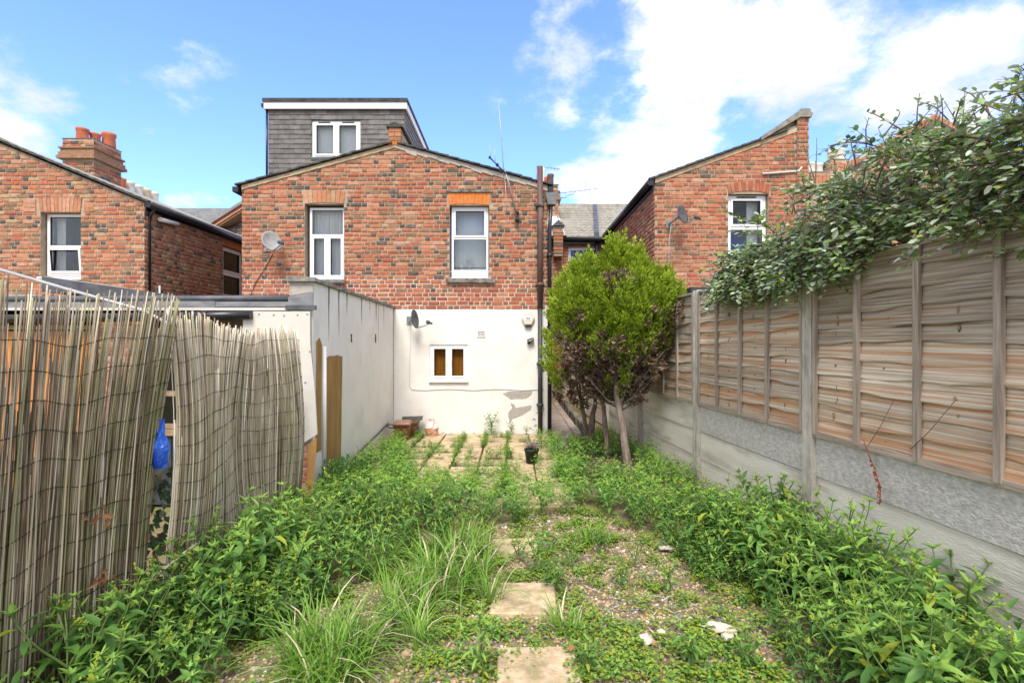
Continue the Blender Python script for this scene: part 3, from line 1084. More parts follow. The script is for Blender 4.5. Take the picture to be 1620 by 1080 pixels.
def slate_mesh(w, h):
    mb = MB()
    mb.hexa([(0.0015, -0.022, 0), (w - 0.0015, -0.022, 0), (w - 0.0015, -0.006, 0), (0.0015, -0.006, 0),
             (0.0015, -0.008, h), (w - 0.0015, -0.008, h), (w - 0.0015, 0.0, h), (0.0015, 0.0, h)])
    return mb.mesh('tile', ['slate'])


SW, SG = 0.205, 0.094
sm = {}
zr = Z(274, YD)
row = 0
while zr < DT - 0.16:
    u = DL - (0 if row % 2 else SW / 2)
    h = min(SG + 0.03, DT - 0.06 - zr)
    while u < DR:
        a, b = max(u, DL), min(u + SW, DR)
        spans = [(a, b)]
        if zr + SG * 0.6 > dh[2] - 0.03 and zr < dh[3] + 0.0:
            spans = [(p, q) for p, q in ((a, min(b, dh[0] - 0.01)), (max(a, dh[1] + 0.01), b)) if q - p > 0.02]
        for p, q in spans:
            key = (round(q - p, 3), round(h, 3))
            if key not in sm:
                sm[key] = slate_mesh(*key)
            place('tile', sm[key], dormer, (p, YD + jit(0.002), zr + jit(0.003)), (jit(0.012), jit(0.006), 0))
        u += SW
    zr += SG
    row += 1
mb = MB()
zr = 4.4
row = 0
while zr < DT - 0.12:
    yy = YD + 0.01
    while yy < 13.4:
        mb.hexa([(DR + 0.022, yy, zr), (DR + 0.022, yy + 0.2, zr), (DR + 0.004, yy + 0.2, zr), (DR + 0.004, yy, zr),
                 (DR + 0.009, yy, zr + SG + 0.02), (DR + 0.009, yy + 0.2, zr + SG + 0.02), (DR, yy + 0.2, zr + SG + 0.02), (DR, yy, zr + SG + 0.02)])
        yy += 0.204
    zr += SG
    row += 1
mb.build('side_slates', 'slate', dormer, kind='stuff')
fa = MB()
fa.box(DL - 0.06, DR + 0.05, YD - 0.075, YD - 0.045, DT - 0.145, DT - 0.015)
fa.box(DR + 0.022, DR + 0.05, YD - 0.045, 13.6, DT - 0.145, DT - 0.015)
fa.box(DL - 0.06, DL - 0.03, YD - 0.045, 13.6, DT - 0.145, DT - 0.015)
fa.build('fascia', 'painted_white', dormer)
fa = MB()
fa.box(DL - 0.08, DR + 0.07, YD - 0.1, 13.7, DT - 0.014, DT + 0.05)
fa.build('flat_roof', 'felt', dormer)
fa = MB()
fa.box(DL - 0.115, DL - 0.062, YD - 0.07, 13.5, DT - 0.10, DT - 0.04)
fa.tube([(DL - 0.03, YD - 0.01, DT - 0.1), (DL - 0.03, YD - 0.01, 4.5)], 0.022, 8)
fa.build('gutter', 'gutter_black', dormer)
make_window(dormer, (dh[0], YD + 0.01, dh[2]), 0, dh[1] - dh[0], dh[3] - dh[2], [(0, 0.5, 0, 1, True), (0.5, 1, 0, 1, True)], 0.045, behind='blind_reflection_pale', vents=True, name='window')
fa = MB()
fa.box(dh[0] - 0.02, dh[1] + 0.02, YD - 0.03, YD, dh[2] - 0.05, dh[2] - 0.003)
fa.build('apron', 'lead', dormer)

# pipes on the front
def pipe(name, pts, r, matn, parent, collars=(), n=10):
    mb = MB()
    mb.tube(pts, r, n)
    for z in collars:
        x, y = pts[0][0], pts[0][1]
        mb.lathe([(r * 1.25, -0.03), (r * 1.25, 0.03)], (x, y, z), n)
        mb.box(x - r * 1.5, x + r * 1.5, y, y + r + 0.04, z - 0.012, z + 0.012)
    return mb.build(name, matn, parent)


px_ = X(854.5, 8.92)
pipe('soil_pipe', [(px_, 8.92, ZR), (px_, 8.92, Z(264, 8.92))], 0.05, 'pipe_brown', house, (Z(325, 8.92), Z(450, 8.92)))
pipe('waste_pipe', [(px_, 8.91, 0.0), (px_, 8.91, ZR + 0.01)], 0.04, 'pipe_grey', house, (Z(575, 8.92), Z(640, 8.92)))
px_ = X(869.5, 8.94)
pipe('drainpipe', [(px_, 8.95, 0.02), (px_, 8.95, 3.6), (px_ + 0.03, 8.97, 4.05)], 0.036, 'gutter_black', house, (Z(405, 9), Z(575, 9)))
mb = MB()
mb.hexa([(px_ - 0.03, 8.92, 4.02), (px_ + 0.1, 8.92, 4.02), (px_ + 0.1, 9.06, 4.02), (px_ - 0.03, 9.06, 4.02),
         (px_ - 0.08, 8.88, 4.22), (px_ + 0.15, 8.88, 4.22), (px_ + 0.15, 9.1, 4.22), (px_ - 0.08, 9.1, 4.22)])
mb.build('hopper', 'lead_pale', house)
mb = MB()
mb.box(UR + 0.012, UR + 0.10, Y0 - 0.08, 13.5, 4.24, 4.33)
mb.box(UL - 0.13, UL - 0.03, Y0 - 0.08, 13.5, 4.24, 4.33)
mb.build('gutter', 'gutter_black', house)
# thin cable clipped round the rendered wall
def cable(name, pts, r, matn, parent, n=5):
    mb = MB()
    mb.tube(pts, r, n)
    return mb.build(name, matn, parent)


pts = [(X(649, YR), YR - 0.006, Z(519, YR)), (X(648.5, YR), YR - 0.006, Z(560, YR)), (X(648, YR), YR - 0.006, Z(611, YR)), (X(652, YR), YR - 0.006, Z(616, YR))]
for i in range(1, 22):
    a = 652 + (860 - 652) * i / 21
    pts.append((X(a, YR), YR - 0.007, Z(616 + 0.9 * math.sin(i * 0.8), YR)))
cable('cable', pts, 0.007, 'cable_white', house)
# air brick
mb = MB()
u0, u1, z0, z1 = X(754.5, YR), X(768, YR), Z(533, YR), Z(522.5, YR)
bars(mb, u0, u1, z0, z1, 0.012, YR - 0.016, YR)
for i in range(4):
    z = z0 + 0.014 + (z1 - z0 - 0.03) * i / 3
    mb.box(u0 + 0.012, u1 - 0.012, YR - 0.012, YR, z - 0.006, z + 0.006)
for i in range(1, 6):
    u = u0 + (u1 - u0) * i / 6
    mb.box(u - 0.005, u + 0.005, YR - 0.0135, YR - 0.001, z0 + 0.013, z1 - 0.013, 1)
mb.build('air_vent', ['painted_white', 'render_bare'], house)

# ------------------------------------------------------------------ the house on the left
LX = X(228, Y0)
LA = -9.15


def gable_l(u):
    return Z(318, Y0) + (LX - u) * 0.412 - 0.03 if u > LA else Z(318, Y0) + (LX - LA) * 0.412 - (LA - u) * 0.412 - 0.03


lh = thing('brick_house', (LX, Y0, 0), 'brown brick house behind the reed screens, its stack with three red pots', 'house')
H1 = (X(64, Y0), X(128, Y0), Z(437, Y0), Z(336, Y0))
H2 = (11.45 - Y0, 12.35 - Y0, Z(472, 11.5), Z(388, 11.5))
ZLE = Z(318, Y0) - 0.03
mb = MB()
wall_backing(mb, (0, Y0), 0, -11.8, LX, -0.1, gable_l, [H1], breaks=(LA,))
wall_backing(mb, (LX, Y0), R(90), 0.23, 4.6, -0.1, lambda u: ZLE, [H2])
mb.build('wall', 'mortar_old', lh)
bw = Brickwork()


def pal_left(u, z, head):
    return pick((2.6, 4.6, 0.5, 3.0, 3.0 if head else 0.6, 0.8, 0.5))


ha1 = (X(58, Y0), X(133, Y0), H1[3] - 0.005, Z(313, Y0))
bw.wall((0, Y0), 0, -10.2, LX, 1.6, gable_l, [H1, ha1], pal_left)
bw.wall((LX, Y0), R(90), 0.0, 4.6, 1.6, lambda u: ZLE - 0.02, [H2, (H2[0], H2[1], H2[3], H2[3] + 0.2)], lambda u, z, h: pick((2.2, 5.0, 0.3, 2.2, 3.4 if h else 0.5, 1.4, 1.6)), rank=1)
bw.build(lh)
arch_bricks(lh, H1[0] - 0.0, H1[1] + 0.0, H1[3] + 0.005, Z(313, Y0), Y0, ['brick_pink', 'brick_pink', 'brick_orange'], 11, 0.0, 0.03)
for i, (a, b) in enumerate(((38, 57), (38, 57), (38, 57), (134, 149), (134, 149))):
    mb = MB()
    zz = H1[3] + 0.01 + (i % 3) * 0.075
    mb.box(X(a, Y0), X(b, Y0), Y0 - 0.0135, Y0 + 0.02, zz, zz + 0.064)
    mb.build('brick', random.choice(['brick_pink', 'brick_orange']), lh)
make_window(lh, (H1[0] + 0.03, Y0 + 0.1, H1[2] + 0.02), 0, H1[1] - H1[0] - 0.04, H1[3] - H1[2] - 0.03, [(0, 1, 0.47, 1, False), (0, 1, 0, 0.47, 'tilt')], 0.05, behind=None)
mb = MB()
n = 14
for k_, (ca, cb) in enumerate(((0.0, 0.28), (0.82, 1.0))):
    vs = []
    for i in range(n + 1):
        u = H1[0] + 0.06 + (H1[1] - H1[0] - 0.1) * (ca + (cb - ca) * i / n)
        d = Y0 + 0.26 + 0.015 * math.sin(i * 2.1)
        vs += [(u, d, H1[2] + 0.05), (u, d, H1[3] - 0.03)]
    mb.add(vs, [(2 * i, 2 * i + 2, 2 * i + 3, 2 * i + 1) for i in range(n)], 0, True)
mb.build('curtain', 'curtain', lh)
stone_sill(H1[0] - 0.03, H1[1] + 0.03, H1[2], 0.07, lh, 'painted_white', Y0, 0.04)
make_window(lh, (LX - 0.06, Y0 + H2[0] + 0.02, H2[2] + 0.02), R(90), H2[1] - H2[0] - 0.04, H2[3] - H2[2] - 0.04, [(0, 1, 0.5, 1, True), (0, 1, 0, 0.5, True)], 0.05, behind='curtain')
mb = MB()
mb.box(LX - 0.02, LX + 0.014, Y0 + H2[0] - 0.02, Y0 + H2[1] + 0.02, H2[3] + 0.005, H2[3] + 0.11)
mb.build('lintel', 'brick_gauged', lh)
# roof planes and verge
mb = MB()
ge = gable_l(LX)
mb.prism([(LX + 0.14, ge - 0.03), (LX + 0.14, ge + 0.02), (LA, gable_l(LA) + 0.09), (LA, gable_l(LA) + 0.04)], Y0 + 0.0, 13.6)
mb.prism([(LA, gable_l(LA) + 0.04), (LA, gable_l(LA) + 0.09), (-11.9, gable_l(-11.9) + 0.09), (-11.9, gable_l(-11.9) + 0.04)], Y0 + 0.0, 13.6)
mb.build('roof', 'roof_tile', lh)
n = 18
for i in range(n):
    ua = LX + 0.12 - (LX + 0.12 - LA) * i / n
    ub = LX + 0.12 - (LX + 0.12 - LA) * min(1, (i + 1.2) / n)
    za, zb = gable_l(ua) + 0.05, gable_l(ub) + 0.035
    mb = MB()
    mb.prism([(ua, za), (ua, za + 0.028), (ub, zb + 0.028), (ub, zb)], Y0 - 0.07 - random.uniform(0, 0.012), Y0 - 0.001)
    mb.build('tile', 'verge_tile', lh, (ua, Y0, za))
# raking parapet of the party wall behind the gable
mb = MB()
yb = 9.9
mb.prism([(X(112, yb), Z(268, yb)), (X(0, yb), Z(218, yb)), (X(-90, yb), Z(178, yb)), (X(-90, yb), Z(190, yb)), (X(0, yb), Z(232, yb)), (X(112, yb), Z(276, yb))], yb, yb + 0.25)
mb.build('parapet_coping', 'verge_tile', lh)
# chimney stack
def chimney(parent, x0, x1, y0, y1, z0, z1, pots, corbel=True, pal=(2, 3, 1.5, 3, 2, 0.5, 0.3), pot_mats=None, most=120):
    mb = MB()
    mb.box(x0, x1, y0, y1, z0, z1)
    ch = mb.build('chimney', 'mortar_old', parent, (x0, y0, z0))
    rows = []
    if corbel:
        for i, (dz, pr) in enumerate(((0.30, 0.028), (0.375, 0.056), (0.45, 0.08))):
            rows.append((z1 - dz, pr))
        mb = MB()
        for zz, pr in rows:
            mb.box(x0 - pr, x1 + pr, y0 - pr, y1 + pr, zz + 0.003, zz + 0.07)
        mb.box(x0 - 0.055, x1 + 0.055, y0 - 0.055, y1 + 0.055, z1 - 0.225, z1 - 0.19)
        mb.build('corbel_course', 'brick_brown', ch)
    its = Brickwork()
    pf = lambda u, z, h: pick(pal)
    its.wall((x0, y0), 0, 0, x1 - x0, z0, lambda u: z1 - 0.01, [(-1, 9, z1 - 0.46, z1 - 0.19)] if corbel else [], pf)
    its.wall((x1, y0), R(90), 0, y1 - y0, z0, lambda u: z1 - 0.01, [(-1, 9, z1 - 0.46, z1 - 0.19)] if corbel else [], pf, rank=1)
    its.wall((x0, y1), R(-90), 0, y1 - y0, z0, lambda u: z1 - 0.01, [(-1, 9, z1 - 0.46, z1 - 0.19)] if corbel else [], pf, rank=2)
    its.build(ch, most)
    mb = MB()
    mb.hexa([(x0 - 0.02, y0 - 0.02, z1), (x1 + 0.02, y0 - 0.02, z1), (x1 + 0.02, y1 + 0.02, z1), (x0 - 0.02, y1 + 0.02, z1),
             (x0 + 0.1, y0 + 0.1, z1 + 0.05), (x1 - 0.1, y0 + 0.1, z1 + 0.05), (x1 - 0.1, y1 - 0.1, z1 + 0.05), (x0 + 0.1, y1 - 0.1, z1 + 0.05)])
    mb.build('flaunching', 'cement', ch)
    for (px, py, r, h, m) in pots:
        mb = MB()
        mb.lathe([(r, -0.02), (r * 1.02, h * 0.15), (r * 0.94, h * 0.7), (r * 1.08, h * 0.8), (r * 1.1, h * 0.97), (r * 0.95, h), (r * 0.8, h), (r * 0.78, h * 0.5)], (px, py, z1 + 0.03), 16)
        mb.build('chimney_pot', m, ch, (px, py, z1 + 0.03))
    return ch


yc = 11.0
cx0, cx1 = X(99, yc), X(148, yc)
chimney(lh, cx0, cx1, yc, yc + 0.78, 4.3, Z(219, yc), [(cx0 + 0.26, yc + 0.2, 0.115, 0.26, 'pot_terracotta'), (cx0 + 0.36, yc + 0.42, 0.1, 0.24, 'pot_terracotta'), (cx0 + 0.5, yc + 0.63, 0.13, 0.33, 'pot_terracotta')])
# rainwater goods
gx = LX + 0.1
mb = MB()
ys = [Y0 - 0.05, 13.5]
mb.tube([(gx, ys[0], ZLE - 0.045), (gx, ys[1], ZLE - 0.045)], 0.055, 8)
mb.box(LX + 0.012, LX + 0.035, Y0, 13.55, ZLE - 0.13, ZLE - 0.0)
mb.build('gutter', 'gutter_black', lh)
mb = MB()
dx = X(234, 9.1)
mb.tube([(gx, 9.12, ZLE - 0.06), (dx + 0.02, 9.12, ZLE - 0.2), (dx, 9.12, ZLE - 0.3), (dx, 9.12, 1.2)], 0.038, 8)
mb.build('drainpipe', 'gutter_black', lh)
mb = MB()
mb.tube([(LX + 0.07, 9.3, ZLE - 0.22), (LX + 0.07, 9.8, ZLE - 0.19)], 0.04, 8)
mb.build('overflow_pipe', 'upvc', lh)
cable('waste_pipe', [(LX + 0.05, 9.32, 2.0), (LX + 0.05, 9.32, 2.65)], 0.018, 'upvc', lh, 7)

# ------------------------------------------------------------------ the terrace behind
YT, YRI = 13.6, 16.1
ZTE, ZTR = Z(379, YT), Z(327, YRI)
th_ = thing('terraced_house', (1.8, YT, 0), 'red brick terraced house with grey tiled roof at the end of the side passage', 'house')
TW = (X(899, YT), X(947, YT), 2.6, Z(391, YT))
mb = MB()
wall_backing(mb, (0, YT), 0, 0.0, 6.5, -0.1, lambda u: ZTE - 0.05, [TW])
mb.build('wall', 'mortar_old', th_)
bw = Brickwork()
bw.wall((0, YT), 0, 0.3, 2.55, 0.8, lambda u: ZTE - 0.1, [TW], lambda u, z, h: pick((4, 5, 1.5, 1.5, 0.4, 1.3, 0)))
bw.build(th_)
make_window(th_, (TW[0], YT + 0.06, TW[2]), 0, TW[1] - TW[0], TW[3] - TW[2], [(0, 1, 0.5, 1, False), (0, 1, 0, 0.5, False)], 0.075, behind=None)


def tiled_roof(parent, x0, x1, y0, z0, y1, z1, matn, rows, wave=0.30, amp=0.022, name='roof'):
    """courses of profiled tiles: each course is a wavy strip with its own thickness"""
    mb = MB()
    n = max(6, int((x1 - x0) / wave * 8))
    for r in range(rows):
        t0, t1 = r / rows, (r + 1.12) / rows
        ya, za = y0 + (y1 - y0) * t0, z0 + (z1 - z0) * t0 + 0.05
        yb_, zb = y0 + (y1 - y0) * min(t1, 1), z0 + (z1 - z0) * min(t1, 1)
        vs = []
        for i in range(n + 1):
            x = x0 + (x1 - x0) * i / n
            ph = 2 * math.pi * x / wave + (0.0 if r % 2 else 0.0)
            d = amp * (abs(math.sin(ph / 1.0)))
            vs += [(x, ya, za + d - 0.055), (x, ya, za + d), (x, yb_, zb + d)]
        fs = []
        for i in range(n):
            o = i * 3
            fs += [(o, o + 3, o + 4, o + 1), (o + 1, o + 4, o + 5, o + 2)]
        mb.add(vs, fs, 0, False)
    mb.box(x0, x1, y1 - 0.08, y1 + 0.08, z1 - 0.02, z1 + 0.07)
    # body and back slope
    mb.prism_x([(y0, z0 - 0.06), (y1, z1 - 0.03), (2 * y1 - y0, z0 - 0.06)], x0 + 0.01, x1 - 0.01)
    return mb.build(name, matn, parent)


tiled_roof(th_, 0.95, 6.4, YT - 0.2, ZTE, YRI, ZTR, 'roof_tile', 13, amp=0.035)
mb = MB()
mb.tube([(0.95, YT - 0.2, ZTE - 0.03), (6.4, YT - 0.2, ZTE - 0.03)], 0.06, 8)
mb.box(0.95, 6.4, YT - 0.13, YT - 0.1, ZTE - 0.14, ZTE)
mb.tube([(X(943, YT), YT - 0.12, ZTE - 0.05), (X(943, YT), YT - 0.1, 0.3)], 0.05, 8)
mb.build('gutter', 'gutter_black', th_)
mb = MB()
vx = X(942, YT + 1)
va, vb = X(944, YT - 0.25), X(941, YRI - 0.2)
mb.hexa([(va - 0.06, YT - 0.25, ZTE), (va + 0.06, YT - 0.25, ZTE), (vb + 0.06, YRI - 0.2, ZTR - 0.1), (vb - 0.06, YRI - 0.2, ZTR - 0.1),
         (va - 0.06, YT - 0.25, ZTE + 0.14), (va + 0.06, YT - 0.25, ZTE + 0.14), (vb + 0.06, YRI - 0.2, ZTR + 0.03), (vb - 0.06, YRI - 0.2, ZTR + 0.03)])
mb.build('lead_roll', 'lead', th_)
# corbelled end of the party wall with its white flashing
bx0, bx1 = X(875, YT), X(888, YT)
mb = MB()
mb.box(bx0, bx1, YT - 0.32, YT, Z(408, YT), Z(362, YT))
pw = mb.build('party_wall', 'mortar_old', th_)
for i in range(7):
    z = Z(404, YT) + i * 0.09
    mb = MB()
    mb.box(bx0 - 0.012, bx1 + 0.012, YT - 0.34, YT - 0.2, z, z + 0.072)
    mb.build('brick', random.choice(['brick_brown', 'brick_orange', 'brick_burnt', 'brick_red']), pw)
mb = MB()
mb.prism([(bx0 - 0.06, Z(362, YT)), (bx1 + 0.06, Z(362, YT)), (0.5 * (bx0 + bx1), Z(353, YT))], YT - 0.4, YT)
mb.build('cap', 'lead', pw)
mb = MB()
mb.hexa([(bx0 - 0.3, YT - 0.2, ZTE - 0.02), (bx1 + 0.16, YT - 0.2, ZTE - 0.02), (bx1 + 0.14, YRI - 0.5, ZTR - 0.3), (bx0 - 0.3, YRI - 0.5, ZTR - 0.3),
         (bx0 - 0.3, YT - 0.2, ZTE + 0.16), (bx1 + 0.02, YT - 0.2, ZTE + 0.16), (bx1 - 0.1, YRI - 0.5, ZTR - 0.1), (bx0 - 0.3, YRI - 0.5, ZTR - 0.1)])
mb.build('flashing', 'painted_white', th_)
yk = 14.6
k0, k1 = X(858, yk), X(883, yk)
chm = chimney(th_, k0, k1, yk, yk + 0.6, 4.6, Z(292, yk), [(X(872, yk), yk + 0.25, 0.09, 0.34, 'pipe_brown'), (X(864.5, yk), yk + 0.4, 0.09, 0.3, 'pot_terracotta'), (X(858, yk), yk + 0.3, 0.08, 0.55, 'painted_white')], pal=(2, 2, 1, 2, 1, 1, 3))

# far left part of the terrace
tl = thing('terraced_house', (-8, YT, 0), 'pale slate-roofed terraced house far behind, between the left house and the dormer house', 'house')
mb = MB()
mb.box(-13.0, UL + 0.1, YT, YT + 0.25, -0.1, ZTE - 0.05)
mb.build('wall', 'brick_brown', tl)
tiled_roof(tl, -13.0, X(374, YT + 1), YT - 0.2, ZTE, YRI, Z(334, YRI), 'roof_slate_far', 16, wave=0.25, amp=0.006)
# raking gable parapet in front of that roof, and the clay-tiled slope below it
yg = 13.0


def rake(name, top, bot, y, th, m):
    mb = MB()
    g = [(326, top), (386, top - 38), (386, bot - 38), (326, bot)]
    mb.prism([(X(a, y), Z(b, y)) for a, b in g[::-1]], y, y + th)
    return mb.build(name, m, tl)


rake('parapet_coping', 353, 358, yg - 0.05, 0.9, 'roof_slate_far')
rake('raking_course', 358, 364, yg, 0.8, 'brick_deep')
rake('raking_course', 364, 366, yg - 0.03, 0.8, 'brick_pink')
rake('raking_course', 366, 371, yg, 0.8, 'brick_brown')
mb = MB()
for r in range(9):
    py = 392 - 5.2 * r
    xs = 326 + (371 - py) / 38 * 60
    y_ = yg + 0.02 + 0.06 * r
    x = max(X(xs, yg), X(332, yg))
    while x < X(390, yg):
        z0 = Z(py, yg)
        mb.hexa([(x, y_ - 0.06, z0), (x + 0.15, y_ - 0.06, z0), (x + 0.15, y_ + 0.3, z0), (x, y_ + 0.3, z0),
                 (x, y_ - 0.03, z0 + 0.06), (x + 0.15, y_ - 0.05, z0 + 0.075), (x + 0.15, y_ + 0.3, z0 + 0.09), (x, y_ + 0.3, z0 + 0.08)], random.choice((0, 0, 1)))
        x += 0.155
mb.build('tiles', ['roof_tile', 'bark'], tl, kind='stuff')
yk = 14.0
kx = X(196, yk)
chimney(tl, kx - 0.6, kx, yk, yk + 1.75, 4.6, Z(300, yk), [(kx - 0.25, yk + 0.2 + 0.33 * i, 0.13, 0.34, ['pot_terracotta', 'pot_cream', 'pot_cream', 'pot_buff', 'pot_cream'][i]) for i in range(5)], pal=(1, 2, 0.5, 2, 1, 1, 3))

# ------------------------------------------------------------------ the house on the right
RX0, RX1 = X(1036, Y0), X(1278, Y0)
ZRE = Z(285, Y0)


def gable_r(u):
    return ZRE + (u - RX0) * (Z(203, Y0) - ZRE) / (X(1265, Y0) - RX0)


rh = thing('brick_house', (RX0, Y0, 0), 'orange-red brick house at right with a single-slope roof and a dark satellite dish', 'house')
HR = (X(1152, Y0), X(1216, Y0), Z(425, Y0), Z(307, Y0))
mb = MB()
wall_backing(mb, (0, Y0), 0, RX0, RX1, -0.1, gable_r, [HR])
wall_backing(mb, (RX0, 13.6), R(-90), 0, 4.6 - 0.23, -0.1, lambda u: ZRE - 0.03, [])
mb.box(RX1 - 0.23, RX1 - 0.001, Y0 + 0.23, 13.6, -0.1, ZRE + 0.8)
mb.build('wall', 'mortar_old', rh)


def pal_right(u, z, head):
    return pick((4.2, 5.0, 1.0, 1.9, 0.45 if head else 0.2, 0.7, 0))


bw = Brickwork()
har = (X(1150, Y0), X(1219, Y0), HR[3] - 0.02, Z(289, Y0))
bw.wall((0, Y0), 0, RX0, RX1 - 0.2, 2.1, gable_r, [HR, har], pal_right)
bw.wall((RX0, 13.6), R(-90), 0, 4.6, 2.1, lambda u: ZRE - 0.1, [], lambda u, z, h: pick((3, 4, 0.6, 1.2, 0.3, 3.0, 0)), rank=1)
bw.wall((0, Y0 - 0.03), 0, RX1 - 0.2, RX1, 2.1, lambda u: Z(186, Y0), [], lambda u, z, h: pick((5, 2, 3, 1, 0.3, 0.3, 0)), rank=0)
bw.build(rh)
mb = MB()
mb.box(RX1 - 0.2, RX1, Y0 - 0.03, Y0 + 0.22, -0.1, Z(186, Y0))
mb.build('pier', 'mortar_old', rh)
arch_bricks(rh, HR[0], HR[1], HR[3] + 0.004, Z(292, Y0), Y0, ['brick_red', 'brick_orange', 'brick_orange', 'brick_deep'], 12, 0.05, 0.03)
mb = MB()
um = (HR[0] + HR[1]) / 2
n = 12
pts = [(HR[0], HR[3])] + [(HR[0] + (HR[1] - HR[0]) * i / n, HR[3] + 0.004 + 0.05 * (1 - (2 * i / n - 1) ** 2)) for i in range(n + 1)] + [(HR[1], HR[3])]
mb.prism(pts[1:-1][::-1] if False else pts, Y0 + 0.05, Y0 + 0.2)
mb.build('arch_infill', 'upvc', rh)
make_window(rh, (HR[0] + 0.015, Y0 + 0.08, HR[2]), 0, HR[1] - HR[0] - 0.03, HR[3] - HR[2] - 0.005, [(0, 1, 0.56, 1, True), (0, 1, 0, 0.56, False)], 0.06, behind=None, vents=True)
mb = MB()
vs = []
n = 12
for i in range(n + 1):
    u = HR[1] - 0.28 + 0.2 * i / n
    d = Y0 + 0.24 + 0.012 * math.sin(i * 2.2)
    vs += [(u, d, HR[2] + 0.03), (u, d, HR[3] - 0.05)]
mb.add(vs, [(2 * i, 2 * i + 2, 2 * i + 3, 2 * i + 1) for i in range(n)], 0, True)
mb.build('curtain', 'curtain', rh)
# verge and roof
mb = MB()
mb.prism([(RX0 - 0.1, gable_r(RX0 - 0.1) + 0.02), (RX1 - 0.2, gable_r(RX1 - 0.2) + 0.02), (RX1 - 0.2, gable_r(RX1 - 0.2) + 0.07), (RX0 - 0.1, gable_r(RX0 - 0.1) + 0.07)], Y0 + 0.0, 13.6)
mb.build('roof', 'roof_tile', rh)
n = 15
for i in range(n):
    ua = RX0 - 0.12 + (RX1 - 0.25 - RX0) * i / n
    ub = RX0 - 0.12 + (RX1 - 0.25 - RX0) * min(1.0, (i + 1.2) / n)
    za, zb = gable_r(ua) + 0.036, gable_r(ub) + 0.024
    mb = MB()
    mb.prism([(ua, za), (ub, zb), (ub, zb + 0.03), (ua, za + 0.03)], Y0 - 0.06 - random.uniform(0, 0.012), Y0 - 0.001)
    mb.build('tile', 'verge_tile', rh, (ua, Y0, za))
mb = MB()
mb.prism([(RX0, gable_r(RX0) - 0.06), (RX1 - 0.2, gable_r(RX1 - 0.2) - 0.05), (RX1 - 0.2, gable_r(RX1 - 0.2) + 0.02), (RX0, gable_r(RX0) + 0.02)], Y0 - 0.02, Y0 - 0.0005)
mb.build('verge_mortar', 'mortar_yellow', rh)
# raking upstand at the party wall with a stone coping
cq = [(X(1206, Y0), Z(220, Y0)), (X(1262, Y0), Z(184, Y0))]
mb = MB()
mb.prism([(cq[0][0], gable_r(cq[0][0]) + 0.07), (RX1 - 0.2, gable_r(RX1 - 0.2) + 0.07), (RX1 - 0.2, Z(187, Y0)), (cq[0][0] + 0.05, cq[0][1] - 0.02)], Y0 + 0.06, Y0 + 0.2)
mb.build('raking_upstand', 'mortar_yellow', rh)
mb = MB()
mb.prism([(cq[0][0] - 0.05, cq[0][1] - 0.05), (cq[1][0], cq[1][1] - 0.05), (RX1 - 0.2, Z(188, Y0)), (RX1 + 0.03, Z(188, Y0)), (RX1 + 0.045, Z(182, Y0)), (RX1 + 0.01, Z(180, Y0)), (RX1, Z(175, Y0)), (RX1 - 0.16, Z(175, Y0)), (cq[1][0] - 0.02, Z(179, Y0)), (cq[0][0] - 0.05, cq[0][1] + 0.02)], Y0 - 0.08, Y0 + 0.26)
mb.build('coping', 'coping', rh)
mb = MB()
mb.tube([(RX0 - 0.09, Y0 - 0.04, ZRE - 0.05), (RX0 - 0.09, 13.4, ZRE - 0.05)], 0.06, 8)
mb.box(RX0 - 0.035, RX0 - 0.013, Y0 + 0.0, 13.4, ZRE - 0.16, ZRE)
mb.build('gutter', 'gutter_black', rh)
cable('overflow_pipe', [(X(1205, Y0), Y0 - 0.03, Z(276, Y0)), (X(1262, Y0), Y0 - 0.03, Z(272, Y0)), (X(1266, Y0), Y0 - 0.05, Z(266, Y0))], 0.017, 'cable_white', rh, 7)
stone_sill(HR[0] - 0.04, HR[1] + 0.04, HR[2], 0.08, rh)
# single storey extension seen just above the fence
ex = MB()
ex.box(2.75, 5.0, 7.4, Y0 - 0.05, -0.05, 2.18)
ex.build('extension_wall', 'render_side', rh)
ex = MB()
ex.box(2.55, 5.1, 7.3, Y0 - 0.05, 2.30, 2.40)
ex.build('extension_roof', 'felt', rh)
ex = MB()
ex.box(2.62, 5.05, 7.36, Y0 - 0.06, 2.18, 2.30)
ex.build('extension_fascia', 'painted_white', rh)

# ------------------------------------------------------------------ house beyond the shrub
fr = thing('brick_house', (7.4, Y0, 0), 'yellow-brown brick house mostly hidden behind the shrub, cream chimney pots on top', 'house')
FA = X(1478, Y0)
FZ = Z(186, Y0)


def gable_f(u):
    s = (FZ - Z(292, Y0)) / (FA - X(1285, Y0))
    return FZ - abs(u - FA) * s


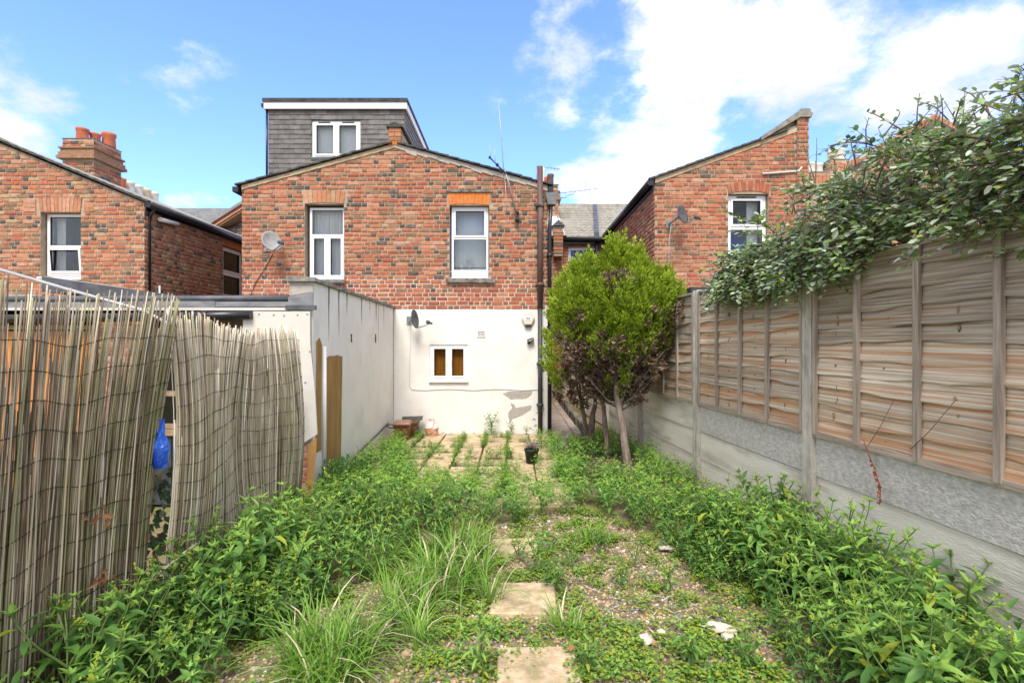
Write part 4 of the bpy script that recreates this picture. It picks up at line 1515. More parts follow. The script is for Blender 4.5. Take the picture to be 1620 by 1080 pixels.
mb = MB()
wall_backing(mb, (0, Y0), 0, 5.25, 10.5, -0.1, lambda u: gable_f(u) - 0.05, [], breaks=(FA,))
mb.build('wall', 'mortar_yellow', fr)
bw = Brickwork()
bw.wall((0, Y0), 0, 5.25, 10.0, 2.0, lambda u: gable_f(u) - 0.18, [], lambda u, z, h: pick((1.2, 3.2, 0.3, 2.2, 0.5, 1.0, 4.0)))
bw.build(fr)
mb = MB()
for side in (0, 1):
    us = [5.25 + (FA - 5.25) * i / 34 for i in range(35)] if side == 0 else [FA + (10.4 - FA) * i / 40 for i in range(41)]
    for a, b in zip(us[:-1], us[1:]):
        zz = (gable_f(a) + gable_f(b)) / 2
        mb.hexa([(a + 0.004, Y0 - 0.03, gable_f(a) - 0.07), (b - 0.004, Y0 - 0.03, gable_f(b) - 0.07), (b - 0.004, Y0 + 0.2, gable_f(b) - 0.07), (a + 0.004, Y0 + 0.2, gable_f(a) - 0.07),
                 (a + 0.004, Y0 - 0.03, gable_f(a) + 0.05), (b - 0.004, Y0 - 0.03, gable_f(b) + 0.05), (b - 0.004, Y0 + 0.2, gable_f(b) + 0.05), (a + 0.004, Y0 + 0.2, gable_f(a) + 0.05)], random.choice((0, 0, 1, 2)))
mb.build('brick_coping', ['brick_orange', 'brick_pink', 'brick_red'], fr, kind='stuff')
mb = MB()
for side in (0, 1):
    a, b = (5.25, FA) if side == 0 else (FA, 10.4)
    mb.prism([(a, gable_f(a) - 0.12), (b, gable_f(b) - 0.12), (b, gable_f(b) - 0.072), (a, gable_f(a) - 0.072)], Y0 - 0.07, Y0 + 0.2)
mb.build('tile_creasing', 'verge_tile', fr)
mb = MB()
mb.box(5.35, 10.3, Y0 + 0.23, 13.6, -0.1, 4.3)
mb.build('rear_block', 'brick_brown', fr)
yk = 12.5
chimney(fr, X(1284, yk), X(1300, yk) + 0.3, yk, yk + 0.5, 4.3, Z(272, yk), [(X(1290, yk), yk + 0.2, 0.11, 0.25, 'pot_cream'), (X(1304.5, yk), yk + 0.25, 0.1, 0.25, 'pot_cream')], corbel=False, pal=(1, 2, 0.5, 2, 1, 1, 3))
chimney(fr, X(1314, yk), X(1344, yk), yk, yk + 0.5, 4.3, Z(252, yk), [(X(1323, yk), yk + 0.2, 0.085, 0.24, 'pot_buff'), (X(1338, yk), yk + 0.25, 0.105, 0.32, 'pot_cream')], corbel=False, pal=(1, 2, 0.5, 2, 1, 1, 3))
# ------------------------------------------------------------------ white garden wall at the left
gw = thing('garden_wall', (-2.0, 7.0, 0), 'white painted garden wall with a sloping stone cap and an ochre bare patch', 'wall')
WA, WB = (-1.965, 5.06), (-2.085, 8.98)          # inner face, near and far end


def wx(y):
    return WA[0] + (WB[0] - WA[0]) * (y - WA[1]) / (WB[1] - WA[1])


WT = 2.205
mb = MB()
N_ = 22
th = 0.22
vs = []
for i in range(N_ + 1):
    y = WA[1] + (WB[1] - WA[1]) * i / N_
    vs += [(wx(y), y, -0.1), (wx(y) + jit(0.003), y, WT), (wx(y) - th, y, WT), (wx(y) - th, y, -0.1)]
fs = []
for i in range(N_):
    o = i * 4
    for k in range(4):
        fs.append((o + k, o + 4 + k, o + 4 + (k + 1) % 4, o + (k + 1) % 4))
fs += [(0, 1, 2, 3), (N_ * 4 + 3, N_ * 4 + 2, N_ * 4 + 1, N_ * 4)]
mb.add(vs, fs)
mb.build('rendered_face', 'render_side', gw)
mb = MB()
vs = []
for i in range(25):
    y = WA[1] - 0.05 + (WB[1] - WA[1] + 0.04) * i / 24
    vs += [(wx(y) + 0.035 + jit(0.008), y, WT + 0.002), (wx(y) + 0.035 + jit(0.008), y, WT + 0.04 + jit(0.006)), (wx(y) - th - 0.03, y, WT + 0.055 + jit(0.006)), (wx(y) - th - 0.03, y, WT + 0.002)]
fs = []
for i in range(24):
    o = i * 4
    for k in range(4):
        fs.append((o + k, o + 4 + k, o + 4 + (k + 1) % 4, o + (k + 1) % 4))
fs += [(0, 1, 2, 3), (99, 98, 97, 96)]
mb.add(vs, fs)
mb.build('coping', 'coping', gw)
# end face: rough cement above, lead-grey flashing below
mb = MB()
ye = WA[1] - 0.012
mb.prism(ragged([(wx(5.06) - th - 0.01, Z(468, 5.06)), (wx(5.06) + 0.004, Z(462, 5.06)), (wx(5.06) + 0.004, WT), (wx(5.06) - th - 0.01, WT)], 4, 0.004), ye, ye + 0.014)
mb.build('end_render', 'render_bare', gw)
mb = MB()
mb.prism(ragged([(wx(5.06) - th - 0.02, Z(489, 5.06)), (wx(5.06) + 0.003, Z(489, 5.06)), (wx(5.06) + 0.003, Z(463, 5.06)), (wx(5.06) - th - 0.02, Z(470, 5.06))], 3, 0.004), ye - 0.006, ye + 0.012)
mb.build('flashing', 'lead_pale', gw)


def wall_patch(name, pts, matn, th_=0.006):
    """pts in (y, z) on the inner face"""
    mb = MB()
    n = len(pts)
    a = [(wx(y) + 0.0005, y, z) for y, z in pts]
    b = [(wx(y) + th_, y, z) for y, z in pts]
    mb.add(a + b, [tuple(range(n, 2 * n))[::1], tuple(range(n - 1, -1, -1))] + [(i, (i + 1) % n, n + (i + 1) % n, n + i) for i in range(n)])
    return mb.build(name, matn, gw)


def ypx(px):
    """depth at which the inner wall face shows at px"""
    y = 6.0
    for _ in range(20):
        y = wx(y) * F / (px - 810)
    return y


pp = [(ypx(513.5), 0.0), (ypx(538), 0.0), (ypx(540), Z(640, ypx(540))), (ypx(541), Z(564, ypx(541))), (ypx(536), Z(562, ypx(536))), (ypx(524), Z(563, ypx(524))), (ypx(513), Z(565, ypx(513)))]
wall_patch('bare_patch', ragged(pp, 3, 0.006), 'render_ochre')
pp = [(ypx(499), 0.5), (ypx(508.0), 0.5), (ypx(508.5), Z(545, ypx(508))), (ypx(505), Z(534, ypx(505))), (ypx(500), Z(540, ypx(500)))]
wall_patch('bare_patch', ragged(pp, 3, 0.004), 'render_ochre')
mb = MB()
yy = ypx(510.5)
mb.tube([(wx(yy) + 0.02, yy, 0.1), (wx(yy) + 0.02, yy, Z(548, yy))], 0.02, 8)
mb.build('conduit', 'painted_white', gw)
for (px, a, b, w) in ((520, 455, 540, 0.035), (536, 462, 530, 0.03), (548.5, 468, 500, 0.03), (572, 474, 512, 0.025), (585, 478, 498, 0.02), (595, 483, 508, 0.03), (598.5, 484, 540, 0.012), (607, 486, 512, 0.02)):
    y = ypx(px)
    n = 7
    L_ = [(y - w * (1 - i / n) * random.uniform(0.4, 1), Z(a, y) + (Z(b, y) - Z(a, y)) * i / n) for i in range(n + 1)]
    R_ = [(y + w * (1 - i / n) * random.uniform(0.4, 1), Z(a, y) + (Z(b, y) - Z(a, y)) * i / n) for i in range(n + 1)]
    L_[0] = (L_[0][0], WT)
    R_[0] = (R_[0][0], WT)
    wall_patch('damp_streak', R_[::-1] + L_[:-1], 'dirt_streak', 0.003)
for (px, a, b) in ((555.5, 528, 541), (594, 529, 542)):
    y = ypx(px)
    wall_patch('hole', ragged([(y - 0.02, Z(b, y)), (y + 0.03, Z(b, y)), (y + 0.03, Z(a, y)), (y - 0.02, Z(a, y))], 2, 0.008), 'wire', 0.004)
# old hose lying up against the foot of the wall
pts = []
for i in range(16):
    px = 534 + (612 - 534) * i / 15
    y = ypx(px)
    pts.append((wx(y) + 0.03, y, Z(746 - (px - 534) * 0.99, y) + jit(0.006)))
o = cable('hose', pts, 0.012, 'gutter_black', None, 6)
tag(o, 'thin dark hose running along the foot of the white garden wall', 'hose')

# ------------------------------------------------------------------ the neighbour's lean-to
YS = 5.1
sh = thing('lean_to_shed', (-3.6, YS, 0), 'flat-roofed lean-to shed behind the reed screens with cream board and orange doors', 'shed')
mb = MB()
mb.box(-2.62, -2.21, YS + 0.02, YS + 0.06, 0.0, 1.9)
mb.box(-3.35, -2.62, YS + 0.25, YS + 0.29, 0.0, 1.9)
mb.box(-6.2, -5.35, YS + 0.02, YS + 0.06, 0.0, 1.9)
mb.box(-6.2, -6.1, YS + 0.06, 8.9, 0, 1.95)
mb.box(-6.1, -2.22, 8.6, 8.7, 0, 1.95)
mb.build('wall', 'timber_end', sh)
# brick base seen under the cut board
mb = MB()
mb.box(-2.75, -1.98, YS - 0.058, YS + 0.015, 0.0, 0.66)
bs = mb.build('brick_base', 'mortar_old', sh)
bw = Brickwork()
bw.wall((0, YS - 0.056), 0, -2.75, -1.985, 0.0, lambda u: 0.66, [], lambda u, z, h: pick((5, 3, 2, 1, 0.3, 0.5, 0)))
bw.build(bs)
# cream board with its lower edge cut on the slant
mb = MB()
bp = [(X(392, YS), Z(745, YS)), (X(470, YS), Z(708, YS)), (X(507.5, YS), Z(684, YS)), (X(504, YS), Z(620, YS)), (X(496.5, YS), Z(545, YS)), (X(496, YS), Z(493.5, YS)), (X(392, YS), Z(493, YS))]
mb.prism(bp, YS - 0.092, YS - 0.077)
mb.build('cream_board', 'board_paint', sh)
mb = MB()
for (a, b) in ((417, 498), (440, 499), (456, 500), (477, 499), (492, 498), (496, 556), (489, 604)):
    mb.lathe([(0.009, 0), (0.009, 0.004)], (0, 0, 0), 8)
    for k in range(len(mb.v) - 16, len(mb.v)):
        v = mb.v[k]
        mb.v[k] = (X(a, YS) + v[0], YS - 0.092 - v[2], Z(b, YS) + v[1])
mb.build('nails', 'metal_grey', sh)
mb = MB()
mb.prism([(X(488, YS), 0.05), (X(499.5, YS), 0.05), (X(506, YS), Z(690, YS)), (X(493, YS), Z(700, YS))], YS - 0.0735, YS - 0.0705)
mb.build('ochre_board', 'render_ochre', sh)
# orange doors seen through the reeds, made of upright boards
x0 = -5.3
i = 0
while x0 < -4.15:
    mb = MB()
    mb.box(x0 + 0.003, x0 + 0.142, YS - 0.02 - 0.004 * (i % 2), YS + 0.015, 0.15, 1.72)
    mb.build('plank', 'wood_orange', sh, (x0, YS, 0.15))
    x0 += 0.145
    i += 1
mb = MB()
bars(mb, -5.34, -4.12, 0.1, 1.78, 0.045, YS - 0.05, YS - 0.026)
mb.build('door_frame', 'timber_end', sh)
mb = MB()
mb.box(-4.12, -3.6, YS + 0.0, YS + 0.03, 0, 1.9)
po = mb.build('brick_panel', 'mortar_old', sh)
bw = Brickwork()
bw.wall((0, YS), 0, -4.12, -3.6, 0.2, lambda u: 1.88, [], lambda u, z, h: pick((0, 2, 0, 1, 0, 6, 1)))
bw.build(po)
make_window(sh, (-3.58, YS + 0.0, 0.75), 0, 0.9, 1.0, [(0, 0.5, 0.35, 1, False), (0.5, 1, 0.35, 1, False), (0, 1, 0, 0.35, False)], 0.05, behind=None)
sh.children[-1].data.materials[0] = MATS['timber_end']
mb = MB()
mb.box(-3.6, -2.66, YS - 0.05, YS - 0.003, 0.69, 0.745)
mb.build('window_sill', 'timber_end', sh)
for i in range(9):
    mb = MB()
    mb.box(-3.58 + 0.102 * i, -3.58 + 0.102 * i + 0.096, YS - 0.012 - 0.006 * (i % 2), YS + 0.02, 0, 0.688)
    mb.build('plank', 'felt', sh, (-3.58 + 0.102 * i, YS, 0))
for (a, w) in ((-3.64, 0.06), (-2.66, 0.07)):
    mb = MB()
    mb.box(a, a + w, YS - 0.045, YS - 0.002, 0, 1.86)
    mb.build('post', 'gutter_black' if a < -3 else 'timber_end', sh)
# roof: two felted boards with fascia, capped edge and gutter
mb = MB()
mb.box(-6.3, X(462, YS), YS - 0.02, 8.9, Z(487, YS), Z(484, YS) + 0.03)
mb.build('roof', 'felt', sh)
mb = MB()
mb.box(X(200, YS), X(345, YS), YS - 0.055, YS - 0.021, Z(487, YS) - 0.0, Z(477, YS))
mb.box(X(345, YS) + 0.002, X(462, YS), YS - 0.05, YS - 0.021, Z(486, YS), Z(477, YS) - 0.005)
mb.box(-6.3, X(200, YS) - 0.002, YS - 0.05, YS - 0.021, Z(487, YS), Z(477, YS) - 0.008)
mb.build('fascia', 'lead_pale', sh)
mb = MB()
mb.tube([(-6.3, YS - 0.01, Z(474, YS)), (X(300, YS), YS - 0.01, Z(473, YS)), (X(458, YS), YS - 0.01, Z(472, YS))], 0.034, 8)
mb.box(-6.3, X(460, YS), YS + 0.0, YS + 0.5, Z(478, YS), Z(472, YS))
mb.build('roof_edge', 'lead', sh)
mb = MB()
mb.box(-6.3, X(497, YS), YS - 0.062, YS - 0.022, Z(491.5, YS), Z(487.4, YS))
mb.build('soffit_strip', 'board_paint', sh)
mb = MB()
mb.box(X(458, YS), X(505, YS), YS - 0.10, YS - 0.063, Z(491, YS), Z(484, YS))
mb.build('timber_end', 'lead', sh)
mb = MB()
yg_ = YS - 0.12
pts = [(X(-80, yg_), yg_, Z(506, yg_)), (X(325, yg_), yg_, Z(500, yg_)), (X(398, yg_), yg_, Z(498, yg_))]
mb.tube(pts, 0.045, 10)
mb.tube([(pts[1][0] - 0.03, yg_, pts[1][2]), (pts[1][0] + 0.03, yg_, pts[1][2])], 0.054, 10)
mb.build('gutter', 'gutter_black', sh)
# dark felted upstand of the next roof, sloping down to the right, and the ledge beside it
mb = MB()
yf = 6.6
mb.prism([(X(66, yf), Z(462, yf)), (X(340, yf), Z(476, yf)), (X(270, yf), Z(467, yf)), (X(66, yf), Z(437, yf))], yf, yf + 2.3)
mb.build('roof_upstand', 'lead', sh)
mb = MB()
mb.box(-7.6, X(66, yf), yf, yf + 2.2, 2.0, Z(466, yf))
mb.prism([(X(26, yf), Z(440, yf)), (X(72, yf), Z(440, yf)), (X(52, yf), Z(434, yf))], yf + 0.2, yf + 1.6)
mb.build('ledge', 'render_bare', sh)
# pale pole leaning over the shed roof
o = cable('metal_pole', [(X(-40, 4.7), 4.9, Z(420, 4.7)), (X(110, 4.7), 4.75, Z(460, 4.7)), (X(230, 4.7), 4.7, Z(492, 4.7)), (X(275, 4.7), 4.66, Z(515, 4.7))], 0.016, 'metal_pale', None, 8)
tag(o, 'long pale metal pole lying aslant over the shed roof edge', 'pole')

# ------------------------------------------------------------------ fence on the right
def fx(y):
    return 2.584 - 0.0802 * y


FANG = math.atan2(0.0802, 1.0)         # fence direction turned from +Y towards -X
fdir = Vector((-0.0802, 1, 0)).normalized()
fnrm = Vector((-fdir.y, fdir.x, 0))     # towards the garden (-X)
fence = thing('panel_fence', (fx(5.8), 5.8, 0), 'waney-lap timber fence with concrete posts and gravel boards, shrub tumbling over it', 'fence')
FT, FB = 2.175, 0.915
POSTS = [1.94, 3.87, 5.80, 7.73, 9.66, 11.59]


def fpt(y, off, z):
    return Vector((fx(y), y, z)) + fnrm * off


def fbox(mb, ya, yb, o0, o1, z0, z1, m=0):
    p = [fpt(ya, o1, z0), fpt(yb, o1, z0), fpt(yb, o0, z0), fpt(ya, o0, z0), fpt(ya, o1, z1), fpt(yb, o1, z1), fpt(yb, o0, z1), fpt(ya, o0, z1)]
    mb.hexa([tuple(q) for q in p[::-1][4:] + p[::-1][:4]] if False else [tuple(p[i]) for i in (0, 3, 2, 1, 4, 7, 6, 5)], m)


# note: fx is measured at the garden face of the boards
for i, y in enumerate(POSTS):
    mb = MB()
    w, d = 0.052, 0.05
    top = FT + 0.02 + jit(0.008)
    fbox(mb, y - w, y + w, -0.06, 0.012, -0.2, top)
    fbox(mb, y - w, y - 0.022, 0.012, 0.05, -0.2, top)
    fbox(mb, y + 0.022, y + w, 0.012, 0.05, -0.2, top)
    fbox(mb, y - 0.022, y + 0.022, 0.012, 0.044, -0.2, top)
    mb.build('post', 'post_concrete', fence, tuple(fpt(y, 0, 0)))


def wavy_plank(L, h, seed):
    """a waney-edged board: x along the run, -y towards the garden, z up; laps over the one below"""
    rr = random.Random(seed)
    n = 22
    ph = [rr.uniform(0, 6.28) for _ in range(4)]
    vs = []
    for i in range(n + 1):
        t = i / n
        x = L * t
        lo = 0.011 * math.sin(t * 7 + ph[0]) + 0.006 * math.sin(t * 23 + ph[1]) + rr.uniform(-0.0025, 0.0025)
        bow = 0.006 * math.sin(t * 9 + ph[2]) + 0.003 * math.sin(t * 31 + ph[3])
        vs += [(x, -0.020 + bow, lo), (x, -0.024 + bow, lo + 0.008), (x, -0.012 + bow * 0.5, h * 0.55), (x, 0.002, h), (x, 0.008, h), (x, -0.004 + bow, lo)]
    fs = []
    k = 6
    for i in range(n):
        o = i * k
        for j in range(k):
            fs.append((o + j, o + k + j, o + k + (j + 1) % k, o + (j + 1) % k))
    mb = MB()
    mb.add(vs, fs, 0, False)
    mb.f += [tuple(range(k - 1, -1, -1)), tuple(n * k + j for j in range(k))]
    mb.m += [0, 0]
    mb.s += [False, False]
    return mb


def fence_panel(ya, yb, seed, dark):
    L = (yb - ya) / fdir.y
    c0 = fpt(yb, 0, 0)
    base = MB()
    fbox(base, ya, yb, -0.012, -0.004, FB + 0.03, FT - 0.02)
    panel = base.build('panel', 'wood_dark', fence, tuple(fpt((ya + yb) / 2, 0, FB)))
    # rotation: local x -> -fdir (so that local -y faces the garden)
    ang = math.atan2(-fdir.y, -fdir.x)
    np_ = 11
    step = (FT - 0.03 - FB - 0.02) / np_
    for i in range(np_):
        z = FB + 0.02 + i * step + jit(0.008)
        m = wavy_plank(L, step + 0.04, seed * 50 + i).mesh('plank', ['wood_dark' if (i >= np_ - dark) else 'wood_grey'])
        p = fpt(yb, 0.004, z)
        pl = place('plank', m, panel, tuple(p), (R(2.0), jit(0.004), ang))
    kb = MB()
    nk = 0
    for col in (0.13, 0.39, 0.64, 0.88):
        for i in range(np_):
            for _k in range(random.choice((0, 1, 1, 1, 2))):
                y = ya + (yb - ya) * col + jit(0.022)
                z = FB + 0.02 + (i + random.uniform(0.15, 0.85)) * step
                r = random.uniform(0.004, 0.011)
                c = fpt(y, 0.024, z)
                ring = []
                k = 9
                el = random.uniform(1.0, 3.0)
                for j in range(k):
                    a = 2 * math.pi * j / k
                    rr = r * random.uniform(0.55, 1.3)
                    q = c + fdir * (rr * math.cos(a)) + Vector((0, 0, rr * el * math.sin(a)))
                    ring.append(tuple(q))
                back = [tuple(Vector(q) - fnrm * 0.02) for q in ring]
                ctr = tuple(c + fnrm * 0.004)
                kb.add(ring + back + [ctr], [(j, (j + 1) % k, 2 * k) for j in range(k)] + [(j, k + j, k + (j + 1) % k, (j + 1) % k) for j in range(k)])
                nk += 1
    kb.build('knots', 'knot', panel, kind='stuff')
    for t in (0.012, 0.262, 0.512, 0.762, 0.988):
        y = ya + (yb - ya) * t
        mb = MB()
        w = 0.019 if 0.1 < t < 0.9 else 0.016
        fbox(mb, y - w, y + w, 0.024, 0.05 + jit(0.003), FB + 0.012, FT - 0.015 + jit(0.01))
        mb.build('batten', 'batten', panel, tuple(fpt(y, 0.03, FB)))
    mb = MB()
    fbox(mb, ya + 0.004, yb - 0.004, 0.026, 0.043, FB - 0.004, FB + 0.035)
    mb.build('rail', 'rail_wood', panel, tuple(fpt(y, 0.03, FB)))
    mb = MB()
    fbox(mb, ya + 0.004, yb - 0.004, -0.03, 0.046, FT - 0.016, FT + 0.008)
    mb.build('rail', 'rail_wood', panel, tuple(fpt(y, 0.03, FT)))


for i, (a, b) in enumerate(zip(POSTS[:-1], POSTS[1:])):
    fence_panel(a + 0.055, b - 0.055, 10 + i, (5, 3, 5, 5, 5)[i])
    for k in range(3):
        mb = MB()
        z0 = k * 0.305 + jit(0.003)
        o_ = 0.004 + 0.006 * k + jit(0.002)
        m_ = 'board_grey' if k == 2 and i < 2 else 'board_cream'
        if k == 2:
            n = 12
            fbox(mb, a + 0.035, b - 0.035, -0.04, 0.012, z0 + 0.004, z0 + 0.302)
        else:
            fbox(mb, a + 0.035, b - 0.035, -0.04, 0.0 - 0.006 * (1 - k), z0 + 0.004, z0 + 0.302)
        mb.build('gravel_board', m_, fence, tuple(fpt((a + b) / 2, 0, z0)))
# one near bay beyond the picture edge so the run does not stop at the frame
for k in range(3):
    mb = MB()
    fbox(mb, 0.05, 1.9, -0.04, 0.012 if k == 2 else -0.004, k * 0.305 + 0.004, k * 0.305 + 0.302)
    mb.build('gravel_board', 'board_grey' if k == 2 else 'board_cream', fence)
fence_panel(0.07, 1.885, 31, 4)

# ------------------------------------------------------------------ reed screens on the left boundary
def reed_screen(name, label, n, base, top, off, hvar, wires, palette, seed, holes=None, r0=0.0042, extra=150):
    """base(t), top(t): end points of the reed at t; off(t, s): sideways bulge"""
    rr = random.Random(seed)
    c = base(0.5)
    root = thing(name, (c[0], c[1], 0), label, 'reed screen', 'reed screens along the left boundary')
    back = MB()
    for i in range(n + extra):
        t = (i + rr.uniform(-0.3, 0.3)) / n if i < n else rr.random()
        b, tp = Vector(base(t)), Vector(top(t))
        tp.z += rr.uniform(-hvar, hvar * 0.7)
        # crossing reeds lean a little
        tp.y += rr.gauss(0, 0.02)
        s1 = 1.0
        s0 = 0.0
        q = rr.random()
        if i >= n:
            s1 = rr.uniform(0.55, 0.97)
        if holes and rr.random() < holes(t):
            s1 = rr.uniform(0.45, 0.9)
        lx = rr.gauss(0, 0.007)
        nseg = 6
        pts = []
        for k in range(nseg + 1):
            s = s0 + (s1 - s0) * k / nseg
            p = b.lerp(tp, s)
            p.x += off(t, s) + lx + 0.004 * math.sin(s * 5 + i)
            p.y += 0.005 * math.sin(s * 7 + i * 1.7)
            pts.append(p)
        r = r0 * rr.uniform(0.75, 1.35)
        rad = [r * (1.1 - 0.35 * k / nseg) for k in range(nseg + 1)]
        if i >= n:
            back.tube([p - Vector((0.012, 0, 0)) for p in pts], rad, 4, REEDS.index(palette(t, rr)))
            continue
        mb = MB()
        mb.tube(pts, rad, 5, cap=True, smooth=True)
        mb.build('reed', palette(t, rr), root, tuple(pts[0]))
    back.build('reeds', REEDS, root, kind='stuff')
    for wz in wires:
        pts = []
        for k in range(31):
            t = k / 30
            b, tp = Vector(base(t)), Vector(top(t))
            s = (wz + (0.022 * math.sin(t * 9 + wz * 4) + 0.010 * math.sin(t * 23 + wz * 3)) - b.z) / (tp.z - b.z)
            p = b.lerp(tp, s)
            p.x += off(t, s) + 0.012 + 0.002 * math.sin(k * 2.2)
            pts.append(p)
        mb = MB()
        mb.tube(pts, 0.0013, 4)
        for k in range(0, 90):
            t = k / 89
            b, tp = Vector(base(t)), Vector(top(t))
            s = (wz + (0.022 * math.sin(t * 9 + wz * 4) + 0.010 * math.sin(t * 23 + wz * 3)) - b.z) / (tp.z - b.z)
            p = b.lerp(tp, s)
            p.x += off(t, s) + 0.012
            mb.add([tuple(p + Vector((0.002, 0, 0.004))), tuple(p + Vector((0.002, 0.0025, -0.002))), tuple(p + Vector((0.002, -0.0025, -0.003))), tuple(p + Vector((-0.004, 0, 0)))], [(0, 1, 2), (0, 3, 1), (1, 3, 2), (2, 3, 0)])
        mb.build('binding_wire', 'wire', root)
    return root


REEDS = ['reed_tan', 'reed_pale', 'reed_brown', 'reed_green', 'reed_grey']


def pal_one(t, rr):
    w = [2.2, 0.8, 3.5, 2.0 + 2.5 * t, 2.2] if t > 0.35 else [1.6, 0.5, 4.2, 1.2, 2.6]
    return rr.choices(['reed_tan', 'reed_pale', 'reed_brown', 'reed_green', 'reed_grey'], w)[0]


def pal_two(t, rr):
    return rr.choices(['reed_tan', 'reed_pale', 'reed_brown', 'reed_green', 'reed_grey'], [3.0, 3.6, 1.0, 0.5, 2.6])[0]


reed_screen('reed_screen', 'tall dark weathered reed screen with a ragged sparse top, nearest on the left boundary', 250,
            lambda t: (-2.03 + 0.02 * t, 1.55 + 1.24 * t, 0.02), lambda t: (-1.99 + 0.04 * t, 1.60 + 1.38 * t, 1.83 + 0.02 * math.sin(t * 9)),
            lambda t, s: 0.03 * math.sin(t * 5 + s * 2.2) * s - 0.02 * math.sin(s * 3), 0.06, [0.13 + 0.135 * k for k in range(12)], pal_one, 3,
            lambda t: 0.45 if t < 0.45 else 0.3, r0=0.0035, extra=640)
reed_screen('reed_screen', 'paler grey reed screen sagging in a wave, beside the cream board', 295,
            lambda t: (-2.0 + 0.005 * t, 2.93 + 1.86 * t, 0.06 + 0.05 * t), lambda t: (-2.0 + 0.03 * t, 2.97 + 1.76 * t, 1.755 - 0.07 * t + 0.03 * math.sin(t * 8 + 1)),
            lambda t, s: 0.07 * math.sin(s * 3.0) * math.sin(t * 7.5 + 0.6 + s) + 0.05 * s * math.sin(t * 6.0) , 0.04, [0.2 + 0.118 * k for k in range(13)], pal_two, 5,
            lambda t: 0.10, r0=0.0039, extra=640)
# the posts they are tied to
for (y, h, lab) in ((2.86, 1.55, 'black metal post in the gap between the two reed screens'), (4.82, 1.2, 'dark timber post behind the far end of the pale reed screen')):
    mb = MB()
    mb.box(-2.10, -2.065, y - 0.02, y + 0.02, 0, h)
    mb.lathe([(0.012, 0), (0.016, 0.01), (0.0, 0.02)], (-2.0825, y, h), 8)
    o = mb.build('post', 'gutter_black', None, (-2.08, y, 0))
    o.name = 'fence_post'
    tag(o, lab, 'post')

# ------------------------------------------------------------------ paving
patio = bpy.data.objects.new('patio', None)
COL.objects.link(patio)
patio.location = (-0.6, 7.2, 0)
ROOTS[patio.name] = Matrix.Translation(patio.location)
tag(patio, 'weedy patio of small sandstone-coloured slabs in front of the white wall', None, None, 'structure')


def slab(parent, x0, x1, y0, y1, m, h=0.03, z=0.0, tilt=0.012, name='slab', rotz=0.0):
    w, d = (x1 - x0) / 2, (y1 - y0) / 2
    mb = MB()
    b = 0.007
    o = [(-w, -d), (w, -d), (w, d), (-w, d)]
    o = [(a + jit(0.006), c + jit(0.006)) for a, c in o]
    i_ = [(a * (1 - b / w), c * (1 - b / d)) for a, c in o]
    vs = [(a, c, -0.05) for a, c in o] + [(a, c, h - b) for a, c in o] + [(a, c, h) for a, c in i_]
    fs = [(8, 9, 10, 11)] + [(k, (k + 1) % 4, 4 + (k + 1) % 4, 4 + k) for k in range(4)] + [(4 + k, 4 + (k + 1) % 4, 8 + (k + 1) % 4, 8 + k) for k in range(4)]
    mb.add(vs, fs)
    me = mb.mesh(name, [m])
    return place(name, me, parent, ((x0 + x1) / 2, (y0 + y1) / 2, z), (jit(tilt), jit(tilt), rotz))


SLABS = []
SX, SY = 0.358, 0.405
yy = 8.93
row = 0
while yy > 5.3:
    x = UR + 0.02
    k = 0
    while x > -2.05:
        d = SY if row else 0.36
        slab(patio, x - SX + 0.012, x - 0.012, yy - d + 0.012, yy - 0.012, 'slab', 0.03, 0.0 + jit(0.004))
        x -= SX
        k += 1
    yy -= (SY if row else 0.36)
    row += 1
path = bpy.data.objects.new('side_path', None)
COL.objects.link(path)
path.location = (1.0, 11, 0)
ROOTS[path.name] = Matrix.Translation(path.location)
tag(path, 'paved path running down the side passage', None, None, 'structure')
yy = 8.95
while yy < 13.4:
    for (a, b) in ((UR + 0.03, UR + 0.45), (UR + 0.46, 1.22)):
        slab(path, a, b, yy + 0.008, yy + 0.59, 'slab_grey', 0.03, 0.0)
    yy += 0.6
# a few extra slabs by the passage mouth
for (a, b, c, d) in ((UR + 0.04, UR + 0.42, 8.52, 8.92), (UR + 0.04, UR + 0.42, 8.1, 8.5)):
    slab(path, a, b, c, d, 'slab_grey', 0.03)
mb = MB()
n = 16
prev = None
for i in range(n):
    y0_, y1_ = 8.3 + 5.0 * i / n, 8.3 + 5.0 * (i + 0.96) / n
    x_ = 1.26 + jit(0.02)
    mb = MB()
    mb.hexa([(x_, y0_, -0.05), (x_ + 0.12, y0_, -0.05), (x_ + 0.12, y1_, -0.05), (x_, y1_, -0.05), (x_ + 0.015, y0_, 0.12 + jit(0.02)), (x_ + 0.11, y0_, 0.13), (x_ + 0.11, y1_, 0.13), (x_ + 0.01, y1_, 0.12 + jit(0.02))])
    mb.build('kerb_stone', 'coping' if i % 3 else 'sill_stone', path, (x_, y0_, 0))
for (px, py, w, d, rz, lab) in ((853, 1064, 0.41, 0.44, 0.03, 'square sandstone stepping slab, the nearest of the three'),
                                (828, 944, 0.40, 0.40, -0.05, 'square sandstone stepping slab between the gravel and the long grass tuft'),
                                (815, 862, 0.36, 0.34, 0.06, 'stepping slab nearly hidden by weeds, farthest along the gravel')):
    y = 1.6 * F / (py - 543)
    x = X(px, y)
    o = slab(None, x - w / 2, x + w / 2, y - d / 2, y + d / 2, 'slab', 0.03, ground_h(x, y) - 0.028, 0.02, 'stepping_stone', rz)
    tag(o, lab, 'stepping stone', 'stepping stones')

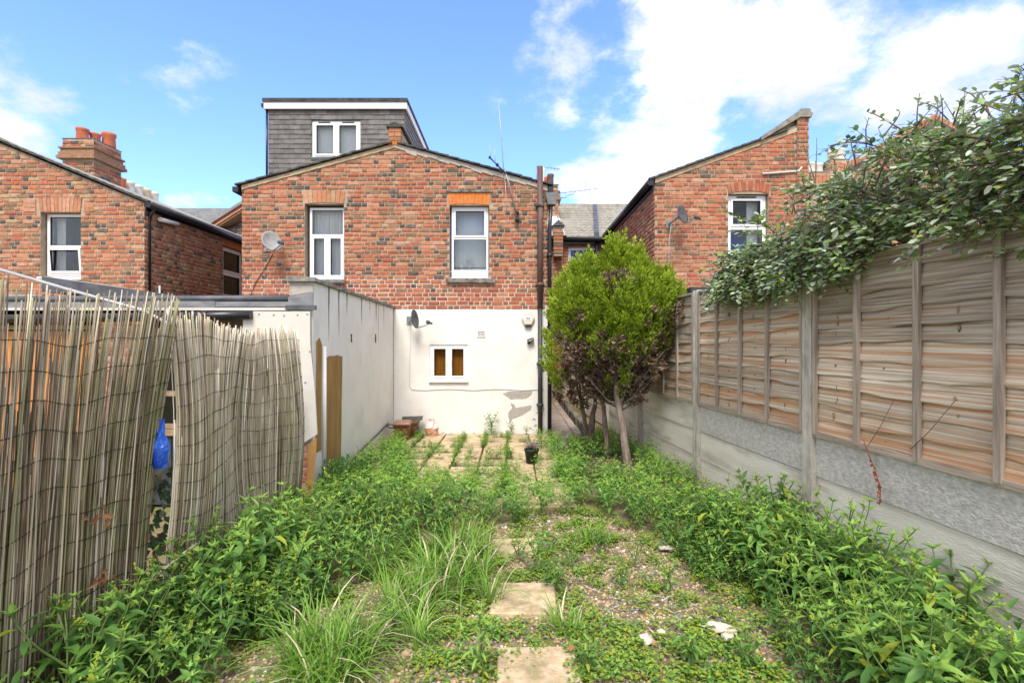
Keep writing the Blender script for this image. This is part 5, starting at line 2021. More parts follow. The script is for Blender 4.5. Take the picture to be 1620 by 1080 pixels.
# ------------------------------------------------------------------ dishes, aerials, alarm, light
def dish(name, label, c, r, face, matn, wall_pt, arm_dir, arm_len, cable_pts=None):
    """c: dish centre; face: direction it looks; wall_pt: where its bracket meets the wall"""
    c, face = Vector(c), Vector(face).normalized()
    root = thing(name, tuple(wall_pt), label, 'satellite dish')
    side = face.cross(Vector((0, 0, 1))).normalized()
    up = side.cross(face)
    mb = MB()
    rings, seg = 5, 20
    vs = [tuple(c - face * 0.0)]
    for i in range(1, rings + 1):
        q = i / rings
        for k in range(seg):
            a = 2 * math.pi * k / seg
            vs.append(tuple(c + side * (r * 0.92 * q * math.cos(a)) + up * (r * q * math.sin(a)) + face * (0.26 * r * q * q)))
    fs = [(0, 1 + k, 1 + (k + 1) % seg) for k in range(seg)]
    for i in range(rings - 1):
        for k in range(seg):
            o = 1 + i * seg
            fs.append((o + k, o + seg + k, o + seg + (k + 1) % seg, o + (k + 1) % seg))
    n1 = len(vs)
    vs2 = [tuple(Vector(v) - face * 0.012) for v in vs]
    fs2 = [tuple(i + n1 for i in f[::-1]) for f in fs]
    o = 1 + (rings - 1) * seg
    rim = [(o + k, n1 + o + k, n1 + o + (k + 1) % seg, o + (k + 1) % seg) for k in range(seg)]
    mb.add(vs + vs2, fs + fs2 + rim, 0, True)
    mb.build('reflector', matn, root)
    w = Vector(wall_pt)
    mb = MB()
    el = w + Vector((0, -0.16, 0.0))
    mb.tube([w, el, c - face * 0.03 - up * r * 0.1], 0.016, 8)
    mb.box(w.x - 0.05, w.x + 0.05, w.y - 0.012, w.y, w.z - 0.07, w.z + 0.07)
    mb.tube([c - face * 0.05 - side * 0.05, c - face * 0.05 + side * 0.05], 0.04, 8)
    mb.build('bracket', 'metal_grey', root)
    a0 = c - up * r * 0.98 + face * 0.2 * r
    tip = a0 + Vector(arm_dir).normalized() * arm_len
    mb = MB()
    mb.tube([a0, a0.lerp(tip, 0.5) - up * 0.01, tip], 0.011, 6)
    mb.build('arm', 'metal_grey', root)
    mb = MB()
    d = (c + face * 0.1 - tip).normalized()
    mb.tube([tip - d * 0.03, tip + d * 0.03, tip + d * 0.031, tip + d * 0.075], [0.018, 0.018, 0.03, 0.033], 10)
    mb.build('receiver', 'dish_dark', root)
    if cable_pts:
        mb = MB()
        mb.tube(cable_pts, 0.006, 5)
        mb.build('cable', 'wire' if matn != 'dish_dark' else 'cable_white', root)
    return root


dish('satellite_dish', 'pale satellite dish on the brick wall beside the upper left window', (X(431, 8.8), 8.74, Z(384, 8.8)), 0.185, (0.8, -0.75, 0.33), 'dish_pale',
     (X(424, Y0), Y0 - 0.013, Z(392, Y0)), (0.85, -0.5, 0.45), 0.26,
     [(X(430, 8.95), Y0 - 0.02, Z(402, Y0)), (X(420, Y0), Y0 - 0.02, Z(425, Y0)), (X(406, Y0), Y0 - 0.02, Z(446, Y0)), (X(395, Y0), Y0 - 0.02, Z(472, Y0))])
dish('satellite_dish', 'dark satellite dish on the right-hand orange brick house, white cable below it', (X(1076, 8.75), 8.72, Z(341, 8.75)), 0.165, (0.66, -0.74, 0.22), 'dish_dark',
     (X(1058, Y0), Y0 - 0.013, Z(355, Y0)), (0.9, -0.4, 0.25), 0.24,
     [(X(1062, 8.95), Y0 - 0.03, Z(360, Y0)), (X(1058, Y0), Y0 - 0.02, Z(380, Y0)), (X(1057, Y0), Y0 - 0.02, Z(448, Y0))])
dish('satellite_dish', 'dark grey satellite dish seen edge-on on the white rendered wall', (X(654, 8.75), 8.72, Z(505, 8.75)), 0.16, (0.97, -0.2, 0.14), 'dish_dark',
     (X(648, YR), YR - 0.002, Z(507, YR)), (1.0, -0.15, 0.32), 0.27)

ae = thing('tv_aerial', (X(818, Y0), Y0, Z(345, Y0)), 'tall thin television aerial strapped to the brick wall right of the upper window', 'aerial')
mb = MB()
ya = 8.9
mb.tube([(X(818, ya), ya, Z(348, ya)), (X(806, ya), ya - 0.02, Z(293, ya)), (X(797, ya), ya - 0.04, Z(268, ya))], 0.014, 8)
mb.build('mast', 'metal_grey', ae)
mb = MB()
mb.tube([(X(775, ya), ya - 0.05, Z(251, ya)), (X(800, ya), ya - 0.05, Z(276, ya))], 0.013, 8)
for t in (0.0, 0.45, 0.5):
    p = Vector((X(775 + 25 * t, ya), ya - 0.05, Z(251 + 25 * t, ya)))
    mb.box(p.x - 0.02, p.x + 0.02, p.y - 0.02, p.y + 0.02, p.z - 0.02, p.z + 0.02)
mb.build('boom', 'gutter_black', ae)
mb = MB()
mb.tube([(X(798, ya), ya - 0.05, Z(290, ya)), (X(793, ya), ya - 0.05, Z(215, ya)), (X(788.5, ya), ya - 0.05, Z(161, ya))], [0.007, 0.0065, 0.005], 6)
mb.tube([(X(798.5, ya), ya - 0.05, Z(280, ya)), (X(801, ya), ya - 0.05, Z(315, ya)), (X(802, ya), ya - 0.05, Z(340, ya))], 0.005, 6)
mb.tube([(X(777, ya), ya - 0.05, Z(254, ya)), (X(775, ya), ya - 0.05, Z(228, ya))], 0.004, 5)
mb.tube([(X(784, ya), ya - 0.05, Z(258, ya)), (X(782, ya), ya - 0.05, Z(235, ya))], 0.004, 5)
mb.build('rod', 'metal_pale', ae)
mb = MB()
for z in (336, 347):
    mb.box(X(815, ya), X(821, ya), ya - 0.03, Y0 - 0.0, Z(z, ya) - 0.015, Z(z, ya) + 0.015)
mb.build('bracket', 'gutter_black', ae)


def yagi(name, label, p0, p1, n, half, y, mast=None):
    root = thing(name, p0, label, 'aerial')
    mb = MB()
    mb.tube([p0, p1], 0.009, 6)
    mb.build('boom', 'metal_grey', root)
    mb = MB()
    for i in range(n):
        p = Vector(p0).lerp(Vector(p1), (i + 0.4) / n)
        mb.tube([p + Vector((0, -half, 0)), p + Vector((0, half, 0))], 0.005, 5)
    mb.build('elements', 'metal_grey', root)
    if mast:
        mb = MB()
        mb.tube(mast, 0.013, 6)
        mb.build('mast', 'metal_grey', root)
    return root


ya = 14.9
yagi('tv_aerial', 'horizontal television aerial reaching right from the far chimney above the tiled roof', (X(876, ya), ya, Z(307, ya)), (X(946, ya), ya, Z(298.5, ya)), 9, 0.14, ya,
     [(X(876, ya), ya, Z(313, ya)), (X(895, ya), ya, Z(313, ya)), (X(899, ya), ya, Z(309, ya)), (X(908, ya), ya, Z(307, ya)), (X(908, ya), ya, Z(302, ya))])
yagi('tv_aerial', 'small horizontal television aerial just behind the top of the brown soil pipe', (X(849, ya), ya, Z(263, ya)), (X(886, ya), ya, Z(268, ya)), 7, 0.12, ya,
     [(X(849, ya), ya, Z(263, ya)), (X(849, ya), ya, Z(296, ya))])

al = thing('alarm_box', (X(835.5, YR), YR, Z(504, YR)), 'cream hexagonal burglar alarm box high on the white wall', 'alarm box')
c = al.location
mb = MB()
hx = [(0.115, 0), (0.062, 0.115), (-0.062, 0.115), (-0.115, 0), (-0.062, -0.115), (0.062, -0.115)]
hx0 = [(c.x + a, c.z + b) for a, b in hx]
hx1 = [(c.x + a * 0.86, c.z + b * 0.86) for a, b in hx]
mb.add([(a, YR - 0.0, b) for a, b in hx0] + [(a, YR - 0.05, b) for a, b in hx0] + [(a, YR - 0.065, b) for a, b in hx1],
       [tuple(range(12, 18))[::-1]] + [(k, 6 + k, 6 + (k + 1) % 6, (k + 1) % 6) for k in range(6)] + [(6 + k, 12 + k, 12 + (k + 1) % 6, 6 + (k + 1) % 6) for k in range(6)])
mb.build('casing', 'alarm_cream', al)
mb = MB()
mb.box(c.x - 0.055, c.x + 0.06, YR - 0.071, YR - 0.066, c.z - 0.03, c.z + 0.035, 0)
mb.box(c.x - 0.03, c.x + 0.03, YR - 0.073, YR - 0.0712, c.z - 0.012, c.z + 0.022, 1)
mb.box(c.x - 0.012, c.x + 0.012, YR - 0.0745, YR - 0.0732, c.z - 0.004, c.z + 0.014, 0)
mb.build('badge', ['upvc', 'print_blue'], al)
mb = MB()
mb.prism([(c.x - 0.062, c.z - 0.117), (c.x - 0.04, c.z - 0.15), (c.x + 0.04, c.z - 0.15), (c.x + 0.062, c.z - 0.117)][::1], YR - 0.055, YR - 0.001)
mb.build('lens', 'plastic_dark', al)
sl = thing('security_light', (X(839.5, YR), YR, Z(538, YR)), 'small black security light tilted on the white wall below the alarm box', 'light')
c = sl.location
mb = MB()
rot = Matrix.Rotation(R(20), 4, 'Y')
b_ = MB()
b_.box(-0.06, 0.055, -0.09, -0.03, -0.03, 0.03)
mb.add([tuple(Vector(c) + (rot.inverted() @ Vector(v))) for v in b_.v], b_.f)
mb.build('lamp_head', 'gutter_black', sl)
b_ = MB()
b_.box(-0.045, 0.04, -0.097, -0.091, -0.014, 0.012)
mb = MB()
mb.add([tuple(Vector(c) + (rot.inverted() @ Vector(v))) for v in b_.v], b_.f)
mb.build('glass', 'dish_pale', sl)
mb = MB()
mb.tube([(c.x - 0.03, YR, c.z - 0.03), (c.x - 0.03, YR - 0.05, c.z - 0.02)], 0.012, 6)
mb.box(c.x - 0.055, c.x - 0.01, YR - 0.012, YR, c.z - 0.07, c.z - 0.01)
mb.build('bracket', 'gutter_black', sl)

# ------------------------------------------------------------------ bins, bag, pot, odds and ends
def caddy(label, x, y, w, d, h, lidm, bodym, open_, zb=0.0, rz=0.0):
    t = thing('food_caddy', (x, y, zb), label, 'caddy', 'food waste caddies by the wall')
    mb = MB()
    a, b = w / 2, d / 2
    k = 0.82
    mb.hexa([(x - a * k, y - b * k, zb), (x + a * k, y - b * k, zb), (x + a * k, y + b * k, zb), (x - a * k, y + b * k, zb), (x - a, y - b, zb + h), (x + a, y - b, zb + h), (x + a, y + b, zb + h), (x - a, y + b, zb + h)])
    mb.build('bucket', bodym, t)
    mb = MB()
    e = 0.012
    mb.box(x - a - e, x + a + e, y - b - e, y + b + e, zb + h - 0.03, zb + h - 0.005)
    mb.build('rim', bodym, t)
    mb = MB()
    if open_:
        mb.hexa([(x - a - e, y + b, zb + h), (x + a + e + 0.03, y + b, zb + h), (x + a + e + 0.03, y + b + 0.02, zb + h), (x - a - e, y + b + 0.02, zb + h),
                 (x - a - e, y + b + 0.03, zb + h + 0.06), (x + a + 0.06, y + b + 0.03, zb + h + 0.075), (x + a + 0.06, y + b + 0.05, zb + h + 0.075), (x - a - e, y + b + 0.05, zb + h + 0.06)])
    else:
        mb.hexa([(x - a - e, y - b - e, zb + h - 0.004), (x + a + e, y - b - e, zb + h - 0.004), (x + a + e, y + b + e, zb + h - 0.004), (x - a - e, y + b + e, zb + h - 0.004),
                 (x - a + 0.01, y - b + 0.01, zb + h + 0.035), (x + a - 0.01, y - b + 0.01, zb + h + 0.035), (x + a - 0.01, y + b - 0.01, zb + h + 0.04), (x - a + 0.01, y + b - 0.01, zb + h + 0.04)])
    mb.build('lid', lidm, t)
    mb = MB()
    pts = [(x - a, y - b * 0.3, zb + h - 0.02)]
    for i in range(7):
        an = math.pi * i / 6
        pts.append((x - a - 0.02 - 0.1 * math.sin(an), y - b * 0.3, zb + h - 0.045 + 0.03 * math.cos(an)))
    mb.tube(pts, 0.009, 6)
    mb.build('handle', 'plastic_dark', t)
    return t


yb_ = 8.35
caddy('brown plastic food waste caddy with an orange-brown lid in front of the dark one', X(637, yb_), yb_, 0.25, 0.24, 0.30, 'plastic_lid', 'plastic_brown', False)
caddy('dark open-lidded food waste caddy tucked behind the brown one', X(648, 8.72), 8.72, 0.29, 0.22, 0.27, 'plastic_dark', 'plastic_brown', True)


def crumple(name, label, cat, c, rx, ry, h, mats, seed, pinch=0.55):
    mb = MB()
    rings, seg = 14, 22
    vs = []
    for i in range(rings + 1):
        v = i / rings
        if v < pinch:
            rad = 0.88 + 0.2 * math.sin(v / pinch * math.pi * 0.6)
        else:
            q = (v - pinch) / (1 - pinch)
            rad = 1.06 * (1 - q) ** 1.3 + 0.30 * q + 0.28 * max(0, q - 0.75) * 4 * 0.5
        for k in range(seg):
            a = 2 * math.pi * k / seg
            nn = mnoise.noise(Vector((math.cos(a) * 2.1 + seed, math.sin(a) * 2.1, v * 5))) * 0.22 + mnoise.noise(Vector((math.cos(a) * 5, math.sin(a) * 5 + seed, v * 11))) * 0.13
            vs.append((c[0] + rx * (rad + nn) * math.cos(a), c[1] + ry * (rad + nn) * math.sin(a), c[2] + h * v + 0.03 * nn))
    fs = [(i * seg + k, i * seg + (k + 1) % seg, (i + 1) * seg + (k + 1) % seg, (i + 1) * seg + k) for i in range(rings) for k in range(seg)]
    mb.add(vs, fs, 0)
    half = int(rings * pinch)
    for j in range(len(mb.f)):
        mb.m[j] = 0 if (j // seg) < half else 1
    o = mb.build(name, mats, None, c)
    tag(o, label, cat)
    return o


crumple('rubbish_bag', 'crumpled red and pale plastic bag standing against the white wall', 'bag', (X(682.5, 8.7), 8.7, 0.02), 0.105, 0.09, 0.30, ['bag_red', 'bag_clear'], 3.3)
crumple('tarpaulin', 'bright blue crumpled tarpaulin stuffed in the gap between the reed screens', 'tarpaulin', (-2.0, 2.90, 0.90), 0.05, 0.05, 0.27, ['tarp_blue', 'tarp_blue'], 8.1, 0.4)
yp = 1.6 * F / (736 - 543)
fp = thing('flower_pot', (X(841, yp), yp, 0.02), 'dark green plastic pot with a withered plant on the patio', 'flower pot')
c = fp.location
mb = MB()
mb.lathe([(0.068, 0), (0.09, 0.17), (0.098, 0.171), (0.1, 0.2), (0.088, 0.2), (0.082, 0.16)], c, 18)
mb.build('pot', 'pot_green', fp)
mb = MB()
mb.lathe([(0.083, 0.165), (0.04, 0.172), (0.001, 0.175)], c, 14, cap=False)
mb.build('soil', 'soil', fp)
mb = MB()
for i in range(34):
    a = random.uniform(0, 6.28)
    e = random.uniform(0.02, 0.13)
    b0 = Vector(c) + Vector((jit(0.05), jit(0.05), 0.165))
    b1 = b0 + Vector((math.cos(a) * e, math.sin(a) * e, random.uniform(0.06, 0.15)))
    mb.tube([b0, b0.lerp(b1, 0.6) + Vector((0, 0, 0.015)), b1], 0.0035, 4)
    for k in range(3):
        mb.leaf(b0.lerp(b1, random.uniform(0.5, 1)), (jit(1), jit(1), jit(0.8)), (0, 0, 1), 0.04, 0.015, 1)
mb.build('withered_plant', ['twig_grey', 'twig'], fp)

# stones and timber scraps lying on the gravel
def rock(name, label, cat, px, py, sx, sy, sz, matn, seed, group=None, rz=0.0):
    y = 1.6 * F / (py - 543)
    x = X(px, y)
    bm_v, bm_f = ico(2)
    vs = []
    ca, sa = math.cos(rz), math.sin(rz)
    for v in bm_v:
        n = 1 + 0.5 * mnoise.noise(Vector(v) * 1.6 + Vector((seed, 0, 0))) + 0.25 * mnoise.noise(Vector(v) * 4 + Vector((0, seed, 0)))
        a, b, c_ = v[0] * sx * n, v[1] * sy * n, max(v[2], -0.5) * sz * n
        vs.append((a * ca - b * sa, a * sa + b * ca, c_))
    mb = MB()
    mb.add(vs, bm_f)
    me = mb.mesh(name, [matn])
    o = place(name, me, None, (x, y, ground_h(x, y) + sz * 0.3))
    tag(o, label, cat, group)


def ico(sub):
    import bmesh
    b = bmesh.new()
    bmesh.ops.create_icosphere(b, subdivisions=sub, radius=1)
    v = [tuple(q.co) for q in b.verts]
    f = [tuple(q.index for q in p.verts) for p in b.faces]
    b.free()
    return v, f


rock('stone', 'rounded pale flint stone lying alone on the mossy gravel', 'stone', 1023, 1017, 0.04, 0.035, 0.028, 'stone_pale', 1)
rock('broken_stone', 'long flat broken piece of pale stone lying by the right-hand weeds', 'stone', 1140, 998, 0.095, 0.045, 0.02, 'stone_pale', 4, None, -0.4)
rock('broken_stone', 'small pale stone chip just below the long broken stone', 'stone', 1152, 1012, 0.035, 0.03, 0.02, 'stone_pale', 9)
rock('stone', 'small flat pinkish stone up behind the rounded flint', 'stone', 1046, 1002, 0.025, 0.02, 0.012, 'stone_pale', 13)
rock('broken_stone', 'narrow brownish stone flake at the far edge of the gravel', 'stone', 1053, 866, 0.06, 0.03, 0.02, 'stone_pale', 21)
o = cable('fallen_stick', [(-1.95, 2.75, 0.32), (-1.9, 2.9, 0.38), (-1.86, 3.02, 0.42)], 0.009, 'reed_tan', None, 6)
tag(o, 'short pale broken stick poking out below the gap between the screens', 'stick')
# ------------------------------------------------------------------ vegetation helpers
LEAFV = None


def leaf_batch(P, D, Nn, L, W, droop, fold=0.25, sh=(0.30, 0.66), wf=(0.95, 0.8)):
    """vectorised folded leaves: returns vertices (n*8,3), tri faces, quad faces (per leaf 4 tris + 2 quads)"""
    P, D, Nn = (np.asarray(a, dtype=np.float64) for a in (P, D, Nn))
    n = len(P)
    L, W, droop = (np.broadcast_to(np.asarray(a, dtype=np.float64), (n,)) for a in (L, W, droop))
    D = D / (np.linalg.norm(D, axis=1, keepdims=True) + 1e-9)
    S = np.cross(D, Nn)
    S /= (np.linalg.norm(S, axis=1, keepdims=True) + 1e-9)
    U = np.cross(S, D)
    spec = [(0, 0, 0), (sh[0], 0, 0), (sh[1], 0, 0), (1, 0, 0), (sh[0], wf[0], 1), (sh[1], wf[1], 1), (sh[0], -wf[0], 1), (sh[1], -wf[1], 1)]
    V = np.empty((n, 8, 3))
    for i, (t, w, e) in enumerate(spec):
        V[:, i] = P + D * (L * t)[:, None] + S * (w * W * 0.5)[:, None] + U * ((abs(w) * W * fold) - droop * L * t * t)[:, None]
    o = (np.arange(n) * 8)[:, None]
    T = np.concatenate([o + np.array([[0, 4, 1]]), o + np.array([[2, 5, 3]]), o + np.array([[0, 1, 6]]), o + np.array([[2, 3, 7]])])
    Q = np.concatenate([o + np.array([[1, 4, 5, 2]]), o + np.array([[1, 2, 7, 6]])])
    return V.reshape(-1, 3), T, Q


class LeafSet:
    def __init__(self):
        self.P, self.D, self.N, self.L, self.W, self.R, self.M = [], [], [], [], [], [], []

    def add(self, p, d, n, L, W, droop, m):
        self.P.append(p), self.D.append(d), self.N.append(n), self.L.append(L), self.W.append(W), self.R.append(droop), self.M.append(m)

    def mesh(self, name, mats, fold=0.25, sh=(0.30, 0.66), wf=(0.95, 0.8)):
        V, T, Q = leaf_batch(self.P, self.D, self.N, self.L, self.W, self.R, fold, sh, wf)
        M = np.array(self.M)
        return np_mesh(name, V, [T, Q], mats, [np.tile(M, 4), np.tile(M, 2)], True)


def unit(v):
    v = Vector(v)
    return v.normalized() if v.length > 1e-9 else Vector((0, 0, 1))


# ------------------------------------------------------------------ leafy weeds
WM = ['leaf_mid', 'leaf_deep', 'leaf_light', 'stem', 'leaf_yellow']


def weed_variant(seed, h, spread, nb, leafL, pale=False):
    """one bushy weed: an upright stem, side stems in pairs, opposite pointed leaves"""
    rr = random.Random(seed)
    ls = LeafSet()
    st = MB()

    def shoot(p0, d, length, nodes, scale, top):
        p = Vector(p0)
        d = unit(d)
        pts = [p.copy()]
        az = rr.uniform(0, 6.28)
        for k in range(nodes):
            t = (k + 1) / nodes
            d = unit(d + Vector((rr.gauss(0, 0.07), rr.gauss(0, 0.07), 0.06)))
            p = p + d * (length / nodes)
            pts.append(p.copy())
            az += math.pi / 2 + rr.gauss(0, 0.25)
            s = scale * (0.65 + 0.6 * math.sin(math.pi * min(1, t * 0.75 + 0.12))) * rr.uniform(0.75, 1.15)
            if t > 0.86:
                s *= 0.72
            for q in (0, 1):
                a = az + math.pi * q + rr.gauss(0, 0.2)
                side = d.orthogonal().normalized()
                b = d.cross(side)
                out = side * math.cos(a) + b * math.sin(a)
                lift = 0.55 if t > 0.8 else rr.uniform(0.05, 0.45)
                ld = unit(out + d * lift + Vector((0, 0, 0.12)))
                m = 2 if (t > 0.8 and rr.random() < 0.75) else (0 if rr.random() < 0.62 else 1)
                if pale and rr.random() < 0.55:
                    m = 2
                if rr.random() < 0.02:
                    m = 4
                ls.add(tuple(p + ld * 0.006), tuple(ld), tuple(unit(Vector((0, 0, 1)) + d * 0.5)), leafL * s, leafL * s * (rr.uniform(0.29, 0.40) if not pale else rr.uniform(0.2, 0.27)), rr.uniform(0.12, 0.5) * (0.5 if t > 0.85 else 1), m)
        # terminal rosette
        for q in range(5):
            a = q * 2.4 + az
            ld = unit(Vector((math.cos(a), math.sin(a), 0.9)))
            ls.add(tuple(p), tuple(ld), (0, 0, 1), leafL * scale * rr.uniform(0.35, 0.55), leafL * scale * 0.17, 0.1, 2)
        if rr.random() < 0.35 and top:
            for q in range(rr.randint(1, 3)):
                e = p + Vector((rr.gauss(0, 0.02), rr.gauss(0, 0.02), rr.uniform(0.02, 0.055)))
                for z in range(7):
                    w = p.lerp(e, z / 6)
                    ls.add(tuple(w), (rr.gauss(0, 1), rr.gauss(0, 1), 0.5), (0, 0, 1), 0.011, 0.008, 0, 4)
        st.tube(pts, [0.0045 * (1 - 0.55 * k / len(pts)) for k in range(len(pts))], 4, 0, cap=False)
        return pts

    main = shoot((0, 0, 0), (rr.gauss(0, 0.08), rr.gauss(0, 0.08), 1), h, max(4, int(h / 0.048)), 1.0, True)
    for i in range(nb):
        k = min(len(main) - 2, 1 + int(rr.random() * (len(main) - 2) * 0.7))
        a = i * 2.4 + rr.gauss(0, 0.3)
        b = main[k]
        length = min(h * 0.7, (h - b.z) * rr.uniform(0.7, 1.02) + spread * 0.4)
        shoot(b, (math.cos(a) * spread * 3.2, math.sin(a) * spread * 3.2, 0.55), length, max(3, int(length / 0.045)), rr.uniform(0.75, 0.95), rr.random() < 0.6)
    return ls, st


def weed_meshes(seed, h, spread, nb, leafL, pale=False):
    ls, st = weed_variant(seed, h, spread, nb, leafL, pale)
    return ls.mesh('foliage', WM), st.mesh('stem', ['stem']), ls, st


VAR = {}
for nm, args in {'big': (0.39, 0.17, 8, 0.075), 'mid': (0.28, 0.14, 5, 0.066), 'low': (0.15, 0.11, 4, 0.044)}.items():
    VAR[nm] = [weed_meshes(100 + 13 * k + len(nm) * 7, args[0] * (0.85 + 0.1 * k), args[1], args[2], args[3] * (0.9 + 0.06 * k) * (1.0 if k < 4 else 0.8), k == 4) for k in range(5)]


def edge(pairs, v):
    for (a, b), (c, d) in zip(pairs[:-1], pairs[1:]):
        if a <= v <= c:
            return b + (d - b) * (v - a) / (c - a)
    return pairs[0][1] if v < pairs[0][0] else pairs[-1][1]


LEFT_EDGE = [(1.6, -1.42), (2.3, -1.40), (2.75, -1.26), (3.15, -1.12), (3.6, -0.80), (4.1, -0.52), (4.4, -0.10), (4.7, 0.30)]
RIGHT_EDGE = [(1.5, 1.30), (2.2, 1.32), (2.8, 1.44), (3.3, 1.36), (3.8, 1.22), (4.3, 1.12), (4.7, 0.7), (4.9, 0.5)]


def weed_at(x, y):
    """(chance, size class, height scale, bed) of a weed standing at x, y"""
    if x < -1.93 or x > fx(y) - 0.12 or y < 1.45 or y > 9.4:
        return None
    if y > 5.0 and x < wx(min(y, 8.98)) + 0.06:
        return None
    if y < 4.7:
        le, re_ = edge(LEFT_EDGE, y), edge(RIGHT_EDGE, y)
        if x < le:
            k = min(1, (le - x) / 0.45)
            return (0.95, 'big' if (y < 3.6 and k > 0.5) else 'mid', 0.72 + 0.38 * k, 'left')
        if x > re_:
            k = min(1, (x - re_) / 0.40)
            return (0.95, 'big' if k > 0.6 and y < 4.2 else 'mid', 0.70 + 0.36 * k, 'right')
        return (0.0, 'low', 0.8, 'open')
    if y < 5.45:
        if x < 0.2:
            return (0.95, 'mid', 0.95 - 0.15 * max(0, x + 1), 'middle')
        if x < 0.75:
            return (0.92, 'mid', 0.78, 'middle')
        return (0.92, 'mid', 0.95, 'right')
    # beside the tree and along the fence
    if x > 0.48 + 0.12 * math.sin(y * 3):
        if y > 8.3 and x < 1.25:
            return None
        if 6.0 < y < 6.9 and 0.95 < x < 1.55:
            return (0.12, 'low', 0.8, 'tree')
        return (0.85 if y < 7.6 else 0.6, 'mid', 0.90 if y < 7.8 else 0.7, 'tree')
    # along the white wall
    lw = edge([(5.4, -0.95), (5.9, -1.10), (6.5, -1.35), (7.2, -1.55), (8.2, -1.65), (9.0, -1.8)], y)
    if x < lw:
        return (0.9, 'mid', 0.95 if y < 7.4 else 0.75, 'wall')
    fade = edge([(5.4, 0.9), (5.9, 0.42), (6.4, 0.12)], y)
    if random.random() < fade and y < 6.4:
        return (1.0, 'mid', 0.66, 'middle')
    return None


BED = {
    'left': ('lush pointed-leaved weed in the bed along the foot of the reed screens', 'weeds beside the reed screens'),
    'right': ('lush pointed-leaved weed in the bed along the concrete boards of the fence', 'weeds beside the fence'),
    'middle': ('leafy weed in the thick band between the gravel and the patio', 'weeds across the middle of the garden'),
    'tree': ('leafy weed growing round the bare trunks of the conifers', 'weeds round the conifers'),
    'wall': ('leafy weed growing against the foot of the white garden wall', 'weeds along the white wall'),
}
pts = []
step = 0.135
yv = 1.5
while yv < 9.3:
    st_ = step * (0.92 if yv < 4 else 1.0)
    xv = -1.95
    while xv < 2.4:
        x, y = xv + jit(st_ * 0.5), yv + jit(st_ * 0.5)
        w = weed_at(x, y)
        if w and random.random() < w[0] - 0.28 * max(0, mnoise.noise(Vector((x * 2.3, y * 2.3, 6.6))) * 1.6):
            pts.append((x, y, w))
        xv += st_
    yv += st_
# the largest in the picture become plants of their own, the rest one mass
def in_view(x, y):
    return abs(x) / y < 1.06 and (1.6 - 0.45) / y < 0.70


vis = [p for p in pts if in_view(p[0], p[1])]
hid = [p for p in pts if not in_view(p[0], p[1])]
vis.sort(key=lambda p: p[1])
single, mass = vis[:292], vis[292:]


def weed_label(x, y, cls, bed):
    if bed == 'left':
        d = -1.93 - x
        row = 'hard against the reeds' if x < -1.72 else ('along the gravel edge' if x > edge(LEFT_EDGE, y) - 0.28 else 'midway in the bed')
        at = 'at the near end of the dark reed screen' if y < 2.15 else ('below the far half of the dark reed screen' if y < 2.8 else ('by the gap between the screens' if y < 3.2 else ('below the pale reed screen' if y < 3.9 else 'below the far end of the pale screen')))
        return ('lush' if cls == 'big' else 'smaller') + ' pointed-leaved weed ' + at + ', ' + row
    if bed == 'right':
        row = 'hard against the concrete boards' if x > fx(y) - 0.38 else ('along the gravel edge' if x < edge(RIGHT_EDGE, y) + 0.28 else 'midway in the bed')
        at = 'by the nearest fence boards' if y < 2.6 else ('below the hanging red creeper' if y < 3.35 else ('at the foot of the near concrete post' if y < 4.1 else 'beyond the near concrete post'))
        return ('lush' if cls == 'big' else 'smaller') + ' pointed-leaved weed ' + at + ', ' + row
    return BED[bed][0]


for (x, y, (ch, cls, hs, bed)) in single:
    k = random.randrange(5)
    fo, st_m, _, _ = VAR[cls][k]
    key = (cls, k)
    r = place('leafy_weed', fo, None, (x, y, ground_h(x, y) - 0.03), (jit(0.12), jit(0.12), random.uniform(0, 6.28)), hs * random.choice((0.6, 0.75, 0.9, 1.0, 1.12, 1.3)))
    tag(r, weed_label(x, y, cls, bed), 'weed', BED[bed][1])
    s = bpy.data.objects.new('stem', st_m)
    COL.objects.link(s)
    s.parent = r
ls_all = {}


def join_instances(name, insts, mats, label, kind='stuff', parent=None):
    """insts: list of (mesh source leafset, stem MB, matrix)"""
    V, T, Q, MT, MQ = [], [], [], [], []
    n = 0
    for (ls, M4) in insts:
        v, t, q = ls
        v4 = v @ M4[:3, :3].T + M4[:3, 3]
        V.append(v4)
        T.append(t[0] + n), MT.append(t[1])
        Q.append(q[0] + n), MQ.append(q[1])
        n += len(v4)
    me = np_mesh(name, np.concatenate(V), [np.concatenate(T), np.concatenate(Q)], mats, [np.concatenate(MT), np.concatenate(MQ)], True)
    o = place(name, me, parent)
    if label:
        tag(o, label)
    o['kind'] = kind
    return o


def leaf_src(ls, sh=(0.30, 0.66), wf=(0.95, 0.8), fold=0.25):
    V, T, Q = leaf_batch(ls.P, ls.D, ls.N, ls.L, ls.W, ls.R, fold, sh, wf)
    M = np.array(ls.M)
    return (V, (T, np.tile(M, 4)), (Q, np.tile(M, 2)))


SRC = {(c, k): leaf_src(VAR[c][k][2]) for c in VAR for k in range(5)}


def mat4(x, y, z, rz, s, tx=0.0, ty=0.0):
    m = Matrix.Translation((x, y, z)) @ Matrix.Rotation(tx, 4, 'X') @ Matrix.Rotation(ty, 4, 'Y') @ Matrix.Rotation(rz, 4, 'Z') @ Matrix.Scale(s, 4)
    return np.array(m)


ins = []
for (x, y, (ch, cls, hs, bed)) in mass + hid:
    ins.append((SRC[(cls, random.randrange(5))], mat4(x, y, ground_h(x, y) - 0.03, random.uniform(0, 6.28), hs * random.uniform(0.85, 1.15), jit(0.12), jit(0.12))))
join_instances('weed_bed', ins, WM, 'dense mass of smaller leafy weeds filling the far beds')

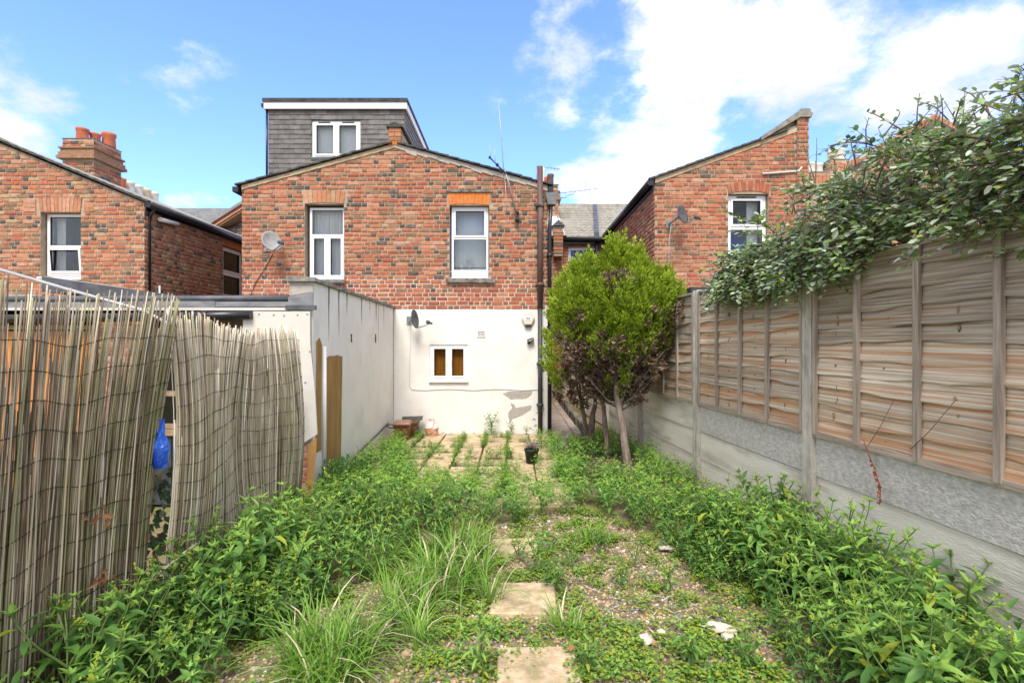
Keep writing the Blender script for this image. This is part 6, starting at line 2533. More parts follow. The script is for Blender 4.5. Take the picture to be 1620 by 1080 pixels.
# weeds rooted in the patio joints
joint = []
for r in range(9):
    yj = 8.93 - (0.36 + SY * (r - 1) if r else 0.0)
    for i in range(70):
        x = random.uniform(-1.75, 0.62)
        d = mnoise.noise(Vector((x * 1.4, yj * 1.4, 2.0)))
        if d > 0.06 - 0.1 * (yj < 6.6):
            joint.append((x, yj + jit(0.02)))
for k in range(8):
    xj = UR + 0.02 - SX * k
    for i in range(120):
        y = random.uniform(5.4, 8.8)
        d = mnoise.noise(Vector((xj * 2.1 + 7, y * 1.3, 4.0)))
        if d > 0.0:
            joint.append((xj + jit(0.025), y))
ins = []
single_j = 0
for (x, y) in joint:
    k = random.randrange(5)
    s = random.uniform(0.35, 0.95) * (1.1 if y < 7 else 0.85)
    ins.append((SRC[('low', k)], mat4(x, y, 0.0, random.uniform(0, 6.28), s)))
join_instances('joint_weeds', ins, WM, 'small weeds sprouting in rows from the patio joints')
for (px, py, s, lab) in ((778, 690, 1.15, 'bright bushy weed against the white wall below the cement patches'), (664, 692, 1.0, 'bushy weed between the food caddy and the plastic bag'),
                         (808, 690, 0.7, 'small weed at the wall foot left of the drainpipes'), (832, 690, 0.5, 'tiny weed right at the foot of the dark waste pipe'),
                         (683, 722, 0.8, 'tall loose weed clump on the patio below the plastic bag'), (743, 727, 0.6, 'weed tuft in the middle patio joint'),
                         (792, 722, 0.62, 'weed tuft in the patio joint left of the flower pot')):
    y = 1.6 * F / (py - 543)
    c = VAR['mid'][random.randrange(5)]
    r = place('leafy_weed', c[0], None, (X(px, y), y, 0.0), (0, 0, random.uniform(0, 6)), s)
    tag(r, lab, 'weed')
    q = bpy.data.objects.new('stem', c[1])
    COL.objects.link(q)
    q.parent = r

# ------------------------------------------------------------------ low ground cover, moss, pebbles, grass
def open_ground(x, y):
    return 1.5 < y < 5.0 and edge(LEFT_EDGE, y) - 0.25 < x < edge(RIGHT_EDGE, y) + 0.25


GV = []
for k in range(6):
    rr = random.Random(900 + k)
    ls = LeafSet()
    for i in range(rr.randint(14, 26)):
        a, r = rr.uniform(0, 6.28), rr.uniform(0.0, 0.055)
        p = (math.cos(a) * r, math.sin(a) * r, rr.uniform(0.003, 0.04))
        d = (math.cos(a) + rr.gauss(0, 0.5), math.sin(a) + rr.gauss(0, 0.5), rr.uniform(0.0, 0.7))
        L = rr.uniform(0.012, 0.026)
        ls.add(p, d, (0, 0, 1), L, L * rr.uniform(0.5, 0.85), rr.uniform(0, 0.4), rr.choices((0, 2, 4, 1), (2.4, 3, 3.4, 0.6))[0])
    GV.append(leaf_src(ls, (0.35, 0.7), (0.9, 0.9)))
ins = []
for i in range(6800):
    x, y = random.uniform(-1.7, 1.8), random.uniform(1.9, 5.1)
    if not open_ground(x, y) or ((abs(x - 0.13) < 0.17 and abs(y - 2.49) < 0.19 or abs(x - 0.07) < 0.16 and abs(y - 3.23) < 0.17) and random.random() < 0.97):
        continue
    d = 0.7 * mnoise.noise(Vector((x * 1.7, y * 1.7, 9.0))) + 0.9 * mnoise.noise(Vector((x * 6, y * 6, 1.0)))
    if d < 0.15 and random.random() < 0.90:
        continue
    ins.append((GV[random.randrange(6)], mat4(x, y, ground_h(x, y) - 0.024, random.uniform(0, 6.28), random.uniform(0.6, 1.4))))
join_instances('ground_cover', ins, WM, 'low yellow-green moss and clover-like leaves spread over the gravel')

# pebbles
PV = []
pv, pf = ico(1)
pv = np.array(pv)
pf = np.array(pf)
NP = 15000
xy = np.stack([RNG.uniform(-1.7, 1.8, NP * 2), RNG.uniform(1.8, 5.0, NP * 2)], 1)
keep = np.array([open_ground(a, b) for a, b in xy])
xy = xy[keep][:NP]
n = len(xy)
sz = RNG.lognormal(math.log(0.0078), 0.35, n).clip(0.004, 0.02)
sc = np.stack([sz * RNG.uniform(0.8, 1.4, n), sz * RNG.uniform(0.8, 1.3, n), sz * RNG.uniform(0.45, 0.8, n)], 1)
ang = RNG.uniform(0, 6.28, n)
v = pv[None] * sc[:, None, :] * (1 + RNG.uniform(-0.18, 0.18, (n, len(pv), 1)))
c_, s_ = np.cos(ang)[:, None], np.sin(ang)[:, None]
w = np.empty_like(v)
w[..., 0] = v[..., 0] * c_ - v[..., 1] * s_ + xy[:, None, 0]
w[..., 1] = v[..., 0] * s_ + v[..., 1] * c_ + xy[:, None, 1]
hz = np.array([ground_h(a, b) for a, b in xy]) - 0.03
w[..., 2] = v[..., 2] + (hz + sz * 0.25)[:, None]
fcs = (pf[None] + (np.arange(n) * len(pv))[:, None, None]).reshape(-1, 3)
mi = np.repeat(RNG.choice(5, n, p=[0.36, 0.33, 0.17, 0.05, 0.09]), len(pf))
SP, SD, SN, SL, SWd = [], [], [], [], []
for i in range(900):
    x, y = random.uniform(-1.6, 1.7), random.uniform(1.9, 4.9)
    if not open_ground(x, y):
        continue
    SP.append((x, y, ground_h(x, y) - 0.012 + random.uniform(0, 0.012)))
    SD.append((jit(1), jit(1), jit(0.08)))
    SN.append((jit(0.3), jit(0.3), 1))
    SL.append(random.uniform(0.03, 0.16))
    SWd.append(random.uniform(0.002, 0.005))
sv, st3, sq4 = leaf_batch(SP, SD, SN, SL, SWd, 0.05)
smi = RNG.choice(3, len(SP), p=[0.6, 0.25, 0.15])
tag(place('straw_litter', np_mesh('straw_litter', sv, [st3, sq4], ['reed_tan', 'reed_pale', 'leaf_dry'], [np.tile(smi, 4), np.tile(smi, 2)])), 'dry straw-coloured stalks littering the gravel', None, None, 'stuff')
me = np_mesh('gravel', w.reshape(-1, 3), [fcs], ['pebble_%d' % i for i in range(5)], [mi], True)
tag(place('gravel', me), 'mixed brown and cream pea gravel over bare soil', None, None, 'stuff')


def grass_variant(seed, nblade, length, lean):
    rr = np.random.default_rng(seed)
    segs = 5
    a = rr.uniform(0, 6.28, nblade)
    r = rr.uniform(0, 0.10, nblade)
    L = length * rr.uniform(0.5, 1.05, nblade)
    ln = lean * rr.uniform(0.25, 1.3, nblade)
    az = a + rr.normal(0, 0.6, nblade)
    wd = rr.uniform(0.0034, 0.0068, nblade)
    V = np.empty((nblade, (segs + 1) * 2, 3))
    for i in range(segs + 1):
        t = i / segs
        th = ln * t
        out = L * (t * np.sin(th * 0.75 + 0.1))
        up = L * (t * np.cos(th * 0.85))
        cx_, cy_ = r * np.cos(a) + out * np.cos(az), r * np.sin(a) + out * np.sin(az)
        ww = wd * (1 - t ** 1.6) + 0.0004
        V[:, 2 * i] = np.stack([cx_ - ww * np.sin(az), cy_ + ww * np.cos(az), up], 1)
        V[:, 2 * i + 1] = np.stack([cx_ + ww * np.sin(az), cy_ - ww * np.cos(az), up], 1)
    q = np.array([[2 * i, 2 * i + 1, 2 * i + 3, 2 * i + 2] for i in range(segs)])
    Fq = (q[None] + (np.arange(nblade) * (segs + 1) * 2)[:, None, None]).reshape(-1, 4)
    mi = np.repeat(rr.choice(3, nblade, p=[0.72, 0.2, 0.08]), segs)
    return np_mesh('grass_tuft', V.reshape(-1, 3), [Fq], ['grass_blade', 'leaf_light', 'reed_tan'], [mi], True)


GRASS = [grass_variant(40 + k, 62, 0.30 + 0.03 * k, 1.45) for k in range(5)]
GRASS_S = [grass_variant(60 + k, 60, 0.17, 1.3) for k in range(3)]
tufts = [(640, 880, 1.0), (680, 905, 1.1), (720, 880, 1.15), (760, 900, 1.05), (735, 925, 1.15), (700, 940, 1.0), (650, 930, 0.9), (775, 945, 0.85), (620, 960, 0.9), (665, 965, 0.95), (760, 870, 0.9),
         (690, 865, 0.9), (730, 855, 0.85), (600, 905, 0.8),
         (500, 1030, 1.05), (535, 1045, 1.1), (560, 1060, 1.0), (480, 1075, 1.0), (520, 1085, 1.0), (570, 1030, 0.8), (470, 1040, 0.85), (660, 1010, 0.75)]
for (px, py, s) in tufts:
    y = 1.6 * F / (py - 543)
    x = X(px, y)
    o = place('grass_tuft', random.choice(GRASS), None, (x, y, ground_h(x, y) - 0.03), (0, 0, random.uniform(0, 6.28)), s * random.uniform(0.85, 1.1))
    if py < 990:
        tag(o, 'long arching green grass tuft left of the middle stepping slab', 'grass tuft', 'long grass left of the stepping slabs')
    else:
        tag(o, 'long arching green grass tuft amid bare gravel beside the left weed bed', 'grass tuft', 'long grass beside the left weed bed')
for (px, py, s, lab) in ((930, 850, 1.3, 'dry olive tuft of fine grass at the far edge of the gravel'), (890, 985, 1.1, 'small bright grass tuft right of the middle stepping slab'),
                         (905, 1000, 0.9, 'thin grass tuft on the gravel between the two nearer slabs')):
    y = 1.6 * F / (py - 543)
    x = X(px, y)
    o = place('grass_tuft', random.choice(GRASS_S), None, (x, y, ground_h(x, y) - 0.03), (0, 0, random.uniform(0, 6.28)), s)
    tag(o, lab, 'grass tuft')
ins_v, ins_f, n0 = [], [], 0
# middling weeds dotted over the open gravel
for (px, py, cls, s, lab) in ((765, 1065, 'mid', 0.95, 'leafy weed just left of the nearest stepping slab'), (850, 900, 'mid', 0.85, 'leafy weed spilling over the back of the middle stepping slab'),
                              (878, 930, 'mid', 1.0, 'broad weed at the right corner of the middle stepping slab'), (905, 890, 'mid', 0.9, 'weed standing right of the half hidden slab'),
                              (870, 870, 'mid', 0.9, 'weed crowding the hidden far stepping slab'), (1005, 890, 'low', 1.0, 'low weed in the middle of the gravel patch'),
                              (1060, 930, 'low', 1.1, 'low bright weed rosette on the gravel near the right-hand bed'), (985, 925, 'low', 0.9, 'low pale weed rosette on open gravel'),
                              (1120, 930, 'mid', 0.6, 'yellow-green weed at the edge of the right-hand bed'), (1100, 905, 'mid', 0.62, 'light green weed edging the gravel near the right bed'),
                              (560, 1000, 'mid', 0.6, 'small weed between the two long grass patches'), (620, 1015, 'low', 1.2, 'low weed on gravel under the long grass'),
                              (930, 1065, 'low', 1.3, 'low clump of weeds just right of the nearest stepping slab'), (1090, 1060, 'low', 1.2, 'low weeds on the gravel below the rounded flint'),
                              (1180, 1050, 'low', 1.1, 'low weed on mossy ground below the long broken stone'), (950, 870, 'low', 1.1, 'low weed by the olive grass tuft'),
                              (440, 1000, 'mid', 0.7, 'weed at the corner of the left-hand bed beside bare gravel'), (820, 880, 'low', 1.1, 'low weed just behind the middle stepping slab')):
    y = 1.6 * F / (py - 543)
    x = X(px, y)
    c = VAR[cls][random.randrange(5)]
    r = place('leafy_weed', c[0], None, (x, y, ground_h(x, y) - 0.03), (0, 0, random.uniform(0, 6)), s)
    tag(r, lab, 'weed')
    q = bpy.data.objects.new('stem', c[1])
    COL.objects.link(q)
    q.parent = r
# fallen leaves
ls = MB()
for i, (px, py, lab) in enumerate(((1258, 1040, 'curled brown dead leaf on the ground under the right-hand weeds'), (1165, 950, 'brown dead leaf lying at the edge of the right bed'),
                                   (902, 1040, 'tan round dead leaf lying on the corner of the nearest stepping slab'), (985, 975, 'orange dead leaf on the open gravel'))):
    y = 1.6 * F / (py - 543)
    x = X(px, y)
    mb = MB()
    mb.leaf((x, y, ground_h(x, y) + (0.028 if i == 2 else 0.0)), (jit(1), jit(1), 0.15), (jit(0.3), jit(0.3), 1), 0.05, 0.035, 0, 0.3, 0.3)
    tag(mb.build('fallen_leaf', 'leaf_dry', None, (x, y, 0.0)), lab, 'leaf')

# ivy and dead leaves behind the gap in the screens
iv = thing('ivy', (-2.2, 2.95, 0), 'dark glossy ivy growing in the gap between the reed screens', 'ivy')
mb = MB()
mb.tube([(-2.2, 2.95, 0), (-2.15, 2.98, 0.4), (-2.18, 3.02, 0.78)], 0.008, 5)
mb.build('vine', 'twig', iv)
for i in range(110):
    mb = MB()
    z = random.uniform(0.12, 0.86)
    p = (-2.08 + jit(0.05), 2.93 + jit(0.10), z)
    mb.leaf(p, (0.5 + jit(0.5), jit(0.9), -0.5 + jit(0.4)), (1, 0, 0.4), 0.06, 0.058, 0, 0.2, 0.12, (0.35, 0.6), (1.0, 0.7))
    mb.build('leaf', 'ivy' if random.random() < 0.8 else 'leaf_dry', iv, p)
for (y, z, lab) in ((2.42, 0.79, 'withered brown leaf cluster caught in the middle of the dark reed screen'), (2.46, 0.48, 'curled brown leaves hanging low on the dark reed screen')):
    mb = MB()
    for i in range(7):
        mb.leaf((-1.965 + jit(0.02), y + jit(0.05), z + jit(0.03)), (0.3, jit(1), -0.5 + jit(0.6)), (1, 0, 0.2), 0.06, 0.022, 0, 0.5, 0.4)
    tag(mb.build('withered_leaves', 'leaf_dry', None, (-1.965, y, z)), lab, 'dead leaves')
# red-leaved creeper hanging on the fence
yk = 3.27
cr = thing('creeper', tuple(fpt(yk, 0.04, 0.95)), 'thin red-leaved creeper hanging down over the grey gravel board', 'creeper')
zs = [(0.02, 0.98), (0.0, 0.9), (-0.03, 0.8), (-0.05, 0.70), (-0.045, 0.6)]
ptl = [fpt(yk + a * 2.0, 0.05, z) for a, z in zs]
mb = MB()
mb.tube(ptl, 0.0035, 4)
mb.build('stem', 'leaf_rust', cr)
mb = MB()
mb.tube([fpt(yk + 0.0, 0.05, 0.95), fpt(yk - 0.1, 0.056, 1.08), fpt(yk - 0.2, 0.057, 1.25)], 0.0025, 4)
mb.tube([fpt(2.95, 0.056, 0.99), fpt(2.82, 0.06, 1.12), fpt(2.68, 0.055, 1.3)], 0.0025, 4)
mb.build('runner', 'twig', cr)
for i in range(26):
    t = random.uniform(0.3, 1) * 3.999
    k = int(t)
    p = ptl[k].lerp(ptl[k + 1], t - k)
    mb = MB()
    mb.leaf(tuple(p), tuple(fdir * jit(1) + fnrm * 0.4 + Vector((0, 0, jit(0.6)))), tuple(fnrm), 0.022, 0.014, 0, 0.3)
    mb.build('leaf', 'leaf_rust', cr, tuple(p))

# ------------------------------------------------------------------ conifers
CM = ['conifer_lime', 'conifer_green', 'conifer_dead', 'conifer_dead_dark']


def conifer_crown(name, parent, centre, prof, sx, sy, n, seed, tone, clip=None, inner=500, lumps=0.42):
    """prof: (z, r) pairs. Upright feathery plumes over the outside, dead brown sprays inside and below."""
    rr = random.Random(seed)
    zs = [p[0] for p in prof]
    P, D, Nn, L, W, R_, M = [], [], [], [], [], [], []

    def rad(z):
        return edge(prof, z)
    zmin, zmax = zs[0], zs[-1]
    tot = 0
    k = 0
    while k < n + inner and tot < 60000:
        tot += 1
        z = rr.uniform(zmin, zmax)
        r = rad(z)
        if rr.random() > (r + 0.10) / 0.95:
            continue
        a = rr.uniform(0, 6.28)
        lump = 1 + lumps * mnoise.noise(Vector((math.cos(a) * 1.7 + seed, math.sin(a) * 1.7, z * 2.6))) + lumps * 0.6 * mnoise.noise(Vector((math.cos(a) * 0.8 + seed * 2, math.sin(a) * 0.8, z * 1.1))) + 0.14 * mnoise.noise(Vector((math.cos(a) * 4 + seed, math.sin(a) * 4, z * 6.0)))
        outer = k < n
        q = rr.uniform(0.86, 1.06) if outer else rr.uniform(0.3, 0.88)
        rr_ = r * lump * q
        x, y = centre[0] + math.cos(a) * rr_ * sx, centre[1] + math.sin(a) * rr_ * sy
        if clip and clip(x, y, z):
            k += 1
            continue
        out = Vector((math.cos(a), math.sin(a), 0))
        tn = tone(x, y, z, a, q, rr)
        ax = unit(out * rr.uniform(0.35, 0.95) + Vector((0, 0, 0.95 if tn < 2 else rr.uniform(-0.1, 0.7))) + Vector((rr.gauss(0, 0.2), rr.gauss(0, 0.2), rr.gauss(0, 0.15))))
        ln = rr.uniform(0.09, 0.19) * (1.0 if tn < 2 else 0.85)
        s0 = ax.orthogonal().normalized()
        b0 = ax.cross(s0)
        nl = rr.randint(30, 42) if outer else rr.randint(14, 22)
        for j in range(nl):
            t = rr.random() ** 0.8
            th = rr.uniform(0, 6.28)
            o = s0 * math.cos(th) + b0 * math.sin(th)
            wdt = 0.030 * (1 - t * 0.85) + 0.004
            p = Vector((x, y, z)) + ax * (ln * t) + o * wdt
            d = unit(ax * 0.9 + o * (0.75 - 0.45 * t))
            P.append(tuple(p)), D.append(tuple(d)), Nn.append((rr.gauss(0, 1), rr.gauss(0, 1), rr.gauss(0, 1)))
            L.append(rr.uniform(0.032, 0.06)), W.append(rr.uniform(0.013, 0.022))
            R_.append(rr.uniform(-0.2, 0.2))
            m = tn
            if tn == 0 and rr.random() < 0.36:
                m = 1
            elif tn == 1 and rr.random() < 0.3:
                m = 0
            elif tn == 2 and rr.random() < 0.4:
                m = 3
            M.append(m)
        k += 1
    P, D, Nn, L, W = map(np.array, (P, D, Nn, L, W))
    S = np.cross(D, Nn)
    S /= np.linalg.norm(S, axis=1, keepdims=True) + 1e-9
    V = np.stack([P, P + D * (L * 0.45)[:, None] + S * (W * 0.5)[:, None], P + D * L[:, None], P + D * (L * 0.45)[:, None] - S * (W * 0.5)[:, None]], 1).reshape(-1, 3)
    Q = (np.arange(len(P)) * 4)[:, None] + np.array([[0, 1, 2, 3]])
    me = np_mesh(name, V, [Q], CM, [np.array(M)], False)
    o = place(name, me, parent)
    return o


def limb(mb, pts, r0, r1, n=8, wob=0.012):
    P = [Vector(p) for p in pts]
    out = []
    for i in range(len(P) - 1):
        for k in range(3):
            t = k / 3
            out.append(P[i].lerp(P[i + 1], t) + Vector((jit(wob), jit(wob), 0)))
    out.append(P[-1])
    rs = [r0 + (r1 - r0) * i / (len(out) - 1) for i in range(len(out))]
    rs = [r * random.uniform(0.9, 1.12) for r in rs]
    mb.tube(out, rs, n)


yt = 6.45
tr1 = thing('conifer', (X(988, yt), yt, 0), 'large lime-green conifer on two bare trunks, browned underneath, beside the fence', 'tree')
cx1 = (X(978, 6.75), 6.75)


def tone1(x, y, z, a, q, rr):
    u = (x - cx1[0])
    lim = 1.50 + 0.42 * max(0, u) - 0.05 * u + 0.42 * mnoise.noise(Vector((x * 2.6, y * 2.6, z * 2.2)))
    if u < -0.45:
        lim = 1.72 + 0.2 * mnoise.noise(Vector((x * 3, y * 3, z * 3)))
    v = z - lim
    if q < 0.8:
        return 2 if rr.random() < 0.75 else 3
    if v > 0.18:
        dead = mnoise.noise(Vector((x * 3.1 + 5, y * 3.1, z * 2.0)))
        if dead > 0.30:
            return 2
        return 0 if rr.random() < 0.80 else 1
    if v > -0.05:
        return rr.choices((0, 1, 2, 3), (3, 3, 3, 1))[0]
    if mnoise.noise(Vector((x * 4.1, y * 4.1 + 3, z * 3.3))) > 0.22:
        return rr.choices((0, 1, 2), (2, 3, 2))[0]
    if rr.random() < 0.06:
        return 1
    return 2 if rr.random() < 0.6 else 3


prof1 = [(0.80, 0.14), (0.98, 0.36), (1.25, 0.54), (1.55, 0.60), (1.9, 0.70), (2.1, 0.72), (2.25, 0.60), (2.4, 0.42), (2.54, 0.24), (2.66, 0.10), (2.72, 0.04)]
clip1 = lambda x, y, z: x > fx(y) - 0.06 and z < 2.3
prof1 = [(z, r * (0.9 if z > 1.3 else 1.0)) for z, r in prof1]
conifer_crown('crown', tr1, cx1, prof1, 1.0, 0.78, 1000, 21, tone1, clip1, 1000)
# separate rounded clumps that break the outline
rc = random.Random(404)
for i in range(34):
    z = rc.uniform(1.40, 2.25)
    a = rc.uniform(math.pi * 0.85, math.pi * 2.15)
    r = edge(prof1, z) * rc.uniform(0.92, 1.12)
    c = (cx1[0] + math.cos(a) * r, cx1[1] + math.sin(a) * r * 0.78)
    if c[0] > fx(c[1]) - 0.16 and z < 2.3:
        continue
    w = rc.uniform(0.10, 0.17)
    pr = [(z - w * 1.2, 0.04), (z - w * 0.4, w * 0.9), (z + w * 0.3, w), (z + w * 1.1, w * 0.5), (z + w * 1.9, 0.015)]
    conifer_crown('foliage_clump', tr1, c, pr, 1, 1, 60, 700 + i, lambda x, y, z, a, q, rr: tone1(x, y, z, a, 1.0, rr), clip1, 6, 0.2)
# the pointed leaders that stand up out of the crown
for i, (px, py, h, w) in enumerate(((972, 372, 0.42, 0.09), (1001, 380, 0.38, 0.10), (948, 402, 0.34, 0.10), (920, 402, 0.30, 0.07), (926, 425, 0.3, 0.11), (1030, 425, 0.26, 0.12), (985, 395, 0.36, 0.11), (912, 446, 0.26, 0.09), (1060, 452, 0.2, 0.1),
    (893, 466, 0.22, 0.08), (1045, 445, 0.24, 0.1), (1012, 412, 0.3, 0.11), (960, 415, 0.36, 0.13), (940, 440, 0.34, 0.13), (1000, 430, 0.3, 0.13), (915, 472, 0.3, 0.12), (1070, 470, 0.2, 0.09), (930, 480, 0.3, 0.12), (980, 470, 0.3, 0.13), (1025, 475, 0.3, 0.13))):
    zt = Z(py + 9, 6.6)
    pr = [(zt - h - 0.1, w * 0.9), (zt - h * 0.6, w), (zt - h * 0.25, w * 0.55), (zt, 0.012)]
    conifer_crown('leader', tr1, (X(px, 6.6), (6.6 if py < 430 else 6.32 + 0.3 * abs(px - 972) / 100) + jit(0.1)), pr, 1, 1, 75, 50 + i, lambda x, y, z, a, q, rr: 0 if rr.random() < 0.85 else 1, None, 8, 0.1)
mb = MB()
T1 = (X(999, 6.4), 6.4, 0)
limb(mb, [(T1[0], 6.4, -0.1), (X(988, 6.4), 6.42, 0.45), (X(978, 6.45), 6.5, 0.85), (X(972, 6.6), 6.6, 1.4), (X(972, 6.7), 6.7, 2.2)], 0.056, 0.02, 10)
mb.build('trunk', 'bark', tr1)
mb = MB()
limb(mb, [(X(962, 7.0), 7.0, -0.1), (X(957, 7.0), 7.0, 0.5), (X(950, 6.95), 6.95, 0.95), (X(950, 6.9), 6.85, 1.5)], 0.042, 0.016, 8)
mb.build('trunk', 'bark', tr1)
mb = MB()
rr_ = random.Random(77)
for i in range(46):
    a = rr_.uniform(0, 6.28)
    z0 = rr_.uniform(0.7, 1.5)
    e = rr_.uniform(0.35, 0.75)
    b0 = Vector((cx1[0] + jit(0.06), cx1[1] - 0.1 + jit(0.1), z0))
    b1 = b0 + Vector((math.cos(a) * e * 0.5, math.sin(a) * e * 0.4, e * 0.25))
    b2 = b0 + Vector((math.cos(a) * e, math.sin(a) * e * 0.8, e * 0.75))
    if b2.x > fx(b2.y) - 0.08:
        continue
    mb.tube([b0, b1, b2], [0.012, 0.008, 0.004], 5, cap=False)
for i in range(160):
    a = rr_.uniform(0, 6.28)
    z0 = rr_.uniform(0.78, 1.35)
    r = rr_.uniform(0.15, 0.95) * edge(prof1, z0)
    b0 = Vector((cx1[0] + math.cos(a) * r, cx1[1] + math.sin(a) * r * 0.75, z0))
    if b0.x > fx(b0.y) - 0.1:
        continue
    b1 = b0 + Vector((rr_.gauss(0, 0.06), rr_.gauss(0, 0.05), rr_.uniform(-0.06, 0.1)))
    mb.tube([b0, b0.lerp(b1, 0.5) + Vector((jit(0.015), 0, jit(0.015))), b1], 0.0028, 3, cap=False)
mb.build('branches', 'twig_grey', tr1)

yt = 7.9
tr2 = thing('conifer', (X(936, yt), yt, 0), 'narrower half-brown conifer behind the large one, green only on its left flank', 'tree')
cx2 = (X(908, 7.95), 7.95)


def tone2(x, y, z, a, q, rr):
    u = x - cx2[0]
    if q < 0.8:
        return 2 if rr.random() < 0.6 else 3
    if u < -0.10 + 0.22 * mnoise.noise(Vector((x * 4, y * 4, z * 3))) + (z - 1.5) * 0.15:
        return 0 if rr.random() < 0.6 else 1
    return 2 if rr.random() < 0.45 else 3


prof2 = [(0.62, 0.10), (0.82, 0.30), (1.1, 0.38), (1.6, 0.40), (2.0, 0.38), (2.3, 0.30), (2.6, 0.10)]
conifer_crown('crown', tr2, cx2, prof2, 0.95, 0.9, 420, 33, tone2, None, 200)
mb = MB()
limb(mb, [(X(934, yt), yt, -0.1), (X(936, yt), yt, 0.4), (X(943, yt), yt, 0.75), (X(940, yt), yt, 1.2)], 0.055, 0.02, 8)
mb.build('trunk', 'bark', tr2)
mb = MB()
limb(mb, [(X(931, yt), yt, 0.22), (X(921, yt), yt + 0.02, 0.6), (X(912, yt), yt, 1.0), (X(908, yt), yt, 1.6)], 0.03, 0.012, 8)
limb(mb, [(X(926, yt), yt, 0.45), (X(918, yt), yt + 0.02, 0.9), (X(915, yt), yt, 1.3)], 0.018, 0.008, 6)
mb.build('side_stem', 'bark', tr2)
mb = MB()
for i in range(60):
    a = rr_.uniform(0, 6.28)
    z0 = rr_.uniform(0.6, 1.4)
    e = rr_.uniform(0.15, 0.36)
    b0 = Vector((cx2[0] + jit(0.08), cx2[1] + jit(0.1), z0))
    b1 = b0 + Vector((math.cos(a) * e, math.sin(a) * e, e * 0.4))
    mb.tube([b0, b0.lerp(b1, 0.5) + Vector((0, 0, -0.01)), b1], [0.006, 0.004, 0.003], 4, cap=False)
mb.build('branches', 'twig', tr2)
# bare soil round the trunks
mb = MB()
vs, fs = [], []
for i in range(19):
    for j in range(19):
        x, y = 0.75 + i * 0.055, 5.75 + j * 0.1
        e = max(0, 1 - ((i - 9) / 9) ** 2) * max(0, 1 - ((j - 9) / 9) ** 2)
        vs.append((x, y, -0.05 + 0.11 * e ** 0.5 + 0.02 * mnoise.noise(Vector((x * 6, y * 6, 0)))))
for i in range(18):
    for j in range(18):
        o = i * 19 + j
        fs.append((o, o + 19, o + 20, o + 1))
mb.add(vs, fs, 0, True)
tag(mb.build('soil_mound', 'soil'), 'dark bare soil heaped round the conifer trunks', None, None, 'structure')

# ------------------------------------------------------------------ shrub over the fence
sr = thing('shrub', (2.75, 3.4, 0), 'big round-leaved evergreen shrub leaning over the fence from next door', 'shrub')
rs = random.Random(5)
SM = ['shrub_leaf', 'shrub_leaf_pale', 'shrub_leaf_dark', 'shrub_leaf_gold']
ls = LeafSet()
wood = MB()
TOP = [(1.6, 2.80), (2.3, 2.84), (2.7, 2.92), (3.1, 2.94), (3.5, 2.88), (4.0, 2.74), (4.5, 2.56), (5.0, 2.42), (5.45, 2.30)]


def twig_leaves(pts, size, step=0.022, tipgold=0.2):
    """leaves set alternately along a twig"""
    L_ = 0
    side = 1
    for a, b in zip(pts[:-1], pts[1:]):
        d = (b - a)
        ln = d.length
        if ln < 1e-6:
            continue
        d = d / ln
        s = d.cross(Vector((0, 0, 1)))
        if s.length < 0.1:
            s = Vector((1, 0, 0))
        s.normalize()
        q = rs.uniform(0, step)
        while q < ln:
            p = a + d * q
            side = -side
            out = unit(s * side * rs.uniform(0.6, 1.1) + d * rs.uniform(0.3, 0.8) + Vector((rs.gauss(0, 0.3), rs.gauss(0, 0.3), rs.uniform(-0.15, 0.5))))
            nrm = unit(Vector((-0.35, -0.35, 1.0)) + Vector((rs.gauss(0, 0.35), rs.gauss(0, 0.35), 0)))
            sz = size * rs.uniform(0.65, 1.2)
            m = rs.choices((0, 1, 2, 3), (4.0, 4.2, 1.0, tipgold * 3.2))[0]
            ls.add(tuple(p + out * 0.004), tuple(out), tuple(nrm), sz, sz * rs.uniform(0.52, 0.64), rs.uniform(0.0, 0.25), m)
            q += step * rs.uniform(0.7, 1.4)


def branch(p0, d0, length, droop, r, size, sub=8, sublen=0.2, gold=0.2, ztop=None):
    p = Vector(p0)
    d = unit(d0)
    pts = [p.copy()]
    n = 8
    for k in range(n):
        d = unit(d + Vector((rs.gauss(0, 0.10), rs.gauss(0, 0.10), -droop * (k + 1) / n)))
        p = p + d * (length / n)
        if ztop is not None:
            lim = edge(TOP, p.y) + rs.uniform(-0.08, 0.04)
            if p.z > lim:
                p.z = lim
                d = unit(Vector((d.x, d.y, -0.15)))
        pts.append(p.copy())
    wood.tube(pts, [r * (1 - 0.75 * k / n) for k in range(n + 1)], 4, cap=False)
    twig_leaves(pts[3:], size, 0.026, gold)
    for i in range(sub):
        k = 1 + int(rs.random() * (n - 1))
        b = pts[k].lerp(pts[min(k + 1, n)], rs.random())
        dd = unit((pts[min(k + 1, n)] - pts[k - 1]))
        s = unit(Vector((rs.gauss(0, 1), rs.gauss(0, 1), rs.gauss(0.15, 0.6))))
        v = unit(dd * 0.8 + s * 0.8)
        ln = sublen * rs.uniform(0.6, 1.3)
        tp = [b]
        for q in range(3):
            v = unit(v + Vector((0, 0, -droop * 0.25)))
            nb = tp[-1] + v * ln / 3
            if ztop is not None:
                nb.z = min(nb.z, edge(TOP, nb.y) + 0.05)
            tp.append(nb)
        if abs(tp[-1].x - fx(tp[-1].y)) < 0.05 and tp[-1].z < FT:
            continue
        wood.tube(tp, [0.0032, 0.0026, 0.0022, 0.0015], 3, cap=False)
        twig_leaves(tp, size, 0.022, gold)


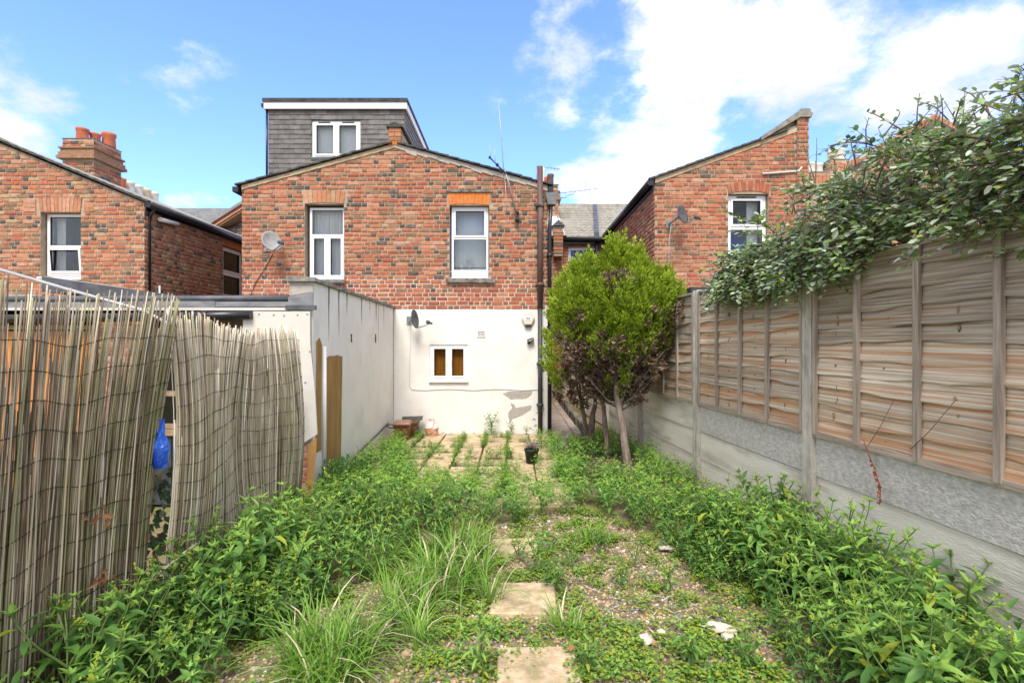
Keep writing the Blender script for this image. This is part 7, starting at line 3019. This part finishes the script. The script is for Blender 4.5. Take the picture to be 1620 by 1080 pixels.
# stems rising behind the fence
for i in range(9):
    y = 1.7 + 0.36 * i + jit(0.1)
    wood.tube([(fx(y) + 0.5, y - 0.3, 0.0), (fx(y) + 0.42, y - 0.15, 1.2), (fx(y) + 0.3, y, 2.1)], [0.03, 0.022, 0.014], 6)
for i in range(235):
    y = rs.uniform(1.5, 4.85)
    x = fx(y) + rs.uniform(-0.02, 0.5)
    z = rs.uniform(2.15, edge(TOP, y) - 0.15)
    if x - fx(y) < 0.12:
        z = max(z, 2.24)
    d = Vector((rs.uniform(-0.95, 0.35), rs.uniform(-0.1, 0.95), rs.uniform(0.05, 0.75)))
    branch((x, y, z), d, rs.uniform(0.35, 0.72), rs.uniform(0.2, 0.5), 0.008, rs.uniform(0.042, 0.057), 8, 0.18, 0.12 + 0.9 * max(0, min(1, (y - 3.6))) * 0.6, True)
# sprays hanging down on the garden side of the fence
for i in range(110):
    y = rs.uniform(2.2, 5.0)
    if y < 3.2 and rs.random() < 0.4:
        continue
    x = fx(y) + rs.uniform(-0.02, 0.10)
    d = Vector((-0.8, rs.uniform(0.0, 0.7), rs.uniform(0.1, 0.5)))
    near = max(0.0, 1 - abs(y - 3.75) / 0.5)
    branch((x, y, rs.uniform(2.22, 2.34) + (0.1 if y < 3.2 else 0)), d, (rs.uniform(0.22, 0.42) if y > 3.2 else 0.2) + 0.15 * near, rs.uniform(0.7, 1.3), 0.006, rs.uniform(0.042, 0.054), 7, 0.14, 0.15)
# the drooping far tip
for i in range(60):
    y = rs.uniform(4.2, 5.0)
    x = fx(y) + rs.uniform(-0.04, 0.2)
    branch((x, y, rs.uniform(2.25, 2.38)), (-0.6, rs.uniform(0.2, 0.8), rs.uniform(-0.1, 0.3)), rs.uniform(0.3, 0.5), rs.uniform(0.5, 1.0), 0.006, rs.uniform(0.04, 0.052), 8, 0.15, 0.25)


def sprig(px0, py0, px1, py1, y, size, leaves=True):
    a = Vector((X(px0, y), y, Z(py0, y)))
    b = Vector((X(px1, y), y + jit(0.1), Z(py1, y)))
    m = a.lerp(b, 0.5) + Vector((jit(0.03), 0, 0.02))
    pts = [a, a.lerp(m, 0.5), m, m.lerp(b, 0.5) + Vector((jit(0.01), 0, 0.005)), b]
    wood.tube(pts, [0.006, 0.005, 0.004, 0.003, 0.002], 4, cap=False)
    if leaves:
        twig_leaves(pts[1:], size, 0.03, 0.1)


for i in range(26):
    y = rs.uniform(2.5, 4.6)
    z = edge(TOP, y) - 0.12
    x = fx(y) + rs.uniform(-0.15, 0.3)
    px_, py_ = 810 + x / y * F, 543 - (z - 1.6) / y * F
    sprig(px_, py_, px_ + rs.uniform(-45, 30), py_ - rs.uniform(25, 62), y, rs.uniform(0.03, 0.04))
# loose sprigs that stand up against the sky
for q in ((1300, 330, 1262, 235, 4.2, 0.032), (1290, 290, 1287, 222, 4.2, 0.028), (1450, 215, 1438, 158, 3.1, 0.034), (1520, 215, 1545, 130, 3.0, 0.036), (1490, 220, 1470, 160, 3.0, 0.032),
          (1540, 240, 1512, 150, 2.9, 0.036), (1570, 230, 1604, 130, 2.8, 0.036), (1600, 240, 1617, 150, 2.7, 0.036), (1560, 210, 1575, 150, 2.9, 0.034), (1500, 190, 1435, 170, 3.1, 0.034),
          (1545, 200, 1600, 190, 2.9, 0.034), (1480, 240, 1420, 200, 3.2, 0.034), (1420, 260, 1385, 228, 3.5, 0.034), (1350, 300, 1318, 275, 4.0, 0.034), (1590, 260, 1619, 205, 2.6, 0.038)):
    sprig(*q)
me = wood.mesh('branches', ['twig'])
place('branches', me, sr)
# the leaves that show largest are parts of their own
P_ = np.array(ls.P)
dist = np.linalg.norm(P_ - np.array([0, 0, 1.6]), axis=1)
ahead = (P_[:, 1] > 1.5) & (P_[:, 0] / P_[:, 1] < 0.99) & (P_[:, 0] < 2.584 - 0.0802 * P_[:, 1] + 0.05)
order = np.argsort(np.where(ahead, dist, 99))[:290]
sel = set(order.tolist())
for i in order:
    mb = MB()
    mb.leaf(ls.P[i], ls.D[i], ls.N[i], ls.L[i], ls.W[i], 0, ls.R[i], 0.12, (0.28, 0.7), (0.95, 1.1))
    mb.build('leaf', SM[ls.M[i]], sr, ls.P[i])
rest = LeafSet()
for i in range(len(ls.P)):
    if i not in sel:
        rest.add(ls.P[i], ls.D[i], ls.N[i], ls.L[i], ls.W[i], ls.R[i], ls.M[i])
me = rest.mesh('foliage', SM, 0.12, (0.28, 0.7), (0.95, 0.9))
tag(place('foliage', me, sr), kind='stuff')
print('leaves', len(ls.P), 'weeds', len(pts), len(single))

# bushy mound at the near end of the white wall
mb_ = LeafSet()
for i in range(1500):
    a, e = rs.uniform(0, 6.28), math.acos(rs.uniform(0.0, 1))
    r = 0.30 * rs.uniform(0.8, 1.05) * (1 + 0.25 * mnoise.noise(Vector((a * 1.2, e * 2, 3))))
    p = Vector((math.sin(e) * math.cos(a) * r, math.sin(e) * math.sin(a) * r * 1.1, math.cos(e) * r * 1.35))
    d = unit(p + Vector((rs.gauss(0, 0.15), rs.gauss(0, 0.15), rs.gauss(0.05, 0.15))))
    mb_.add(tuple(p), tuple(d), (rs.gauss(0, 1), rs.gauss(0, 1), 1), rs.uniform(0.03, 0.05), rs.uniform(0.011, 0.017), 0.2, rs.choice((0, 1, 1, 1)))
o = place('low_bush', mb_.mesh('low_bush', WM), None, (-1.72, 5.25, 0.0))
tag(o, 'dense small-leaved bush between the pale reed screen and the ochre patch', 'bush')
